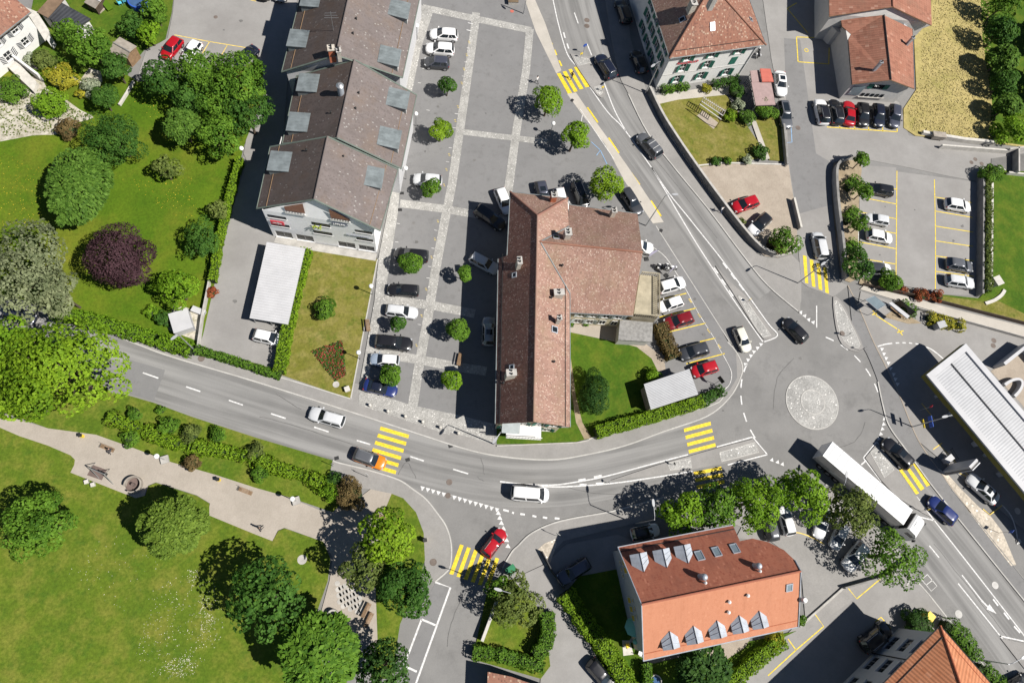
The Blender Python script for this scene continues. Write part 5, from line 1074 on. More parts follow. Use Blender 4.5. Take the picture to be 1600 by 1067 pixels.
for (u0, u1, v0, v1) in ((-.05, LEN + .05, -.06, .05), (-.05, .06, .05, W0)): m.prism([fr(u0, v0, 0), fr(u1, v0, 0), fr(u1, v1, 0), fr(u0, v1, 0)], ze - .85, ze - .05)
m.build('fascia', 'olive', st)
MB().prism([fr(.06, .06, 0), fr(LEN, .06, 0), fr(LEN, W0, 0), fr(.06, W0, 0)], ze - .80, ze - .1).build('soffit', 'metal_pale', st)
m = MB(); N = 84
for i in range(N):
    u0 = bw + (LEN - 2 * bw) * i / N; u1 = bw + (LEN - 2 * bw) * (i + 1) / N; um = (u0 + u1) / 2
    m.poly([fr(u0, bw, ze - .02), fr(um, bw, ze - .006), fr(um, W0 - bw, ze - .006), fr(u0, W0 - bw, ze - .02)]); m.poly([fr(um, bw, ze - .006), fr(u1, bw, ze - .02), fr(u1, W0 - bw, ze - .02), fr(um, W0 - bw, ze - .006)])
m.build('roof_sheet', 'metal_pale', st)
MB().prism([fr(bw, W0 * .52, 0), fr(16, W0 * .52, 0), fr(16, W0 * .52 + .12, 0), fr(bw, W0 * .52 + .12, 0)], ze + .08, ze + .16).build('drain_channel', 'iron', st)
MB().prism([fr(15.6, W0 * .52, 0), fr(16, W0 * .52, 0), fr(16, W0 - bw, 0), fr(15.6, W0 - bw, 0)], ze + .05, ze + .3).build('red_upstand', 'roof_red', st)
for u in (4, 14, 24):
    for v in (W0 * .3, W0 * .75): MB().box(fr(u, v, (ze - .8) / 2), (.35, .35, ze - .8), .7).build('column', 'metal_white', st)
for u in (7, 12, 17):
    pm = MB().box(fr(u, W0 * .3, .95), (.6, 1.0, 1.5), math.atan2(e1.y, e1.x)).build('fuel_pump', 'metal_white', st); MB().box(fr(u, W0 * .3, 1.75), (.64, 1.04, .12), math.atan2(e1.y, e1.x)).build('pump_top', 'plastic_red', pm)
# walled yard behind the canopy
yd = thing('yard_wall', V(fr(7, W0 + 3, 0)), 'white-capped wall of the yard behind the filling station', 'wall')
for a, b in ((G(1551, 575), G(1591, 543)), (G(1591, 543), G(1640, 600))): ribbon_ = MB(); L_, R_ = ribbon_pts([V(a), V(b)], .45); ribbon_.prism([L_[0], L_[1], R_[1], R_[0]], 0, 2.2).build('wall_run', 'metal_white', yd)
sheet('gravel_yard', [(1548, 580), (1592, 548), (1640, 600), (1640, 690), (1595, 630)], .13, 'gravel_tan', label='gravel yard behind the filling station')
hb_ = MB(); p0 = fr(9.5, W0 + 4.0, 0)
for k in range(14):
    a0_, a1_ = math.pi * k / 14, math.pi * (k + 1) / 14
    hb_.prism([p0 + e1 * (1.2 * math.cos(a0_)) + e2n * (3 * math.sin(a0_)) for a0_ in (a0_, a1_)] + [p0 + e1 * (.8 * math.cos(t_)) + e2n * (2.6 * math.sin(t_)) for t_ in (a1_, a0_)], .13, 1.0)
hb_.build('curved_planter', 'metal_white', label='white curved planter in the yard behind the filling station', cat='planter')
# ---------------------------------------------------------------- white house at the upper left
c = G(20, 60); ch = thing('chevron_shuttered_house', c, 'white house with black chevron-striped shutters and red-brown roof', 'building')
ze = 5.6; A5 = G(34, 96); B5 = G(72, 65); A5, B5 = V(A5, 0), V(B5, 0); d5, n5, L5 = nrm2(A5, B5)
A5 = A5 - d5 * 9; L5 += 9
ops = [(L5 - 3.1, L5 - 2.1, 3.8, 4.9), (L5 - 6.1, L5 - 5.1, 3.8, 4.9), (L5 - 2.9, L5 - 1.9, 1.4, 2.6), (L5 - 6.0, L5 - 4.9, 1.2, 2.6)]
m = MB(); wall_face(m, A5, B5, 0, ze, ops); Cb, Db = B5 - n5 * 9, A5 - n5 * 9
m.poly([B5, Cb, V(Cb, ze), V(B5, ze)]); m.poly([Db, A5, V(A5, ze), V(Db, ze)]); m.build('wall', 'plaster_white', ch)
for i, o in enumerate(ops):
    window(ch, A5, B5, *o, mull=1, bars=1)
    for s in (-1, 1):
        for k in range(5):
            u_ = (o[0] - .42 if s < 0 else o[1] + .42); z_ = o[2] + (o[3] - o[2]) * (k + .5) / 5
            MB().obox(A5 + d5 * u_ + n5 * .04 + Vector((0, 0, z_)), d5 * .32 + Vector((0, 0, s * .14)), n5 * .02, Vector((0, 0, .05))).build('shutter_stripe', 'shutter_black', ch)
e0, e1_ = V(A5, ze) + n5 * .7, V(B5, ze) + n5 * .7 + d5 * .4
roof_plane(ch, [e0, e1_, e1_ - n5 * 6 + Vector((0, 0, 3.2)), e0 - n5 * 6 + Vector((0, 0, 3.2))], 'tile_rust'); gutter(ch, e0, e1_, 'zinc_old')
f0_ = e0 - n5 * 6 + Vector((0, 0, 3.2)); f1_ = e1_ - n5 * 6 + Vector((0, 0, 3.2)); roof_plane(ch, [f0_, f1_, f1_ - n5 * 6 - Vector((0, 0, 3.2)), f0_ - n5 * 6 - Vector((0, 0, 3.2))], 'tile_rust')
sp = GL([(12, 105), (25, 95), (57, 128), (52, 143)], .9); MB().prism(sp, 0, .9).build('entrance_steps', 'stone_white', ch)
pw = G(28, 98), G(68, 128); L_, R_ = ribbon_pts(list(pw), .3); MB().prism([L_[0], L_[1], R_[1], R_[0]], 0, 1.6).build('parapet', 'plaster_white', ch)
MB().obox(A5 + d5 * (L5 - 8.3) + n5 * .04 + Vector((0, 0, 1.9)), d5 * .5, n5 * .04, Vector((0, 0, 1.0))).build('door', 'brick_red', ch)
sheet_roof('white_annex', 'white annex with a pale roof beside the chevron-shuttered house', 'building', [(36, 10), (58, 19), (78, 50), (70, 64)], 2.6, 'stone_white', 2, walls_mat='plaster_white', amp=.01)
# wooden shed with two roof slopes
c = G(190, 92); wsd = thing('wooden_shed', c, 'weathered wooden shed with a grey two-slope roof', 'shed')
a_ = GL([(169, 81), (199, 92)], 2.0); r_ = GL([(177, 67), (203, 82)], 2.7); b_ = GL([(187, 58), (214, 73)], 2.2)
roof_plane(wsd, [a_[0], a_[1], r_[1], r_[0]], 'wood_grey', .06); roof_plane(wsd, [r_[0], r_[1], b_[1], b_[0]], 'wood_grey', .06); MB().tube(r_[0] + up, r_[1] + up, .1, .1, 6).build('ridge_board', 'concrete_dark', wsd)
MB().prism(inset([V(a_[0], 0), V(a_[1], 0), V(b_[1], 0), V(b_[0], 0)], .15), 0, 2.0, False).build('wall', 'wood', wsd)
c = G(150, 12); ph = thing('playhouse', c, 'small wooden playhouse with a yellow porch', 'playhouse')
a_ = GL([(131, 4), (149, 14)], 1.5); r_ = GL([(140, -6), (157, 3)], 2.1); b_ = GL([(148, -14), (164, -5)], 1.5)
roof_plane(ph, [a_[0], a_[1], r_[1], r_[0]], 'wood_grey', .05); roof_plane(ph, [r_[0], r_[1], b_[1], b_[0]], 'wood_grey', .05); MB().tube(r_[0] + up, r_[1] + up, .07, .07, 6).build('ridge_board', 'frame_white', ph)
MB().prism(inset([V(a_[0], 0), V(a_[1], 0), V(b_[1], 0), V(b_[0], 0)], .12), 0, 1.45, False).build('wall', 'wood_dark', ph)
pc = GL([(149, 14), (163, 4), (168, 10), (154, 22)], .3); MB().prism(pc, 0, .3).build('porch', 'gravel_tan', ph)
MB().obox(G(167, 8, .7), (.5, -.5, -.3), (.3, .3, 0), (0, 0, .03)).build('slide', 'leaf_lime', ph)
# corner roofs peeping in at the lower edge
c = G(795, 1075); lr = thing('brick_outbuilding', c, 'outbuilding with a mottled tile roof at the bottom edge', 'building')
q = GL([(762, 1049), (800, 1057), (880, 1085), (760, 1110)], 3.0); roof_plane(lr, [q[0], q[1], q[2], q[3]], 'tile_rust'); MB().prism(inset([V(p_, 0) for p_ in q], .3), 0, 2.8, False).build('wall', 'plaster_pale', lr)
# ramp into the underground garage at the right edge
c = G(1585, 255); rp = thing('garage_ramp', c, 'concrete walls of the garage ramp at the right edge', 'wall')
for a, b, h_ in (((1466, 232), (1568, 240), 1.0), ((1568, 240), (1600, 236), 1.4), ((1582, 236), (1582, 275), 1.4), ((1550, 262), (1565, 270), .8), ((1571, 273), (1600, 276), .8)):
    L_, R_ = ribbon_pts([G(*a), G(*b)], .25); MB().prism([L_[0], L_[1], R_[1], R_[0]], 0, h_).build('wall_run', 'stone_white' if h_ < 1.2 else 'concrete', rp)
sheet('ramp_mouth', [(1549, 248), (1600, 240), (1640, 240), (1640, 275), (1565, 272), (1549, 266)], .12, 'asphalt_dark', label='dark mouth of the garage ramp')

# ================================================================== vehicles
CARK = dict(  # length, width, height, belt, windscreen base, roof front, roof rear, rear glass base (fractions of length)
    hatch=(4.15, 1.80, 1.47, .93, .235, .055, -.385, -.47), city=(3.65, 1.66, 1.50, .95, .27, .10, -.39, -.47), sedan=(4.55, 1.82, 1.43, .92, .20, .035, -.235, -.375),
    wagon=(4.65, 1.83, 1.49, .93, .20, .045, -.425, -.485), suv=(4.50, 1.88, 1.66, 1.04, .225, .075, -.40, -.475), mpv=(4.45, 1.83, 1.66, .99, .305, .125, -.425, -.485), van=(4.75, 1.90, 1.86, 1.08, .34, .20, -.45, -.49))
def car_meshes(kind):
    L, W, H, belt, f0, f1, r1, r0 = CARK[kind]; P = []
    m = MB(); xs = [-.5, -.49, -.462, -.38, -.2, 0, .15, f0, .35, .42, .465, .49, .5]
    hb = belt - .02; rear_z = belt - .02 if kind != 'sedan' else belt + .03
    zt = [.62, .80, rear_z - .03, rear_z, belt, belt, belt, belt, belt - .055, belt - .13, belt - .20, belt - .29, .52]
    ws = [.80, .90, .965, 1, 1, 1, 1, .995, .98, .945, .88, .78, .66]; zb = [.42, .32, .26, .22, .2, .2, .2, .2, .2, .22, .25, .30, .36]
    rings = []
    for x, z, wv, b in zip(xs, zt, ws, zb):
        w_ = W / 2 * wv; half = [(0, z + .035), (.45 * w_, z + .028), (.82 * w_, z), (.955 * w_, z - .07), (w_, max(b + .2, z - .30)), (.985 * w_, b + .14), (.90 * w_, b), (0, b)]
        xx = lambda y: x * L - math.copysign(max(0, abs(x) - .36) / .14 * (.30 if x > 0 else .16) * (y / (W / 2)) ** 2, x)
        rings.append([Vector((xx(y), y, q)) for y, q in half] + [Vector((xx(y), -y, q)) for y, q in half[-2:0:-1]])
    n = len(rings[0]); v = [p for r in rings for p in r]; f = []
    for i in range(len(rings) - 1):
        for k in range(n): f.append((i * n + k, i * n + (k + 1) % n, (i + 1) * n + (k + 1) % n, (i + 1) * n + k))
    f.append(tuple(range(n))); f.append(tuple(range(len(v) - 1, len(v) - n - 1, -1)))
    m.faces(v, [q[::-1] for q in f]); P.append(('body', m.mesh('car_body', 'paint_white', smooth=True, sharp=50), 'PAINT', None))
    def ring(x0, x1, w_, z, bul):
        pts = [(x1 + bul * (1 - (y / .9) ** 2 * .9), y * w_) for y in (-.86, -.45, 0, .45, .86)]
        ss = (.06, .30, .50, .545, .78, .95)
        side = [(x1 + (x0 - x1) * s, w_ * (1 - .05 * (2 * s - 1) ** 2)) for s in ss]
        pts += side; pts += [(x0 - bul * .5 * (1 - (y / .9) ** 2 * .9), y * w_) for y in (.86, .45, 0, -.45, -.86)]; pts += [(x, -y) for x, y in side[::-1]]
        return [Vector((x, y, z)) for x, y in pts]
    wb, wt = W / 2 * .955, W / 2 * .70
    Bs = ring(r0 * L, f0 * L, wb, belt - .03, .10); Tp = ring(r1 * L, f1 * L, wt, H - .075, .07)
    t2 = ring(r1 * L * .97, f1 * L - .06, wt * .93, H - .028, .06); t3 = ring(r1 * L * .72, f1 * L - .45, wt * .55, H, .03)
    n = len(Bs); m = MB(); v = Bs + Tp + t2 + t3; f = []
    for i in range(3):
        for k in range(n): f.append((i * n + k, i * n + (k + 1) % n, (i + 1) * n + (k + 1) % n, (i + 1) * n + k))
    f.append(tuple(range(3 * n, 4 * n))); m.faces(v, f)
    P.append(('cabin', m.mesh('car_cabin', 'paint_white', smooth=True, sharp=38), 'ROOF', None))
    def pane(cols, a, b, off=.014):
        m = MB(); lo = [Bs[k % n].lerp(Tp[k % n], a) for k in cols]; hi = [Bs[k % n].lerp(Tp[k % n], b) for k in cols]
        for i in range(len(cols) - 1):
            q = [lo[i], lo[i + 1], hi[i + 1], hi[i]]; nn = (q[1] - q[0]).cross(q[3] - q[0]).normalized(); m.poly([p + nn * off for p in q])
        return m
    P.append(('windscreen', pane(range(0, 5), .03, .985).mesh('windscreen', 'car_glass', smooth=True), None, None)); P.append(('rear_window', pane(range(11, 16), .12, .97).mesh('rear_window', 'car_glass', smooth=True), None, None))
    for cols in (range(5, 8), range(8, 11), range(16, 19), range(19, 22)): P.append(('side_window', pane(cols, .12, .96, .012).mesh('side_window', 'car_glass'), None, None))
    r = .315 if kind != 'suv' else .345; wx = (-.315, .305)
    tm = MB(); tm.tube((0, -.105, 0), (0, .105, 0), r, r, 18); ty = tm.mesh('tyre', 'rubber', smooth=True)
    rm = MB().tube((0, .10, 0), (0, .118, 0), r * .66, r * .60, 14); rm.tube((0, -.10, 0), (0, -.118, 0), r * .66, r * .60, 14); rim = rm.mesh('rim', 'rim')
    for s in wx:
        for e in (-1, 1): P.append(('wheel', ty, None, (s * L, e * (W / 2 - .095), r), rim))
    for e in (-1, 1):
        P.append(('headlight', MB().obox((L * .440, e * W * .345, belt - .235), (.11, -.06 * e, -.02), (.03, .11 * e, 0), (.02, 0, .05)).mesh('headlight', 'car_lamp'), None, None))
        P.append(('taillight', MB().obox((-L * .462, e * W * .40, belt - .14), (.05, 0, 0), (0, .085, 0), (0, 0, .10)).mesh('taillight', 'car_tail'), None, None))
        P.append(('mirror', MB().obox((f0 * L - .22, e * (W / 2 + .06), belt + .06), (.07, 0, 0), (0, .10, 0), (0, 0, .07)).mesh('mirror', 'paint_white'), 'PAINT', None))
    P.append(('bumper', MB().obox((L * .480, 0, .40), (.045, 0, 0), (0, W * .24, 0), (0, 0, .09)).mesh('bumper', 'black_trim'), None, None))
    X = dict(rails=[MB().tube((f1 * L - .35, e * wt * .86, H - .015), (r1 * L + .15, e * wt * .86, H - .015), .028, .028, 6).mesh('roof_rail', 'steel') for e in (-1, 1)],
             sunroof=[MB().obox((f1 * L - .62, 0, H - .004), (.36, 0, -.004), (0, wt * .62, 0), (0, 0, .012)).mesh('sunroof', 'car_glass')], pano=[MB().obox(((f1 + r1) / 2 * L + .05, 0, H - .002), ((f1 - r1) / 2 * L - .35, 0, 0), (0, wt * .66, 0), (0, 0, .012)).mesh('glass_roof', 'car_glass')],
             bars=[MB().tube((x, -wt * .95, H + .05), (x, wt * .95, H + .05), .03, .03, 6).mesh('roof_bar', 'frame_white') for x in (f1 * L - .5, (f1 + r1) / 2 * L - .3)])
    return P, X
CARM = {k: car_meshes(k) for k in CARK}
def car(kind, paint, rear, front, label, group=None, roof=None, extra=(), zg=.12):
    a, b = G(*rear, zg + .55), G(*front, zg + .55); d = b - a; L = CARK[kind][0]; s = max(.93, min(1.08, d.length / L))
    ce = (a + b) / 2
    t = thing('parked_car' if group else 'car', (ce.x, ce.y, zg), label, 'car', group, math.atan2(d.y, d.x)); t.scale = (s, s, s)
    P, X = CARM[kind]
    def put(name, me, slot, loc=None, par=t):
        o = bpy.data.objects.new(name, me); COL.objects.link(o); o.parent = par
        if loc: o.location = loc
        if slot: o.material_slots[0].link = 'OBJECT'; o.material_slots[0].material = MAT['paint_' + ((roof or paint) if slot == 'ROOF' else paint)]
        return o
    for q in P:
        o = put(q[0], q[1], q[2], q[3])
        if len(q) > 4: put('rim', q[4], None, None, o)
    for e in extra:
        for me in X[e]: put(me.name.split('.')[0], me, None)
    return t
PL, GP, FH, LOT, BY, OR = 'cars parked on the plaza', 'cars parked beside the old tiled building', 'cars parked below the farmhouse', 'cars in the walled car park', 'cars parked in the back yard', 'cars parked by the orange-roofed building'
for a in (
 ('hatch', 'red', (281, 61), (256, 92), 'red hatchback parked beside the garden trees', BY), ('hatch', 'white', (311, 66), (288, 96), 'white hatchback parked next to the red hatchback', BY),
 ('sedan', 'navy', (398, 77), (372, 99), 'dark blue car half hidden by garden trees', BY), ('hatch', 'black', (418, -34), (409, 1), 'dark car cut by the top edge', BY), ('hatch', 'silver', (444, -32), (436, 3), 'silver car cut by the top edge', BY),
 ('hatch', 'white', (716, 57), (671, 54), 'topmost white hatchback beside the terraced building', PL), ('hatch', 'white', (711, 80), (664, 76), 'second white hatchback from the top of the plaza', PL), ('city', 'darkgrey', (703, 101), (662, 98), 'small dark grey car below two white hatchbacks', PL, 'violet'),
 ('hatch', 'silver', (691, 284), (645, 280), 'silver hatchback half under a plaza tree beside the terraced building', PL), ('wagon', 'black', (670, 402), (615, 397), 'black estate car half under a plaza tree', PL), ('wagon', 'black', (655, 455), (605, 452), 'black car below the tree-covered black estate', PL),
 ('wagon', 'silver', (603, 484), (653, 490), 'silver estate car on the plaza facing right', PL, None, ('rails',)), ('wagon', 'black', (586, 533), (645, 539), 'long black estate car below the silver estate', PL), ('hatch', 'bluesilver', (623, 564), (579, 561), 'pale blue hatchback above the lowest kerb tree', PL, 'white'), ('sedan', 'blue', (568, 600), (621, 612), 'dark blue saloon nearest the road on the plaza', PL, 'navy'),
 ('hatch', 'white', (779, 295), (796, 335), 'white car at the upper left corner of the old roof', GP), ('wagon', 'black', (744, 326), (788, 356), 'black car in the shade of the old building', GP), ('wagon', 'silver', (735, 400), (779, 424), 'silver estate half in the shade of the old building', GP, None, ('rails',)), ('hatch', 'palegrey', (763, 541), (764, 495), 'pale grey car in the deep shade beside the old building', GP, 'palegrey', ('sunroof',)),
 ('hatch', 'violet', (843, 284), (853, 324), 'blue-grey hatchback with sunroof above the old roof', GP, None, ('sunroof',)), ('hatch', 'white', (872, 294), (882, 332), 'white car half hidden by the old roof', GP), ('van', 'black', (899, 288), (914, 326), 'black people carrier in tree shade above the old roof', GP, None, ('rails',)), ('wagon', 'darkgrey', (974, 296), (1000, 336), 'dark estate car beside the beige pavement', GP),
 ('hatch', 'white', (977, 381), (1021, 390), 'white car nosing out from under the old gable', GP), ('hatch', 'white', (1027, 452), (1070, 440), 'white hatchback beside the roof terrace', GP), ('hatch', 'white', (1066, 469), (1027, 482), 'second white hatchback beside the roof terrace', GP), ('hatch', 'darkred', (1083, 494), (1036, 509), 'dark red hatchback beside the annex', GP), ('hatch', 'darkgrey', (1106, 543), (1060, 556), 'dark grey hatchback above the bright red one', GP), ('city', 'red', (1120, 571), (1079, 583), 'bright red small car beside the corrugated shed', GP),
 ('wagon', 'black', (980, 38), (967, 0), 'dark car in the shade of the green-shuttered house, upper one', None), ('hatch', 'black', (1006, 118), (990, 78), 'dark car in the shade of the green-shuttered house, lower one', None),
 ('hatch', 'red', (1187, 312), (1140, 328), 'red hatchback on the gravel yard', None), ('hatch', 'white', (1202, 336), (1170, 367), 'white hatchback with black roof on the gravel yard', None, 'black'),
 ('sedan', 'white', (1217, 112), (1221, 152), 'white saloon with sunroof beside the canopy roofs', None, None, ('sunroof',)), ('wagon', 'grey', (1221, 160), (1230, 202), 'grey car with glass roof below the white saloon', None, None, ('pano', 'rails')),
 ('suv', 'white', (1288, 198), (1278, 154), 'white off-roader with black roof, first of six', FH, 'black', ('rails',)), ('suv', 'black', (1309, 198), (1300, 155), 'black off-roader second in the row of six', FH, None, ('rails',)), ('sedan', 'red', (1326, 198), (1325, 158), 'red saloon third in the row of six', FH), ('hatch', 'black', (1346, 161), (1349, 200), 'glossy black car fourth in the row of six', FH), ('hatch', 'navy', (1370, 163), (1373, 201), 'glossy dark car fifth in the row of six', FH), ('hatch', 'violet', (1397, 164), (1396, 202), 'blue-grey car last in the row of six', FH),
 ('wagon', 'black', (1394, 301), (1350, 293), 'black estate car in the car park', LOT), ('hatch', 'silver', (1388, 347), (1352, 340), 'silver hatchback in the left bays of the car park', LOT), ('hatch', 'white', (1353, 366), (1394, 374), 'white hatchback in the left bays of the car park', LOT), ('hatch', 'white', (1350, 419), (1392, 422), 'white car with dark roof under the car park tree', LOT, 'darkgrey'),
 ('hatch', 'white', (1475, 318), (1516, 325), 'white hatchback alone in the right bays of the car park', LOT), ('hatch', 'grey', (1476, 411), (1520, 419), 'dark grey hatchback in the right bays of the car park', LOT), ('wagon', 'silver', (1476, 437), (1522, 444), 'silver estate car lowest in the right bays', LOT, None, ('rails',)),
 ('sedan', 'silver', (1290, 794), (1277, 841), 'silver saloon with sunroof in the tree-shaded yard', OR, None, ('sunroof',)), ('hatch', 'silver', (1319, 819), (1302, 856), 'silver car half under the yard tree', OR), ('hatch', 'white', (1351, 850), (1320, 889), 'white hatchback with black glass at the yard wall', OR), ('suv', 'darkgrey', (1207, 840), (1197, 800), 'dark off-roader behind the orange roof', OR), ('hatch', 'white', (1234, 833), (1223, 794), 'white car between the dark off-roader and the silver saloon', OR), ('hatch', 'white', (986, 836), (1030, 826), 'white car in shade above the orange roof', OR, 'black'), ('wagon', 'violet', (920, 877), (872, 908), 'bluish estate car in the shade left of the orange roof', OR), ('wagon', 'black', (922, 1034), (958, 1076), 'black car at the bottom edge beside the clipped hedge', None),
 ('suv', 'black', (1345, 1012), (1388, 977), 'black off-roader in the shade of the hip-roofed building', None, None, ('rails',)), ('hatch', 'black', (1572, 1078), (1608, 1058), 'black car cut by the lower right corner', None), ('hatch', 'navy', (12, 488), (52, 500), 'dark car glimpsed under the big trees', None), ('hatch', 'white', (396, 522), (444, 533), 'white car parked below the carport', None),
 ('sedan', 'silver', (1557, 784), (1511, 743), 'silver car with black glass roof at the filling station', None, None, ('pano',))):
    k, pt, r_, f_, lb, gp = a[:6]; car(k, pt, r_, f_, lb, gp, a[6] if len(a) > 6 else None, a[7] if len(a) > 7 else ())
for a in (
 ('hatch', 'cream', (1151, 511), (1168, 550), 'cream car driving down to the roundabout', None), ('suv', 'navy', (958, 124), (934, 87), 'dark blue off-roader driving up the main street', None, ('rails',)), ('suv', 'grey', (1033, 251), (995, 207), 'dark grey off-roader with white roof bars on the main street', None, ('bars',)),
 ('mpv', 'silver', (1284, 406), (1275, 363), 'silver people carrier on the side street zebra crossing', None), ('hatch', 'black', (1258, 534), (1225, 499), 'black car leaving the roundabout upwards', None), ('suv', 'black', (1424, 733), (1376, 684), 'black off-roader on the zebra crossing beside the lorry', None, ('sunroof',)), ('hatch', 'blue', (1491, 816), (1451, 778), 'dark blue car behind the black off-roader', None),
 ('hatch', 'red', (757, 868), (787, 828), 'red car waiting at the give-way line', None, ('rails',)), ('wagon', 'silver', (539, 660), (483, 644), 'silver estate car driving left on the curving road', None, ('rails',)), ('suv', 'orange', (553, 708), (603, 726), 'orange car with dark roof at the zebra crossing', 'grey', ('rails',)), ('van', 'white', (798, 769), (858, 774), 'white van driving right on the curving road', None, ())):
    car(a[0], a[1], a[2], a[3], a[4], None, a[5], a[6] if len(a) > 6 else (), .025)

# ---- articulated lorry
a, b = G(1293, 700.8, 3.6), G(1418.8, 808.3, 3.6); d = (b - a); TL = d.length; rz = math.atan2(d.y, d.x)
lo = thing('lorry', ((a.x + b.x) / 2, (a.y + b.y) / 2, .02), 'white articulated lorry leaving the roundabout', 'lorry', None, rz); ORG[lo.name] = Vector((0, 0, 0))
h = TL / 2; W2 = 1.24
MB().obox((0, 0, 2.35), (h, 0, 0), (0, W2, 0), (0, 0, 1.2)).build('trailer_side', 'paint_palegrey', lo)
MB().obox((0, 0, 3.58), (h, 0, 0), (0, W2 + .02, 0), (0, 0, .03)).build('trailer_roof', 'paint_white', lo)
for i in range(11): MB().obox((-h + .6 + i * (2 * h - 1.2) / 10, 0, 3.615), (.02, 0, 0), (0, W2, 0), (0, 0, .006)).build('roof_seam', 'paint_palegrey', lo)
MB().obox((-h - .02, 0, 2.3), (.03, 0, 0), (0, W2 - .02, 0), (0, 0, 1.2)).build('rear_door', 'paint_silver', lo)
for s in (-1, 1): MB().obox((-2.4, s * (W2 + .006), 2.3), (1.6, 0, .7), (0, .006, 0), (0, 0, .25)).build('side_graphic', 'paint_silver', lo)
MB().obox((0, 0, 1.02), (h - .2, 0, 0), (0, .5, 0), (0, 0, .14)).build('chassis', 'iron', lo)
cx = h + 1.75; cab = MB()
prof = [(-1.15, .6), (-1.15, 3.45), (-.8, 3.62), (.2, 3.45), (.72, 2.9), (1.05, 1.9), (1.1, .5)]
for s in (-1, 1): cab.poly([(cx + x, s * 1.2, z) for x, z in (prof if s < 0 else prof[::-1])])
for p, q in zip(prof, prof[1:] + prof[:1]): cab.poly([(cx + p[0], 1.2, p[1]), (cx + p[0], -1.2, p[1]), (cx + q[0], -1.2, q[1]), (cx + q[0], 1.2, q[1])][::-1])
cab.build('cab', 'paint_white', lo)
MB().poly([(cx + .74, -1.1, 2.9), (cx + 1.06, -1.1, 2.0), (cx + 1.06, 1.1, 2.0), (cx + .74, 1.1, 2.9)][::-1]).build('windscreen', 'car_glass', lo)
MB().obox((cx - .25, 0, 3.57), (.32, 0, -.05), (0, .34, 0), (0, 0, .03)).build('roof_hatch', 'paint_palegrey', lo)
MB().obox((cx - 1.22, 0, 2.8), (.05, 0, 0), (0, 1.2, 0), (0, 0, .9)).build('air_deflector', 'black_trim', lo)
for s in (-1, 1):
    MB().obox((cx + .1, s * 1.205, 2.35), (.5, 0, 0), (0, .006, 0), (0, 0, .35)).build('side_window', 'car_glass', lo); MB().obox((cx + .95, s * 1.42, 2.4), (.06, 0, 0), (0, .12, 0), (0, 0, .32)).build('mirror', 'black_trim', lo); MB().obox((cx + 1.1, s * .85, .85), (.04, 0, 0), (0, .22, 0), (0, 0, .12)).build('headlight', 'car_lamp', lo)
    for x in (-h + 1.6, -h + 2.9, -h + 4.2, h - .6, cx + .3):
        wv = MB().tube((x, s * 1.22, .5), (x, s * .92, .5), .5, .5, 18).build('wheel', 'rubber', lo, smooth=True); MB().tube((x, s * 1.225, .5), (x, s * 1.2, .5), .28, .26, 14).build('rim', 'rim', wv)
# ---- two motorcycles and a scooter
def motorbike(px, ang, label, col, z=.13):
    t = thing('motorcycle', G(*px, z), label, 'motorcycle', None, ang); ORG[t.name] = Vector((0, 0, 0))
    for x in (-.68, .70):
        w_ = MB()
        for k in range(14):
            a0, a1 = 2 * math.pi * k / 14, 2 * math.pi * (k + 1) / 14; w_.tube((x + .27 * math.cos(a0), 0, .32 + .27 * math.sin(a0)), (x + .27 * math.cos(a1), 0, .32 + .27 * math.sin(a1)), .055, .055, 5, False)
        w_.build('wheel', 'rubber', t)
    MB().ball((.15, 0, .82), .36, .20, .18).build('tank', col, t, smooth=True); MB().ball((-.42, 0, .80), .42, .17, .10).build('seat', 'black_trim', t, smooth=True); MB().box((-.02, 0, .45), (.55, .3, .4)).build('engine', 'iron', t)
    MB().tube((.45, -.38, 1.02), (.45, .38, 1.02), .022, .022, 6).tube((.70, 0, .32), (.42, 0, 1.0), .04, .04, 6).build('handlebar', 'steel', t); MB().ball((.66, 0, .92), .16, .17, .18).build('fairing', 'paint_white', t, smooth=True); MB().box((-.85, 0, .78), (.30, .42, .30)).build('top_case', 'black_trim', t)
    for s in (-1, 1): MB().box((-.62, s * .30, .60), (.42, .16, .32)).build('pannier', 'paint_white', t)
motorbike((1034, 421), R(-15), 'black and white motorcycle beside the roof terrace, left one', 'paint_black'); motorbike((1046, 420), R(-10), 'white motorcycle beside the purple banner', 'paint_white')
motorbike((1183, 86), R(80), 'dark scooter in the corner behind the green-shuttered house', 'paint_black', .1)

# ================================================================== vegetation
def leaf_mesh(name, pos, nor, size, mat, rng, along=None, aspect=1.7, v=None):
    "one small folded leaf (two triangles) per point"
    n = len(pos); r = rng.normal(size=(n, 3)); t = along if along is not None else r
    t = t - nor * np.sum(t * nor, 1, keepdims=True); t /= np.linalg.norm(t, axis=1, keepdims=True) + 1e-9
    b = np.cross(nor, t); s = size * rng.uniform(.65, 1.3, (n, 1)); l = t * s * .5 * aspect; w_ = b * s * .5
    V_ = np.empty((n, 4, 3)); V_[:, 0] = pos - l; V_[:, 1] = pos + w_ + nor * s * .12; V_[:, 2] = pos + l; V_[:, 3] = pos - w_ + nor * s * .12
    me = bpy.data.meshes.new(name); me.vertices.add(n * 4); me.vertices.foreach_set('co', V_.reshape(-1).astype(np.float32))
    me.loops.add(n * 4); me.loops.foreach_set('vertex_index', np.arange(n * 4, dtype=np.int32)); me.polygons.add(n)
    me.polygons.foreach_set('loop_start', np.arange(0, n * 4, 4, dtype=np.int32))
    at = me.attributes.new('v', 'FLOAT', 'POINT'); vv = rng.random(n) if v is None else v; at.data.foreach_set('value', np.repeat(vv, 4).astype(np.float32))
    me.materials.append(MAT[mat]); me.update(calc_edges=True); me.validate()
    return me
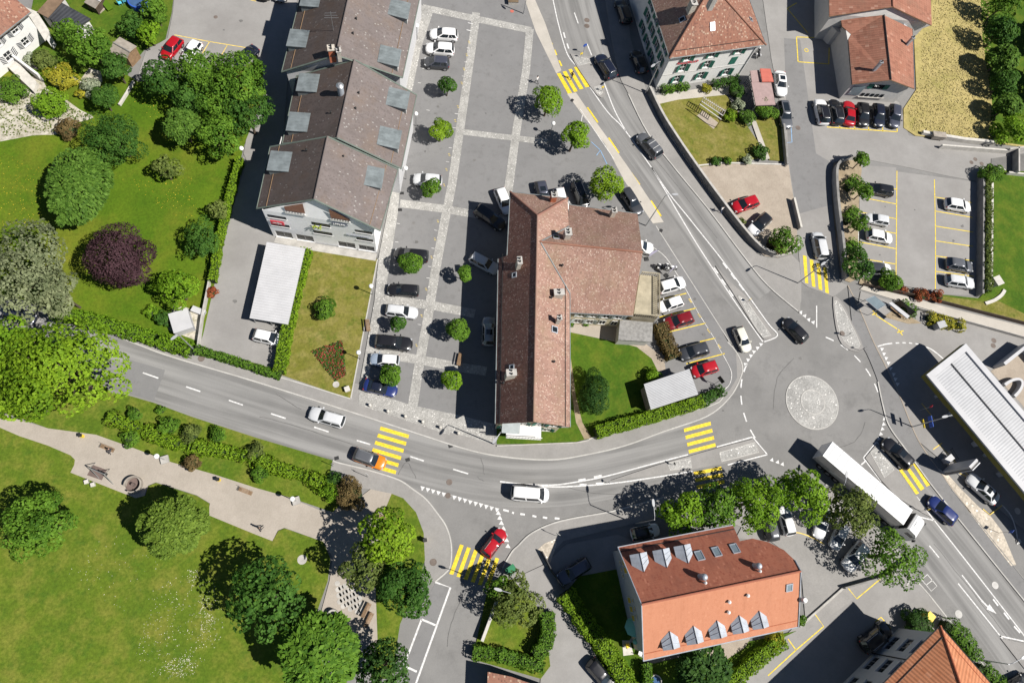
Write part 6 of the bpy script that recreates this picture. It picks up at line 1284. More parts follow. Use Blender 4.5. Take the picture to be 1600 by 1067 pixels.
def unit(rng, n, zlo=-1.0):
    z = rng.uniform(zlo, 1, n); a = rng.uniform(0, 2 * math.pi, n); r = np.sqrt(1 - z * z); return np.stack([r * np.cos(a), r * np.sin(a), z], 1)
def crown(seed, rx, ry, rz, leaf, mat, dens=1.0, lumps=None, kind='round', rough=.42):
    rng = np.random.default_rng(seed); sc_ = np.array([rx, ry, rz]); Rm = (rx + ry) / 2
    if kind == 'spray':
        n = int(dens * 30 * (rx * ry + rx * rz) / leaf ** 1.4); dv = unit(rng, n, -.35)
        kc = unit(rng, 46, -.4); hh = .80 + .26 * rng.random(46); dd = dv @ kc.T; j = dd.argmax(1); bump = np.clip((dd[np.arange(n), j] - .86) / .14, -1, 1)
        rad = (hh[j] - .12 + .16 * bump) * (.74 + .26 * rng.random(n) ** .5)
        pos = dv * rad[:, None] * sc_; nor = dv * .35 + np.array([0, 0, .8]) + rng.normal(size=(n, 3)) * .3; nor /= np.linalg.norm(nor, axis=1, keepdims=True)
        return leaf_mesh('crown', pos, nor, leaf, mat, rng, dv + np.array([0, 0, -.25]) + rng.normal(size=(n, 3)) * .35, 1.9)
    K = lumps or max(12, int(10 + Rm * 6)); c = unit(rng, K, -.45); c *= ((.36 + .26 * rng.random(K)) if rough >= .5 else (.42 + .46 * rng.random(K)))[:, None]; c = np.vstack([c, [[0, 0, .15]]]); lr = np.append(rng.uniform(.22, rough, K), .48)
    n = int(dens * 9.5 * (rx * ry + (rx + ry) * rz) / (leaf * leaf)); k = rng.choice(K + 1, n, p=lr ** 2 / np.sum(lr ** 2)); dv = unit(rng, n, -.75); dv[:, 2] = np.abs(dv[:, 2]) * np.where(rng.random(n) < .8, 1, -1)
    p = c[k] + dv * (lr[k] * (.72 + .33 * rng.random(n) ** .6))[:, None]
    dist = np.linalg.norm(p[:, None, :] - c[None, :, :], axis=2) / lr[None, :]; dist[np.arange(n), k] = 9; keep = (dist.min(1) > .72) | (rng.random(n) < .10)
    p, dv = p[keep], dv[keep]; n = len(p)
    out = p / (np.linalg.norm(p, axis=1, keepdims=True) + 1e-6); nor = dv * .55 + out * .45 + np.array([0, 0, .35]) + rng.normal(size=(n, 3)) * .42; nor /= np.linalg.norm(nor, axis=1, keepdims=True)
    vv = np.clip(rng.normal(.5, .22, n) + (np.sin(k[keep] * 12.9898) * .32), 0, 1)
    return leaf_mesh('crown', p * sc_, nor, leaf, mat, rng, None, 1.5, vv)
NT = [100]
def tree(px, py, rpx, zc, mat, label, leaf=.22, flat=.85, cat='tree', name='tree', kind='round', dens=1.0, group=None, ry=None, trunk=None, rough=.42, base=None, mat2=None):
    "crown centre pixel at height zc; radius given in pixels at that height"
    NT[0] += 1; s = NT[0]; c = G(px, py, zc); r = abs(G(px + rpx, py, zc).x - c.x); r2 = r if ry is None else abs(G(px, py - ry, zc).y - c.y); r *= .98; r2 *= .98
    rzz = min(r * flat, zc * .96)
    t = thing(name, (c.x, c.y, .10), label, cat, group); rr = random.Random(s)
    me = crown(s, r, r2, rzz, leaf, mat, dens, None, kind, rough); o = bpy.data.objects.new('crown', me); COL.objects.link(o); o.parent = t; o.location = (0, 0, zc - .10)
    tr = trunk or max(.07, r * .055); m = MB(); top = zc + rzz * .25; y0 = 0.0
    pts = [Vector((rr.uniform(-.06, .06) * k, rr.uniform(-.06, .06) * k, top * k / 3)) for k in range(4)]; pts[0] = Vector((0, 0, 0))
    for k in range(3): m.tube(pts[k], pts[k + 1], tr * (1.25 - .3 * k), tr * (.95 - .3 * k), 8, k == 0)
    for k in range(7 if r > 1 else 4):
        a = 6.283 * k / 7 + rr.random(); st = pts[1].lerp(pts[2], rr.random() * .8 + .1); en = Vector((math.cos(a) * r * .68, math.sin(a) * r2 * .68, zc + rzz * rr.uniform(-.2, .4) - .1)); md = st.lerp(en, .5) + Vector((0, 0, rzz * .1))
        m.tube(st, md, tr * .45, tr * .28, 6, False); m.tube(md, en, tr * .28, tr * .08, 5, False)
    m.build('trunk', 'bark', _loc(t), smooth=True)
    return t
def _loc(t): ORG[t.name] = Vector((0, 0, 0)); return t
def shrub(px, py, rpx, mat, label, h=None, leaf=.14, ry=None, kind='round', group=None, dens=1.1, cat='shrub', name='shrub'):
    NT[0] += 1; s = NT[0]; c = G(px, py, .8); r = abs(G(px + rpx, py, .8).x - c.x); r2 = r if ry is None else abs(G(px, py - ry, .8).y - c.y); h = h or r * 1.3
    t = thing(name, (c.x, c.y, .10), label, cat, group); me = crown(s, r, r2, h * .55, leaf, mat, dens, None, kind, .46)
    o = bpy.data.objects.new('foliage', me); COL.objects.link(o); o.parent = t; o.location = (0, 0, h * .5)
    MB().ball((0, 0, h * .42), r * .72, r2 * .72, h * .40, 10, 6).build('dark_core', 'hedge_core', _loc(t)); MB().tube((0, 0, -.05), (0, 0, h * .5), .05, .03, 6).build('stem', 'bark', t)
    return t
def hedge(pts, w_, h, mat, label, leaf=.15, z0=.10, dens=1.0, group=None, jit=.06):
    NT[0] += 1; rng = np.random.default_rng(NT[0]); c = GL(pts, h * .5); o0 = sum(c, Vector()) / len(c); t = thing('hedge', (o0.x, o0.y, z0), label, 'hedge', group)
    L_, R_ = ribbon_pts(c, w_ * max(.45, .86 - 1.6 * jit)); m = MB(); og = Vector((o0.x, o0.y, 0)); P_, N_ = [], []
    for i in range(len(c) - 1):
        q = [Vector((p.x - og.x, p.y - og.y, 0)) for p in (L_[i], L_[i + 1], R_[i + 1], R_[i])]; m.prism(q, 0, h * max(.5, .93 - 1.5 * jit))
        a, b = c[i], c[i + 1]; d = (b - a); ln = d.length; d = d / ln; nn = np.array([-d.y, d.x, 0]); dd = np.array([d.x, d.y, 0]); base = np.array([a.x - og.x, a.y - og.y, 0])
        k = int(dens * ln * (w_ + 2 * h) / (leaf * leaf) * 1.5); u = rng.random(k) * (ln + .1); side = rng.random(k) * (w_ + 2 * h)
        y = np.where(side < h, w_ / 2, np.where(side < h + w_, w_ / 2 - (side - h), -w_ / 2)); z = np.where(side < h, side, np.where(side < h + w_, h, w_ + 2 * h - side))
        nv = np.where(side < h, 1, np.where(side < h + w_, 0, -1)); bul = (np.sin(u * 1.9 + i) + np.sin(u * 4.3 + 2 * i)) * jit
        P_.append(base + dd * u[:, None] + nn * (y + nv * bul)[:, None] + np.array([0, 0, 1]) * (z + (nv == 0) * bul)[:, None] + rng.normal(size=(k, 3)) * .045); nr = nn * nv[:, None] + np.array([0, 0, 1]) * ((nv == 0) * 1.0 + .25)[:, None] + rng.normal(size=(k, 3)) * .5; N_.append(nr / np.linalg.norm(nr, axis=1, keepdims=True))
    m.build('dark_core', 'hedge_core', _loc(t)); me = leaf_mesh('foliage', np.vstack(P_), np.vstack(N_), leaf, mat, rng); o = bpy.data.objects.new('foliage', me); COL.objects.link(o); o.parent = t
    return t
PT = 'clipped trees on the plaza'
for a in ((699, 133, 17, 2.6, 'leaf_dark', 'dark round plaza tree below the small grey car'), (688, 204, 21, 2.8, 'leaf_lime', 'bright green round plaza tree beside the terraced building'), (674, 295, 18, 2.5, 'leaf_mid', 'round plaza tree over the silver hatchback'), (641, 411, 21, 2.5, 'leaf_mid', 'round plaza tree over the black estate car'), (728, 427, 15, 2.8, 'leaf_mid', 'small plaza tree at the shade edge, upper one'), (622, 505, 15, 2.4, 'leaf_dark', 'small plaza tree below the silver estate car'), (714, 517, 22, 2.8, 'leaf_mid', 'round plaza tree at the shade edge, middle one'), (610, 587, 22, 2.6, 'leaf_mid', 'plaza tree above the dark blue saloon'), (704, 595, 19, 2.7, 'leaf_bright', 'plaza tree at the shade edge, lowest one')):
    tree(*a, leaf=.17, group=PT, flat=.85, dens=1.5, rough=.5)
for a in ((857, 157, 27, 3.8, 'leaf_bright', 'street tree below the strolling pedestrian'), (898, 213, 28, 3.9, 'leaf_bright', 'street tree in the middle of the beige pavement row'), (948, 288, 30, 4.0, 'leaf_lime', 'bright street tree above the old tiled roof')): tree(*a, leaf=.2, group='street trees along the beige pavement', flat=.85, dens=1.2, rough=.5)
PK = 'trees in the park'
tree(94, 578, 106, 8.0, 'leaf_lime', 'huge bright green tree at the left edge beside the road', leaf=.27, flat=.5, ry=78, rough=.3, group=PK); tree(6, 545, 62, 7.0, 'leaf_bright', 'broad tree at the left edge behind the huge bright tree', leaf=.27, flat=.6, group=PK, rough=.34); tree(30, 625, 60, 6.0, 'leaf_lime', 'lower spreading tree beside the gravel path at the left edge', leaf=.27, flat=.6, ry=40, group=PK, rough=.34)
tree(66, 820, 58, 4.2, 'leaf_mid', 'round tree on the lawn at the left edge', leaf=.21, flat=.85, group=PK, ry=56, rough=.32); tree(270, 824, 52, 5.0, 'leaf_grass', 'dense domed tree casting a black shadow on the lawn', leaf=.20, flat=.9, kind='spray', dens=1.3, group=PK)
tree(418, 932, 60, 6.0, 'leaf_dark', 'dark green maple in the middle of the park', leaf=.30, flat=.8, ry=68, rough=.36, group=PK); tree(498, 1018, 64, 6.0, 'leaf_mid', 'star-shaped spreading tree at the bottom of the park', leaf=.34, flat=.7, rough=.32, group=PK, kind='spray'); tree(604, 838, 47, 6.3, 'leaf_lime', 'bright green tree at the park corner', leaf=.26, group=PK); tree(572, 886, 39, 5.5, 'leaf_olive', 'olive green tree below the bright corner tree', leaf=.24, group=PK); tree(634, 920, 50, 5.5, 'leaf_dark', 'dark open-crowned tree beside the white parking bay', leaf=.22, group=PK, dens=.9, rough=.32); tree(600, 1045, 46, 5.5, 'leaf_deep', 'dark tree at the bottom edge beside the parking bay', leaf=.24, group=PK); tree(652, 940, 22, 4.0, 'leaf_dark', 'small tree leaning over the white parking line', leaf=.22, group=PK, dens=.8)
GD = 'garden trees'
for a, kw in (((140, 68, 36, 4.0, 'leaf_mid', 'garden tree in front of the white annex'), dict(ry=30)), ((180, 104, 26, 3.6, 'leaf_dark', 'garden tree below the wooden shed'), {}), ((108, 50, 24, 3.6, 'leaf_mid', 'garden tree beside the black garage'), {}), ((207, 40, 22, 2.6, 'leaf_dark', 'dark shrubby tree beside the pool'), {}), ((240, 15, 26, 3.2, 'leaf_mid', 'tree at the top edge beside the yard'), {}), ((232, 52, 22, 2.6, 'leaf_bright', 'bright shrubby tree at the yard corner'), {}),
  ((258, 124, 38, 4.0, 'leaf_dark', 'garden tree below the parked red car'), dict(rough=.36)), ((318, 114, 42, 5.0, 'leaf_mid', 'tall garden tree overhanging the white parked car'), {}), ((372, 128, 50, 5.5, 'leaf_mid', 'tallest garden tree beside the back yard'), {}), ((386, 176, 38, 5.0, 'leaf_dark', 'garden tree overhanging the shaded yard'), {}), ((302, 152, 32, 4.0, 'leaf_dark', 'grey-green garden tree among the tall ones'), {}), ((340, 168, 32, 4.4, 'leaf_mid', 'garden tree in the middle of the tall group'), {}), ((285, 196, 32, 3.8, 'leaf_spray', 'grey-green feathery tree on the garden lawn'), dict(kind='spray')), ((348, 212, 38, 4.2, 'leaf_mid', 'round garden tree beside the garden lamp'), {}),
  ((122, 292, 50, 4.0, 'leaf_spray', 'wide feathery green tree on the meadow'), dict(kind='spray', leaf=.27, ry=62)), ((182, 215, 48, 4.4, 'leaf_dark', 'dense dark round tree above the feathery tree'), dict(leaf=.15, dens=.9)), ((160, 152, 24, 3.0, 'leaf_dark', 'small dark round tree beside the gravel patch'), dict(leaf=.15)), ((42, 420, 62, 7.0, 'leaf_grey', 'large grey-green pine at the left edge'), dict(leaf=.24, ry=78, flat=.6)), ((92, 455, 34, 5.5, 'leaf_grey', 'lower branches of grey-green pine beside the lane'), dict(leaf=.24, ry=44)),
  ((198, 402, 64, 4.6, 'leaf_purple', 'dark purple copper beech on the garden lawn'), dict(leaf=.17, dens=1.5, flat=.7, ry=54, rough=.5)), ((314, 374, 24, 3.0, 'leaf_dark', 'bluish green conifer beside the garden hedge'), dict(leaf=.16, ry=34)), ((278, 452, 38, 3.4, 'leaf_bright', 'yellow-green bushy tree above the white trailer box'), dict(ry=30, leaf=.2)), ((342, 328, 17, 2.2, 'leaf_olive', 'small olive tree against the garden hedge'), {}), ((258, 265, 25, 2.6, 'leaf_olive', 'sparse small tree in the middle of the garden'), dict(dens=.7))):
    tree(*a, group=GD, **{**dict(leaf=.22, flat=.75), **kw})
tree(930, 616, 27, 2.0, 'leaf_deep', 'dark oval shrub tree in the garden of the old building', leaf=.13, ry=41, flat=.7, dens=1.8, rough=.5)
OT = 'trees around the orange-roofed building'
for a, kw in (((1066, 802, 39, 4.8, 'leaf_bright', 'street tree above the orange roof, first from the left'), {}), ((1118, 794, 38, 4.8, 'leaf_mid', 'street tree above the orange roof, second from the left'), {}), ((1182, 784, 44, 5.2, 'leaf_bright', 'street tree above the orange roof, third from the left'), {}), ((1254, 773, 42, 5.2, 'leaf_bright', 'street tree above the parked silver saloon'), {}), ((1330, 800, 42, 5.0, 'leaf_olive', 'street tree beside the white lorry'), dict(dens=.8)), ((1395, 868, 48, 5.0, 'leaf_mid', 'open-crowned street tree hanging over the yard entrance'), dict(dens=.42, rough=.24)), ((1098, 1045, 44, 3.2, 'leaf_deep', 'dark broad conifer below the orange roof'), dict(kind='spray', leaf=.3))): tree(*a, group=OT, **{**dict(leaf=.22, flat=.75, rough=.30, dens=.85), **kw})
tree(803, 938, 40, 3.6, 'leaf_olive', 'yellow-green tree inside the curved hedge', leaf=.2, ry=44, flat=.7, mat2=None); tree(776, 915, 20, 3.4, 'leaf_mid', 'small tree at the corner of the curved hedge', leaf=.2)
CT = 'small trees along the car park bed'
for a in ((1347, 250, 14, 2.6, 'leaf_mid', 'small tree at the head of the car park bed'), (1349, 299, 14, 2.6, 'leaf_mid', 'small tree beside the black estate in the car park'), (1345, 352, 14, 2.6, 'leaf_mid', 'small tree between the silver and white hatchbacks'), (1341, 411, 24, 3.0, 'leaf_dark', 'larger dark tree at the foot of the car park bed')): tree(*a, leaf=.19, group=CT)
tree(1228, 376, 22, 2.4, 'leaf_mid', 'small tree at the tip of the gravel yard', leaf=.2, dens=.8); shrub(1214, 385, 14, 'leaf_brown', 'brownish shrub beside the tip of the gravel yard', h=1.6)
RT_ = 'dark trees at the right edge'
for i, a in enumerate(((1566, 8, 24, 3.5, 'leaf_mid', 'tree in the top right corner beside the hay field'), (1562, 52, 22, 3.4, 'leaf_dark', 'tree beside the hay field, second from the top'), (1566, 92, 22, 3.2, 'leaf_spray', 'feathery tree beside the hay field, third from the top'), (1568, 128, 20, 3, 'leaf_dark', 'dark tree beside the hay field, fourth from the top'), (1574, 166, 19, 2.8, 'leaf_spray', 'feathery tree beside the hay field, fifth from the top'), (1580, 205, 22, 2.4, 'leaf_bright', 'bright bushy tree at the bottom of the hay field'), (1640, 40, 34, 4.5, 'leaf_deep', 'tall dark conifer on the right edge, upper one'), (1645, 120, 34, 4.5, 'leaf_deep', 'tall dark conifer on the right edge, lower one'))): tree(*a, leaf=.26, group=RT_, flat=.85, kind='spray' if i in (2, 4, 6, 7) else 'round')
# ---- hedges
hedge([(480, 392), (462, 460), (449, 520), (437, 582)], 1.3, 1.7, 'leaf_lime', 'clipped bright hedge beside the carport'); hedge([(85, 488), (160, 506), (230, 526), (300, 548)], 1.7, 1.5, 'leaf_bright', 'hedge along the lane below the garden', jit=.12); hedge([(306, 546), (370, 565), (438, 588)], .9, 1.1, 'leaf_mid', 'low hedge below the white car at the carport'); hedge([(376, 250), (362, 300), (345, 370), (333, 440)], .7, 1.6, 'leaf_lime', 'narrow ivy hedge between garden and yard')
hedge([(930, 676), (980, 662), (1040, 645), (1095, 628)], 1.5, 1.4, 'leaf_lime', 'clipped hedge along the pavement below the corrugated shed'); hedge([(1095, 628), (1128, 610)], 1.3, 1.0, 'leaf_dark', 'low shrubs at the end of the clipped hedge', jit=.15)
hedge(sm([(172, 652), (200, 664), (232, 674), (265, 690), (300, 698), (345, 704), (400, 718), (440, 734), (480, 744), (520, 768)], 3), 1.4, 1.1, 'leaf_lime', 'ragged yellow-green hedge between road and gravel path', jit=.22)
hedge([(1539, 272), (1540, 330), (1539, 456)], .9, 1.7, 'leaf_olive', 'hedge along the right wall of the car park', jit=.15) ; hedge([(852, 955), (856, 985), (850, 1010), (835, 1024)], 1.6, 1.7, 'leaf_mid', 'curved hedge beside the asphalt drive'); hedge([(738, 1018), (780, 1022), (848, 1042)], 1.4, 1.3, 'leaf_mid', 'hedge above the tiled outbuilding', jit=.12)
hedge([(882, 925), (915, 975), (945, 1012), (985, 1075)], 2.0, 1.6, 'leaf_lime', 'yellow-green hedge left of the orange-roofed building', jit=.15); hedge([(1222, 998), (1180, 1030), (1135, 1072)], 1.6, 1.5, 'leaf_lime', 'hedge below the orange-roofed building', jit=.12); hedge([(1008, 1035), (1012, 1075)], 1.0, 1.4, 'leaf_mid', 'short hedge at the lower corner of the orange-roofed building'); hedge([(1475, 975), (1495, 992), (1512, 1012), (1516, 1030)], 1.9, 2.2, 'leaf_mid', 'dark hedge beside the hip roof and the road', jit=.2); hedge([(1528, 1040), (1552, 1062), (1575, 1095)], 1.6, 1.8, 'leaf_mid', 'lower hedge beside the hip roof', jit=.2)
hedge([(1030, 508), (1038, 530), (1052, 560)], 1.9, 1.5, 'leaf_brown', 'brownish hedge beside the dark red hatchback', jit=.1); hedge([(1322, 296), (1333, 288), (1338, 280)], 1.8, .9, 'leaf_mid', 'low planting in the car park bed, upper clump', jit=.2); hedge([(1320, 348), (1330, 340), (1338, 328)], 1.8, .9, 'leaf_mid', 'low planting in the car park bed, middle clump', jit=.2); hedge([(1322, 395), (1332, 388), (1336, 378)], 1.8, .9, 'leaf_mid', 'low planting in the car park bed, lower clump', jit=.2)
hedge([(1405, 478), (1430, 490)], 1.8, 1.0, 'leaf_mid', 'planting behind the bus shelter', jit=.2); hedge([(1448, 496), (1470, 503), (1504, 510)], 1.6, .9, 'leaf_yellow', 'yellow-flowering planting beside the grey bin', jit=.2); hedge([(1033, 142), (1060, 138), (1075, 136)], 1.0, .9, 'leaf_mid', 'shrubs below the green-shuttered facade, left clump', jit=.2); hedge([(1113, 134), (1130, 130), (1152, 124)], 1.0, .9, 'leaf_dark', 'shrubs below the green-shuttered facade, right clump', jit=.2)
# ---- shrubs
SH = 'round shrubs along the road verge'
for a in ((208, 646, 14, 'leaf_mid', 'round shrub nearest the huge bright tree'), (264, 665, 17, 'leaf_mid', 'larger round shrub second along the verge'), (299, 677, 17, 'leaf_olive', 'olive round shrub third along the verge'), (340, 680, 15, 'leaf_mid', 'round shrub fourth along the verge'), (204, 684, 14, 'leaf_mid', 'round shrub beside the gravel path'), (299, 724, 15, 'leaf_brown', 'reddish brown shrub beside the gravel path'), (400, 706, 16, 'leaf_olive', 'olive shrub in the middle of the verge'), (405, 740, 14, 'leaf_mid', 'green shrub beside the gravel path bench'), (522, 751, 14, 'leaf_dark', 'dark round shrub near the zebra crossing'), (520, 770, 18, 'leaf_bright', 'bright shrub near the zebra crossing'), (548, 774, 26, 'leaf_brown', 'large brownish shrub at the park entrance'), (250, 640, 8, 'leaf_mid', 'tiny shrub at the road edge')): shrub(*a, group=SH)
for a in ((84, 168, 29, 'leaf_bright', 'large bright dome shrub on the white gravel'), (24, 142, 24, 'leaf_mid', 'grassy green shrub below the entrance steps'), (96, 126, 24, 'leaf_yellow', 'olive-yellow shrub above the white gravel'), (125, 146, 9, 'leaf_yellow', 'small golden shrub with orange flowers'), (146, 140, 18, 'leaf_silver', 'silvery shrub beside the dark round tree'), (70, 95, 20, 'leaf_olive', 'yellowish shrub below the chevron-shuttered house'), (48, 92, 12, 'leaf_silver', 'silvery shrub at the foot of the white facade'), (108, 205, 20, 'leaf_brown', 'brownish shrub above the feathery tree'), (236, 487, 12, 'leaf_bright', 'small round bright shrub near the white trailer box'), (257, 498, 14, 'leaf_dark', 'small round dark shrub near the white trailer box'), (330, 456, 10, 'leaf_red', 'red-leaved shrub at the garden wall'), (507, 485, 19, 'leaf_mid', 'round green shrub on the dry lawn'), (1020, 588, 14, 'leaf_bright', 'creeper spilling over the corrugated shed'), (962, 501, 9, 'leaf_olive', 'potted shrub behind the old building'), (895, 504, 5, 'leaf_mid', 'clipped ball shrub behind the old building, left one'), (917, 505, 5, 'leaf_mid', 'clipped ball shrub behind the old building, right one'),
  (1120, 251, 8, 'leaf_dark', 'small ball shrub at the foot of the mown lawn, left one'), (1137, 250, 7, 'leaf_mid', 'small ball shrub at the foot of the mown lawn, middle one'), (1168, 250, 8, 'leaf_silver', 'flowering shrub at the foot of the mown lawn'), (1188, 238, 12, 'leaf_dark', 'dark shrub at the lower corner of the mown lawn'), (1141, 180, 11, 'leaf_lime', 'bright shrub at the end of the pergola'), (1166, 185, 12, 'leaf_spray', 'grey-green shrub beside the narrow path'), (1148, 143, 13, 'leaf_dark', 'dark shrub beside the large mauve canopy'), (1154, 164, 10, 'leaf_silver', 'pale flowering shrub beside the canopies'), (1195, 176, 18, 'leaf_mid', 'broad shrub below the large mauve canopy'), (1104, 137, 8, 'leaf_yellow', 'yellow shrub below the green-shuttered facade'), (1387, 443, 18, 'leaf_mid', 'low green shrub at the car park exit'), (1412, 452, 7, 'leaf_red', 'small reddish shrub below the car park, left one'), (1440, 460, 11, 'leaf_red', 'reddish shrub below the car park, middle one'), (1466, 463, 10, 'leaf_red', 'reddish shrub below the car park, right one'), (1543, 275, 16, 'leaf_mid', 'shrub beside the garage ramp'), (1158, 345, 7, 'leaf_olive', 'little shrub between the two cars on gravel'), (800, 672, 8, 'leaf_red', 'pink flowers below the balcony'), (1002, 1005, 5, 'leaf_mid', 'potted plant beside the parasol'), (1250, 968, 10, 'leaf_mid', 'shrub at the right corner of the orange roof'), (1212, 998, 14, 'leaf_yellow', 'yellowish shrub below the right end of the orange roof'), (1430, 975, 22, 'leaf_deep', 'shaded shrub beside the yellow bin')): shrub(*a)
# ---- red flower bed, meadow flowers and daisies
c = G(518, 562); fb = thing('flower_bed', c, 'triangular bed of red flowers on the dry lawn', 'flower bed')
out = [(535, 531), (487, 549), (524, 596), (541, 586)]; MB().poly(_ccw(GL(out, .15))).build('soil_bed', 'soil', fb)
def scatter(poly, n, seed, z):
    rr = random.Random(seed); xs = [p[0] for p in poly]; ys = [p[1] for p in poly]; res = []
    while len(res) < n:
        x, y = rr.uniform(min(xs), max(xs)), rr.uniform(min(ys), max(ys)); ins = False; j = len(poly) - 1
        for i in range(len(poly)):
            if (poly[i][1] > y) != (poly[j][1] > y) and x < (poly[j][0] - poly[i][0]) * (y - poly[i][1]) / (poly[j][1] - poly[i][1]) + poly[i][0]: ins = not ins
            j = i
        if ins: res.append(G(x, y, z))
    return res
def petals(name, pts, size, mat, parent=None, seed=1, lift=.0, **kw):
    rng = np.random.default_rng(seed); P_ = np.array([tuple(p) for p in pts]); P_[:, 2] += rng.random(len(P_)) * lift; N_ = rng.normal(size=P_.shape) * .35 + np.array([0, 0, 1]); N_ /= np.linalg.norm(N_, axis=1, keepdims=True)
    og = np.array(tuple(ORG[parent.name])) if parent else np.zeros(3); me = leaf_mesh(name, P_ - og, N_, size, mat, rng, aspect=1.1); o = bpy.data.objects.new(name, me); COL.objects.link(o); o.parent = parent; tag(o, **kw); return o
leaf_mat('petal_red', (.17, .025, .02), (.30, .065, .045), .1); leaf_mat('petal_white', (.55, .52, .40), (.78, .75, .62), .1); leaf_mat('petal_yellow', (.45, .34, .02), (.6, .48, .05), .1); leaf_mat('straw', (.30, .25, .10), (.44, .37, .17), .1)
petals('foliage', scatter(out, 1100, 3, .22), .2, 'leaf_dark', fb, 3, .12, kind='stuff'); petals('blossoms', scatter(out, 360, 4, .34), .15, 'petal_red', fb, 4, .12, kind='stuff')
petals('daisies', scatter([(235, 925), (300, 885), (345, 920), (350, 990), (300, 1060), (230, 1060), (210, 1030)], 420, 5, .16) + scatter([(290, 890), (310, 890), (300, 925)], 50, 6, .16) + scatter([(170, 830), (250, 880), (200, 960), (100, 900)], 60, 7, .16) + scatter([(250, 1040), (290, 1020), (310, 1040), (280, 1060)], 160, 17, .16) + scatter([(310, 930), (330, 930), (335, 975), (315, 1000)], 130, 18, .16), .07, 'petal_white', None, 5, .03, kind='stuff', label='white daisies scattered over the park lawn')
petals('dandelions', scatter([(-20, 230), (60, 260), (95, 290), (60, 360), (-20, 400)], 420, 8, .16) + scatter([(190, 280), (300, 275), (310, 340), (270, 340)], 160, 9, .16) + scatter([(200, 150), (270, 160), (240, 190)], 40, 10, .16), .085, 'petal_yellow', None, 6, .03, kind='stuff', label='yellow flowers scattered over the garden meadow')
petals('weeds', scatter([(0, 150), (55, 130), (90, 160), (85, 205), (0, 215)], 500, 21, .14) + scatter([(100, 165), (140, 180), (105, 195)], 80, 22, .14), .22, 'leaf_olive', None, 9, .12, kind='stuff', label='weeds growing through the white gravel')
petals('hay', scatter([(1460, -10), (1545, -10), (1550, 160), (1560, 220), (1425, 205), (1418, 170), (1440, 120), (1440, 55), (1458, 45)], 4500, 11, .14), .22, 'straw', None, 7, .08, kind='stuff', label='pale cut hay lying on the dry field')

# ================================================================== street furniture, walls, people
def globe_lamp(px, label, h=3.0, base=None, r=.30):
    p = G(*px, h); t = thing('globe_lamp', (p.x, p.y, .1), label, 'lamp', 'white globe lamps'); _loc(t); h -= .1
    MB().tube((0, 0, 0), (0, 0, h - r), .055, .045, 8).build('pole', 'frame_grey', t, smooth=True); MB().ball((0, 0, h), r, n=18, m=12).build('globe', 'lamp_globe', t, smooth=True); MB().tube((0, 0, h - r - .02), (0, 0, h - r + .10), .10, .13, 10).build('collar', 'iron', t)
    if base: MB().box((0, 0, .15), (.9, .9, .4), .35).build('concrete_base', 'concrete', t)
for px, lb, b in (((651.5, 40.5), 'globe lamp beside the topmost white hatchback', 0), ((650, 178), 'globe lamp beside the bright green plaza tree', 0), ((634, 263), 'globe lamp at the lower end of the long eaves', 0), ((579.6, 447), 'globe lamp on the edge of the dry lawn', 0), ((560, 550.5), 'globe lamp beside the red flower bed', 0), ((244.5, 712.5), 'globe lamp on a concrete block beside the gravel path', 1), ((456.5, 779), 'globe lamp near the park entrance', 1), ((864.5, 193), 'globe lamp between two street trees', 0), ((377, 232), 'globe lamp in the garden hedge', 0)): globe_lamp(px, lb, base=b)
def street_lamp(base, h, head, label, arm=1.0):
    "pole at base pixel; the luminaire's pixel is given at the lamp height"
    p = G(*base, .1); q = G(*head, h); d = Vector((q.x - p.x, q.y - p.y, 0)); t = thing('street_lamp', (p.x, p.y, .1), label, 'street lamp', 'grey street lamps'); _loc(t)
    MB().tube((0, 0, 0), (0, 0, h - .4), .09, .055, 10).build('pole', 'steel', t, smooth=True)
    e = Vector((d.x, d.y, h - .1)); MB().path([Vector((0, 0, h - .42)), Vector((d.x * .25, d.y * .25, h - .2)), e], .04, 8).build('arm', 'steel', t, smooth=True)
    u = d.normalized(); s = Vector((-u.y, u.x, 0)); m = MB()
    ring = [(-.10, .07), (.05, .14), (.35, .17), (.65, .13), (.80, .05)]
    for (x0, w0), (x1, w1) in zip(ring, ring[1:]):
        a, b = e + u * x0, e + u * x1
        for z0, z1 in ((.07, .07),): m.poly([a + s * w0 + Vector((0, 0, .03)), b + s * w1 + Vector((0, 0, .03)), b - s * w1 + Vector((0, 0, .03)), a - s * w0 + Vector((0, 0, .03))][::-1]); m.poly([a + s * w0 - Vector((0, 0, .06)), b + s * w1 - Vector((0, 0, .06)), b - s * w1 - Vector((0, 0, .06)), a - s * w0 - Vector((0, 0, .06))]); m.poly([a + s * w0 + Vector((0, 0, .03)), a + s * w0 - Vector((0, 0, .06)), b + s * w1 - Vector((0, 0, .06)), b + s * w1 + Vector((0, 0, .03))]); m.poly([a - s * w0 + Vector((0, 0, .03)), b - s * w1 + Vector((0, 0, .03)), b - s * w1 - Vector((0, 0, .06)), a - s * w0 - Vector((0, 0, .06))])
    m.build('luminaire', 'metal_pale', t)
    return t
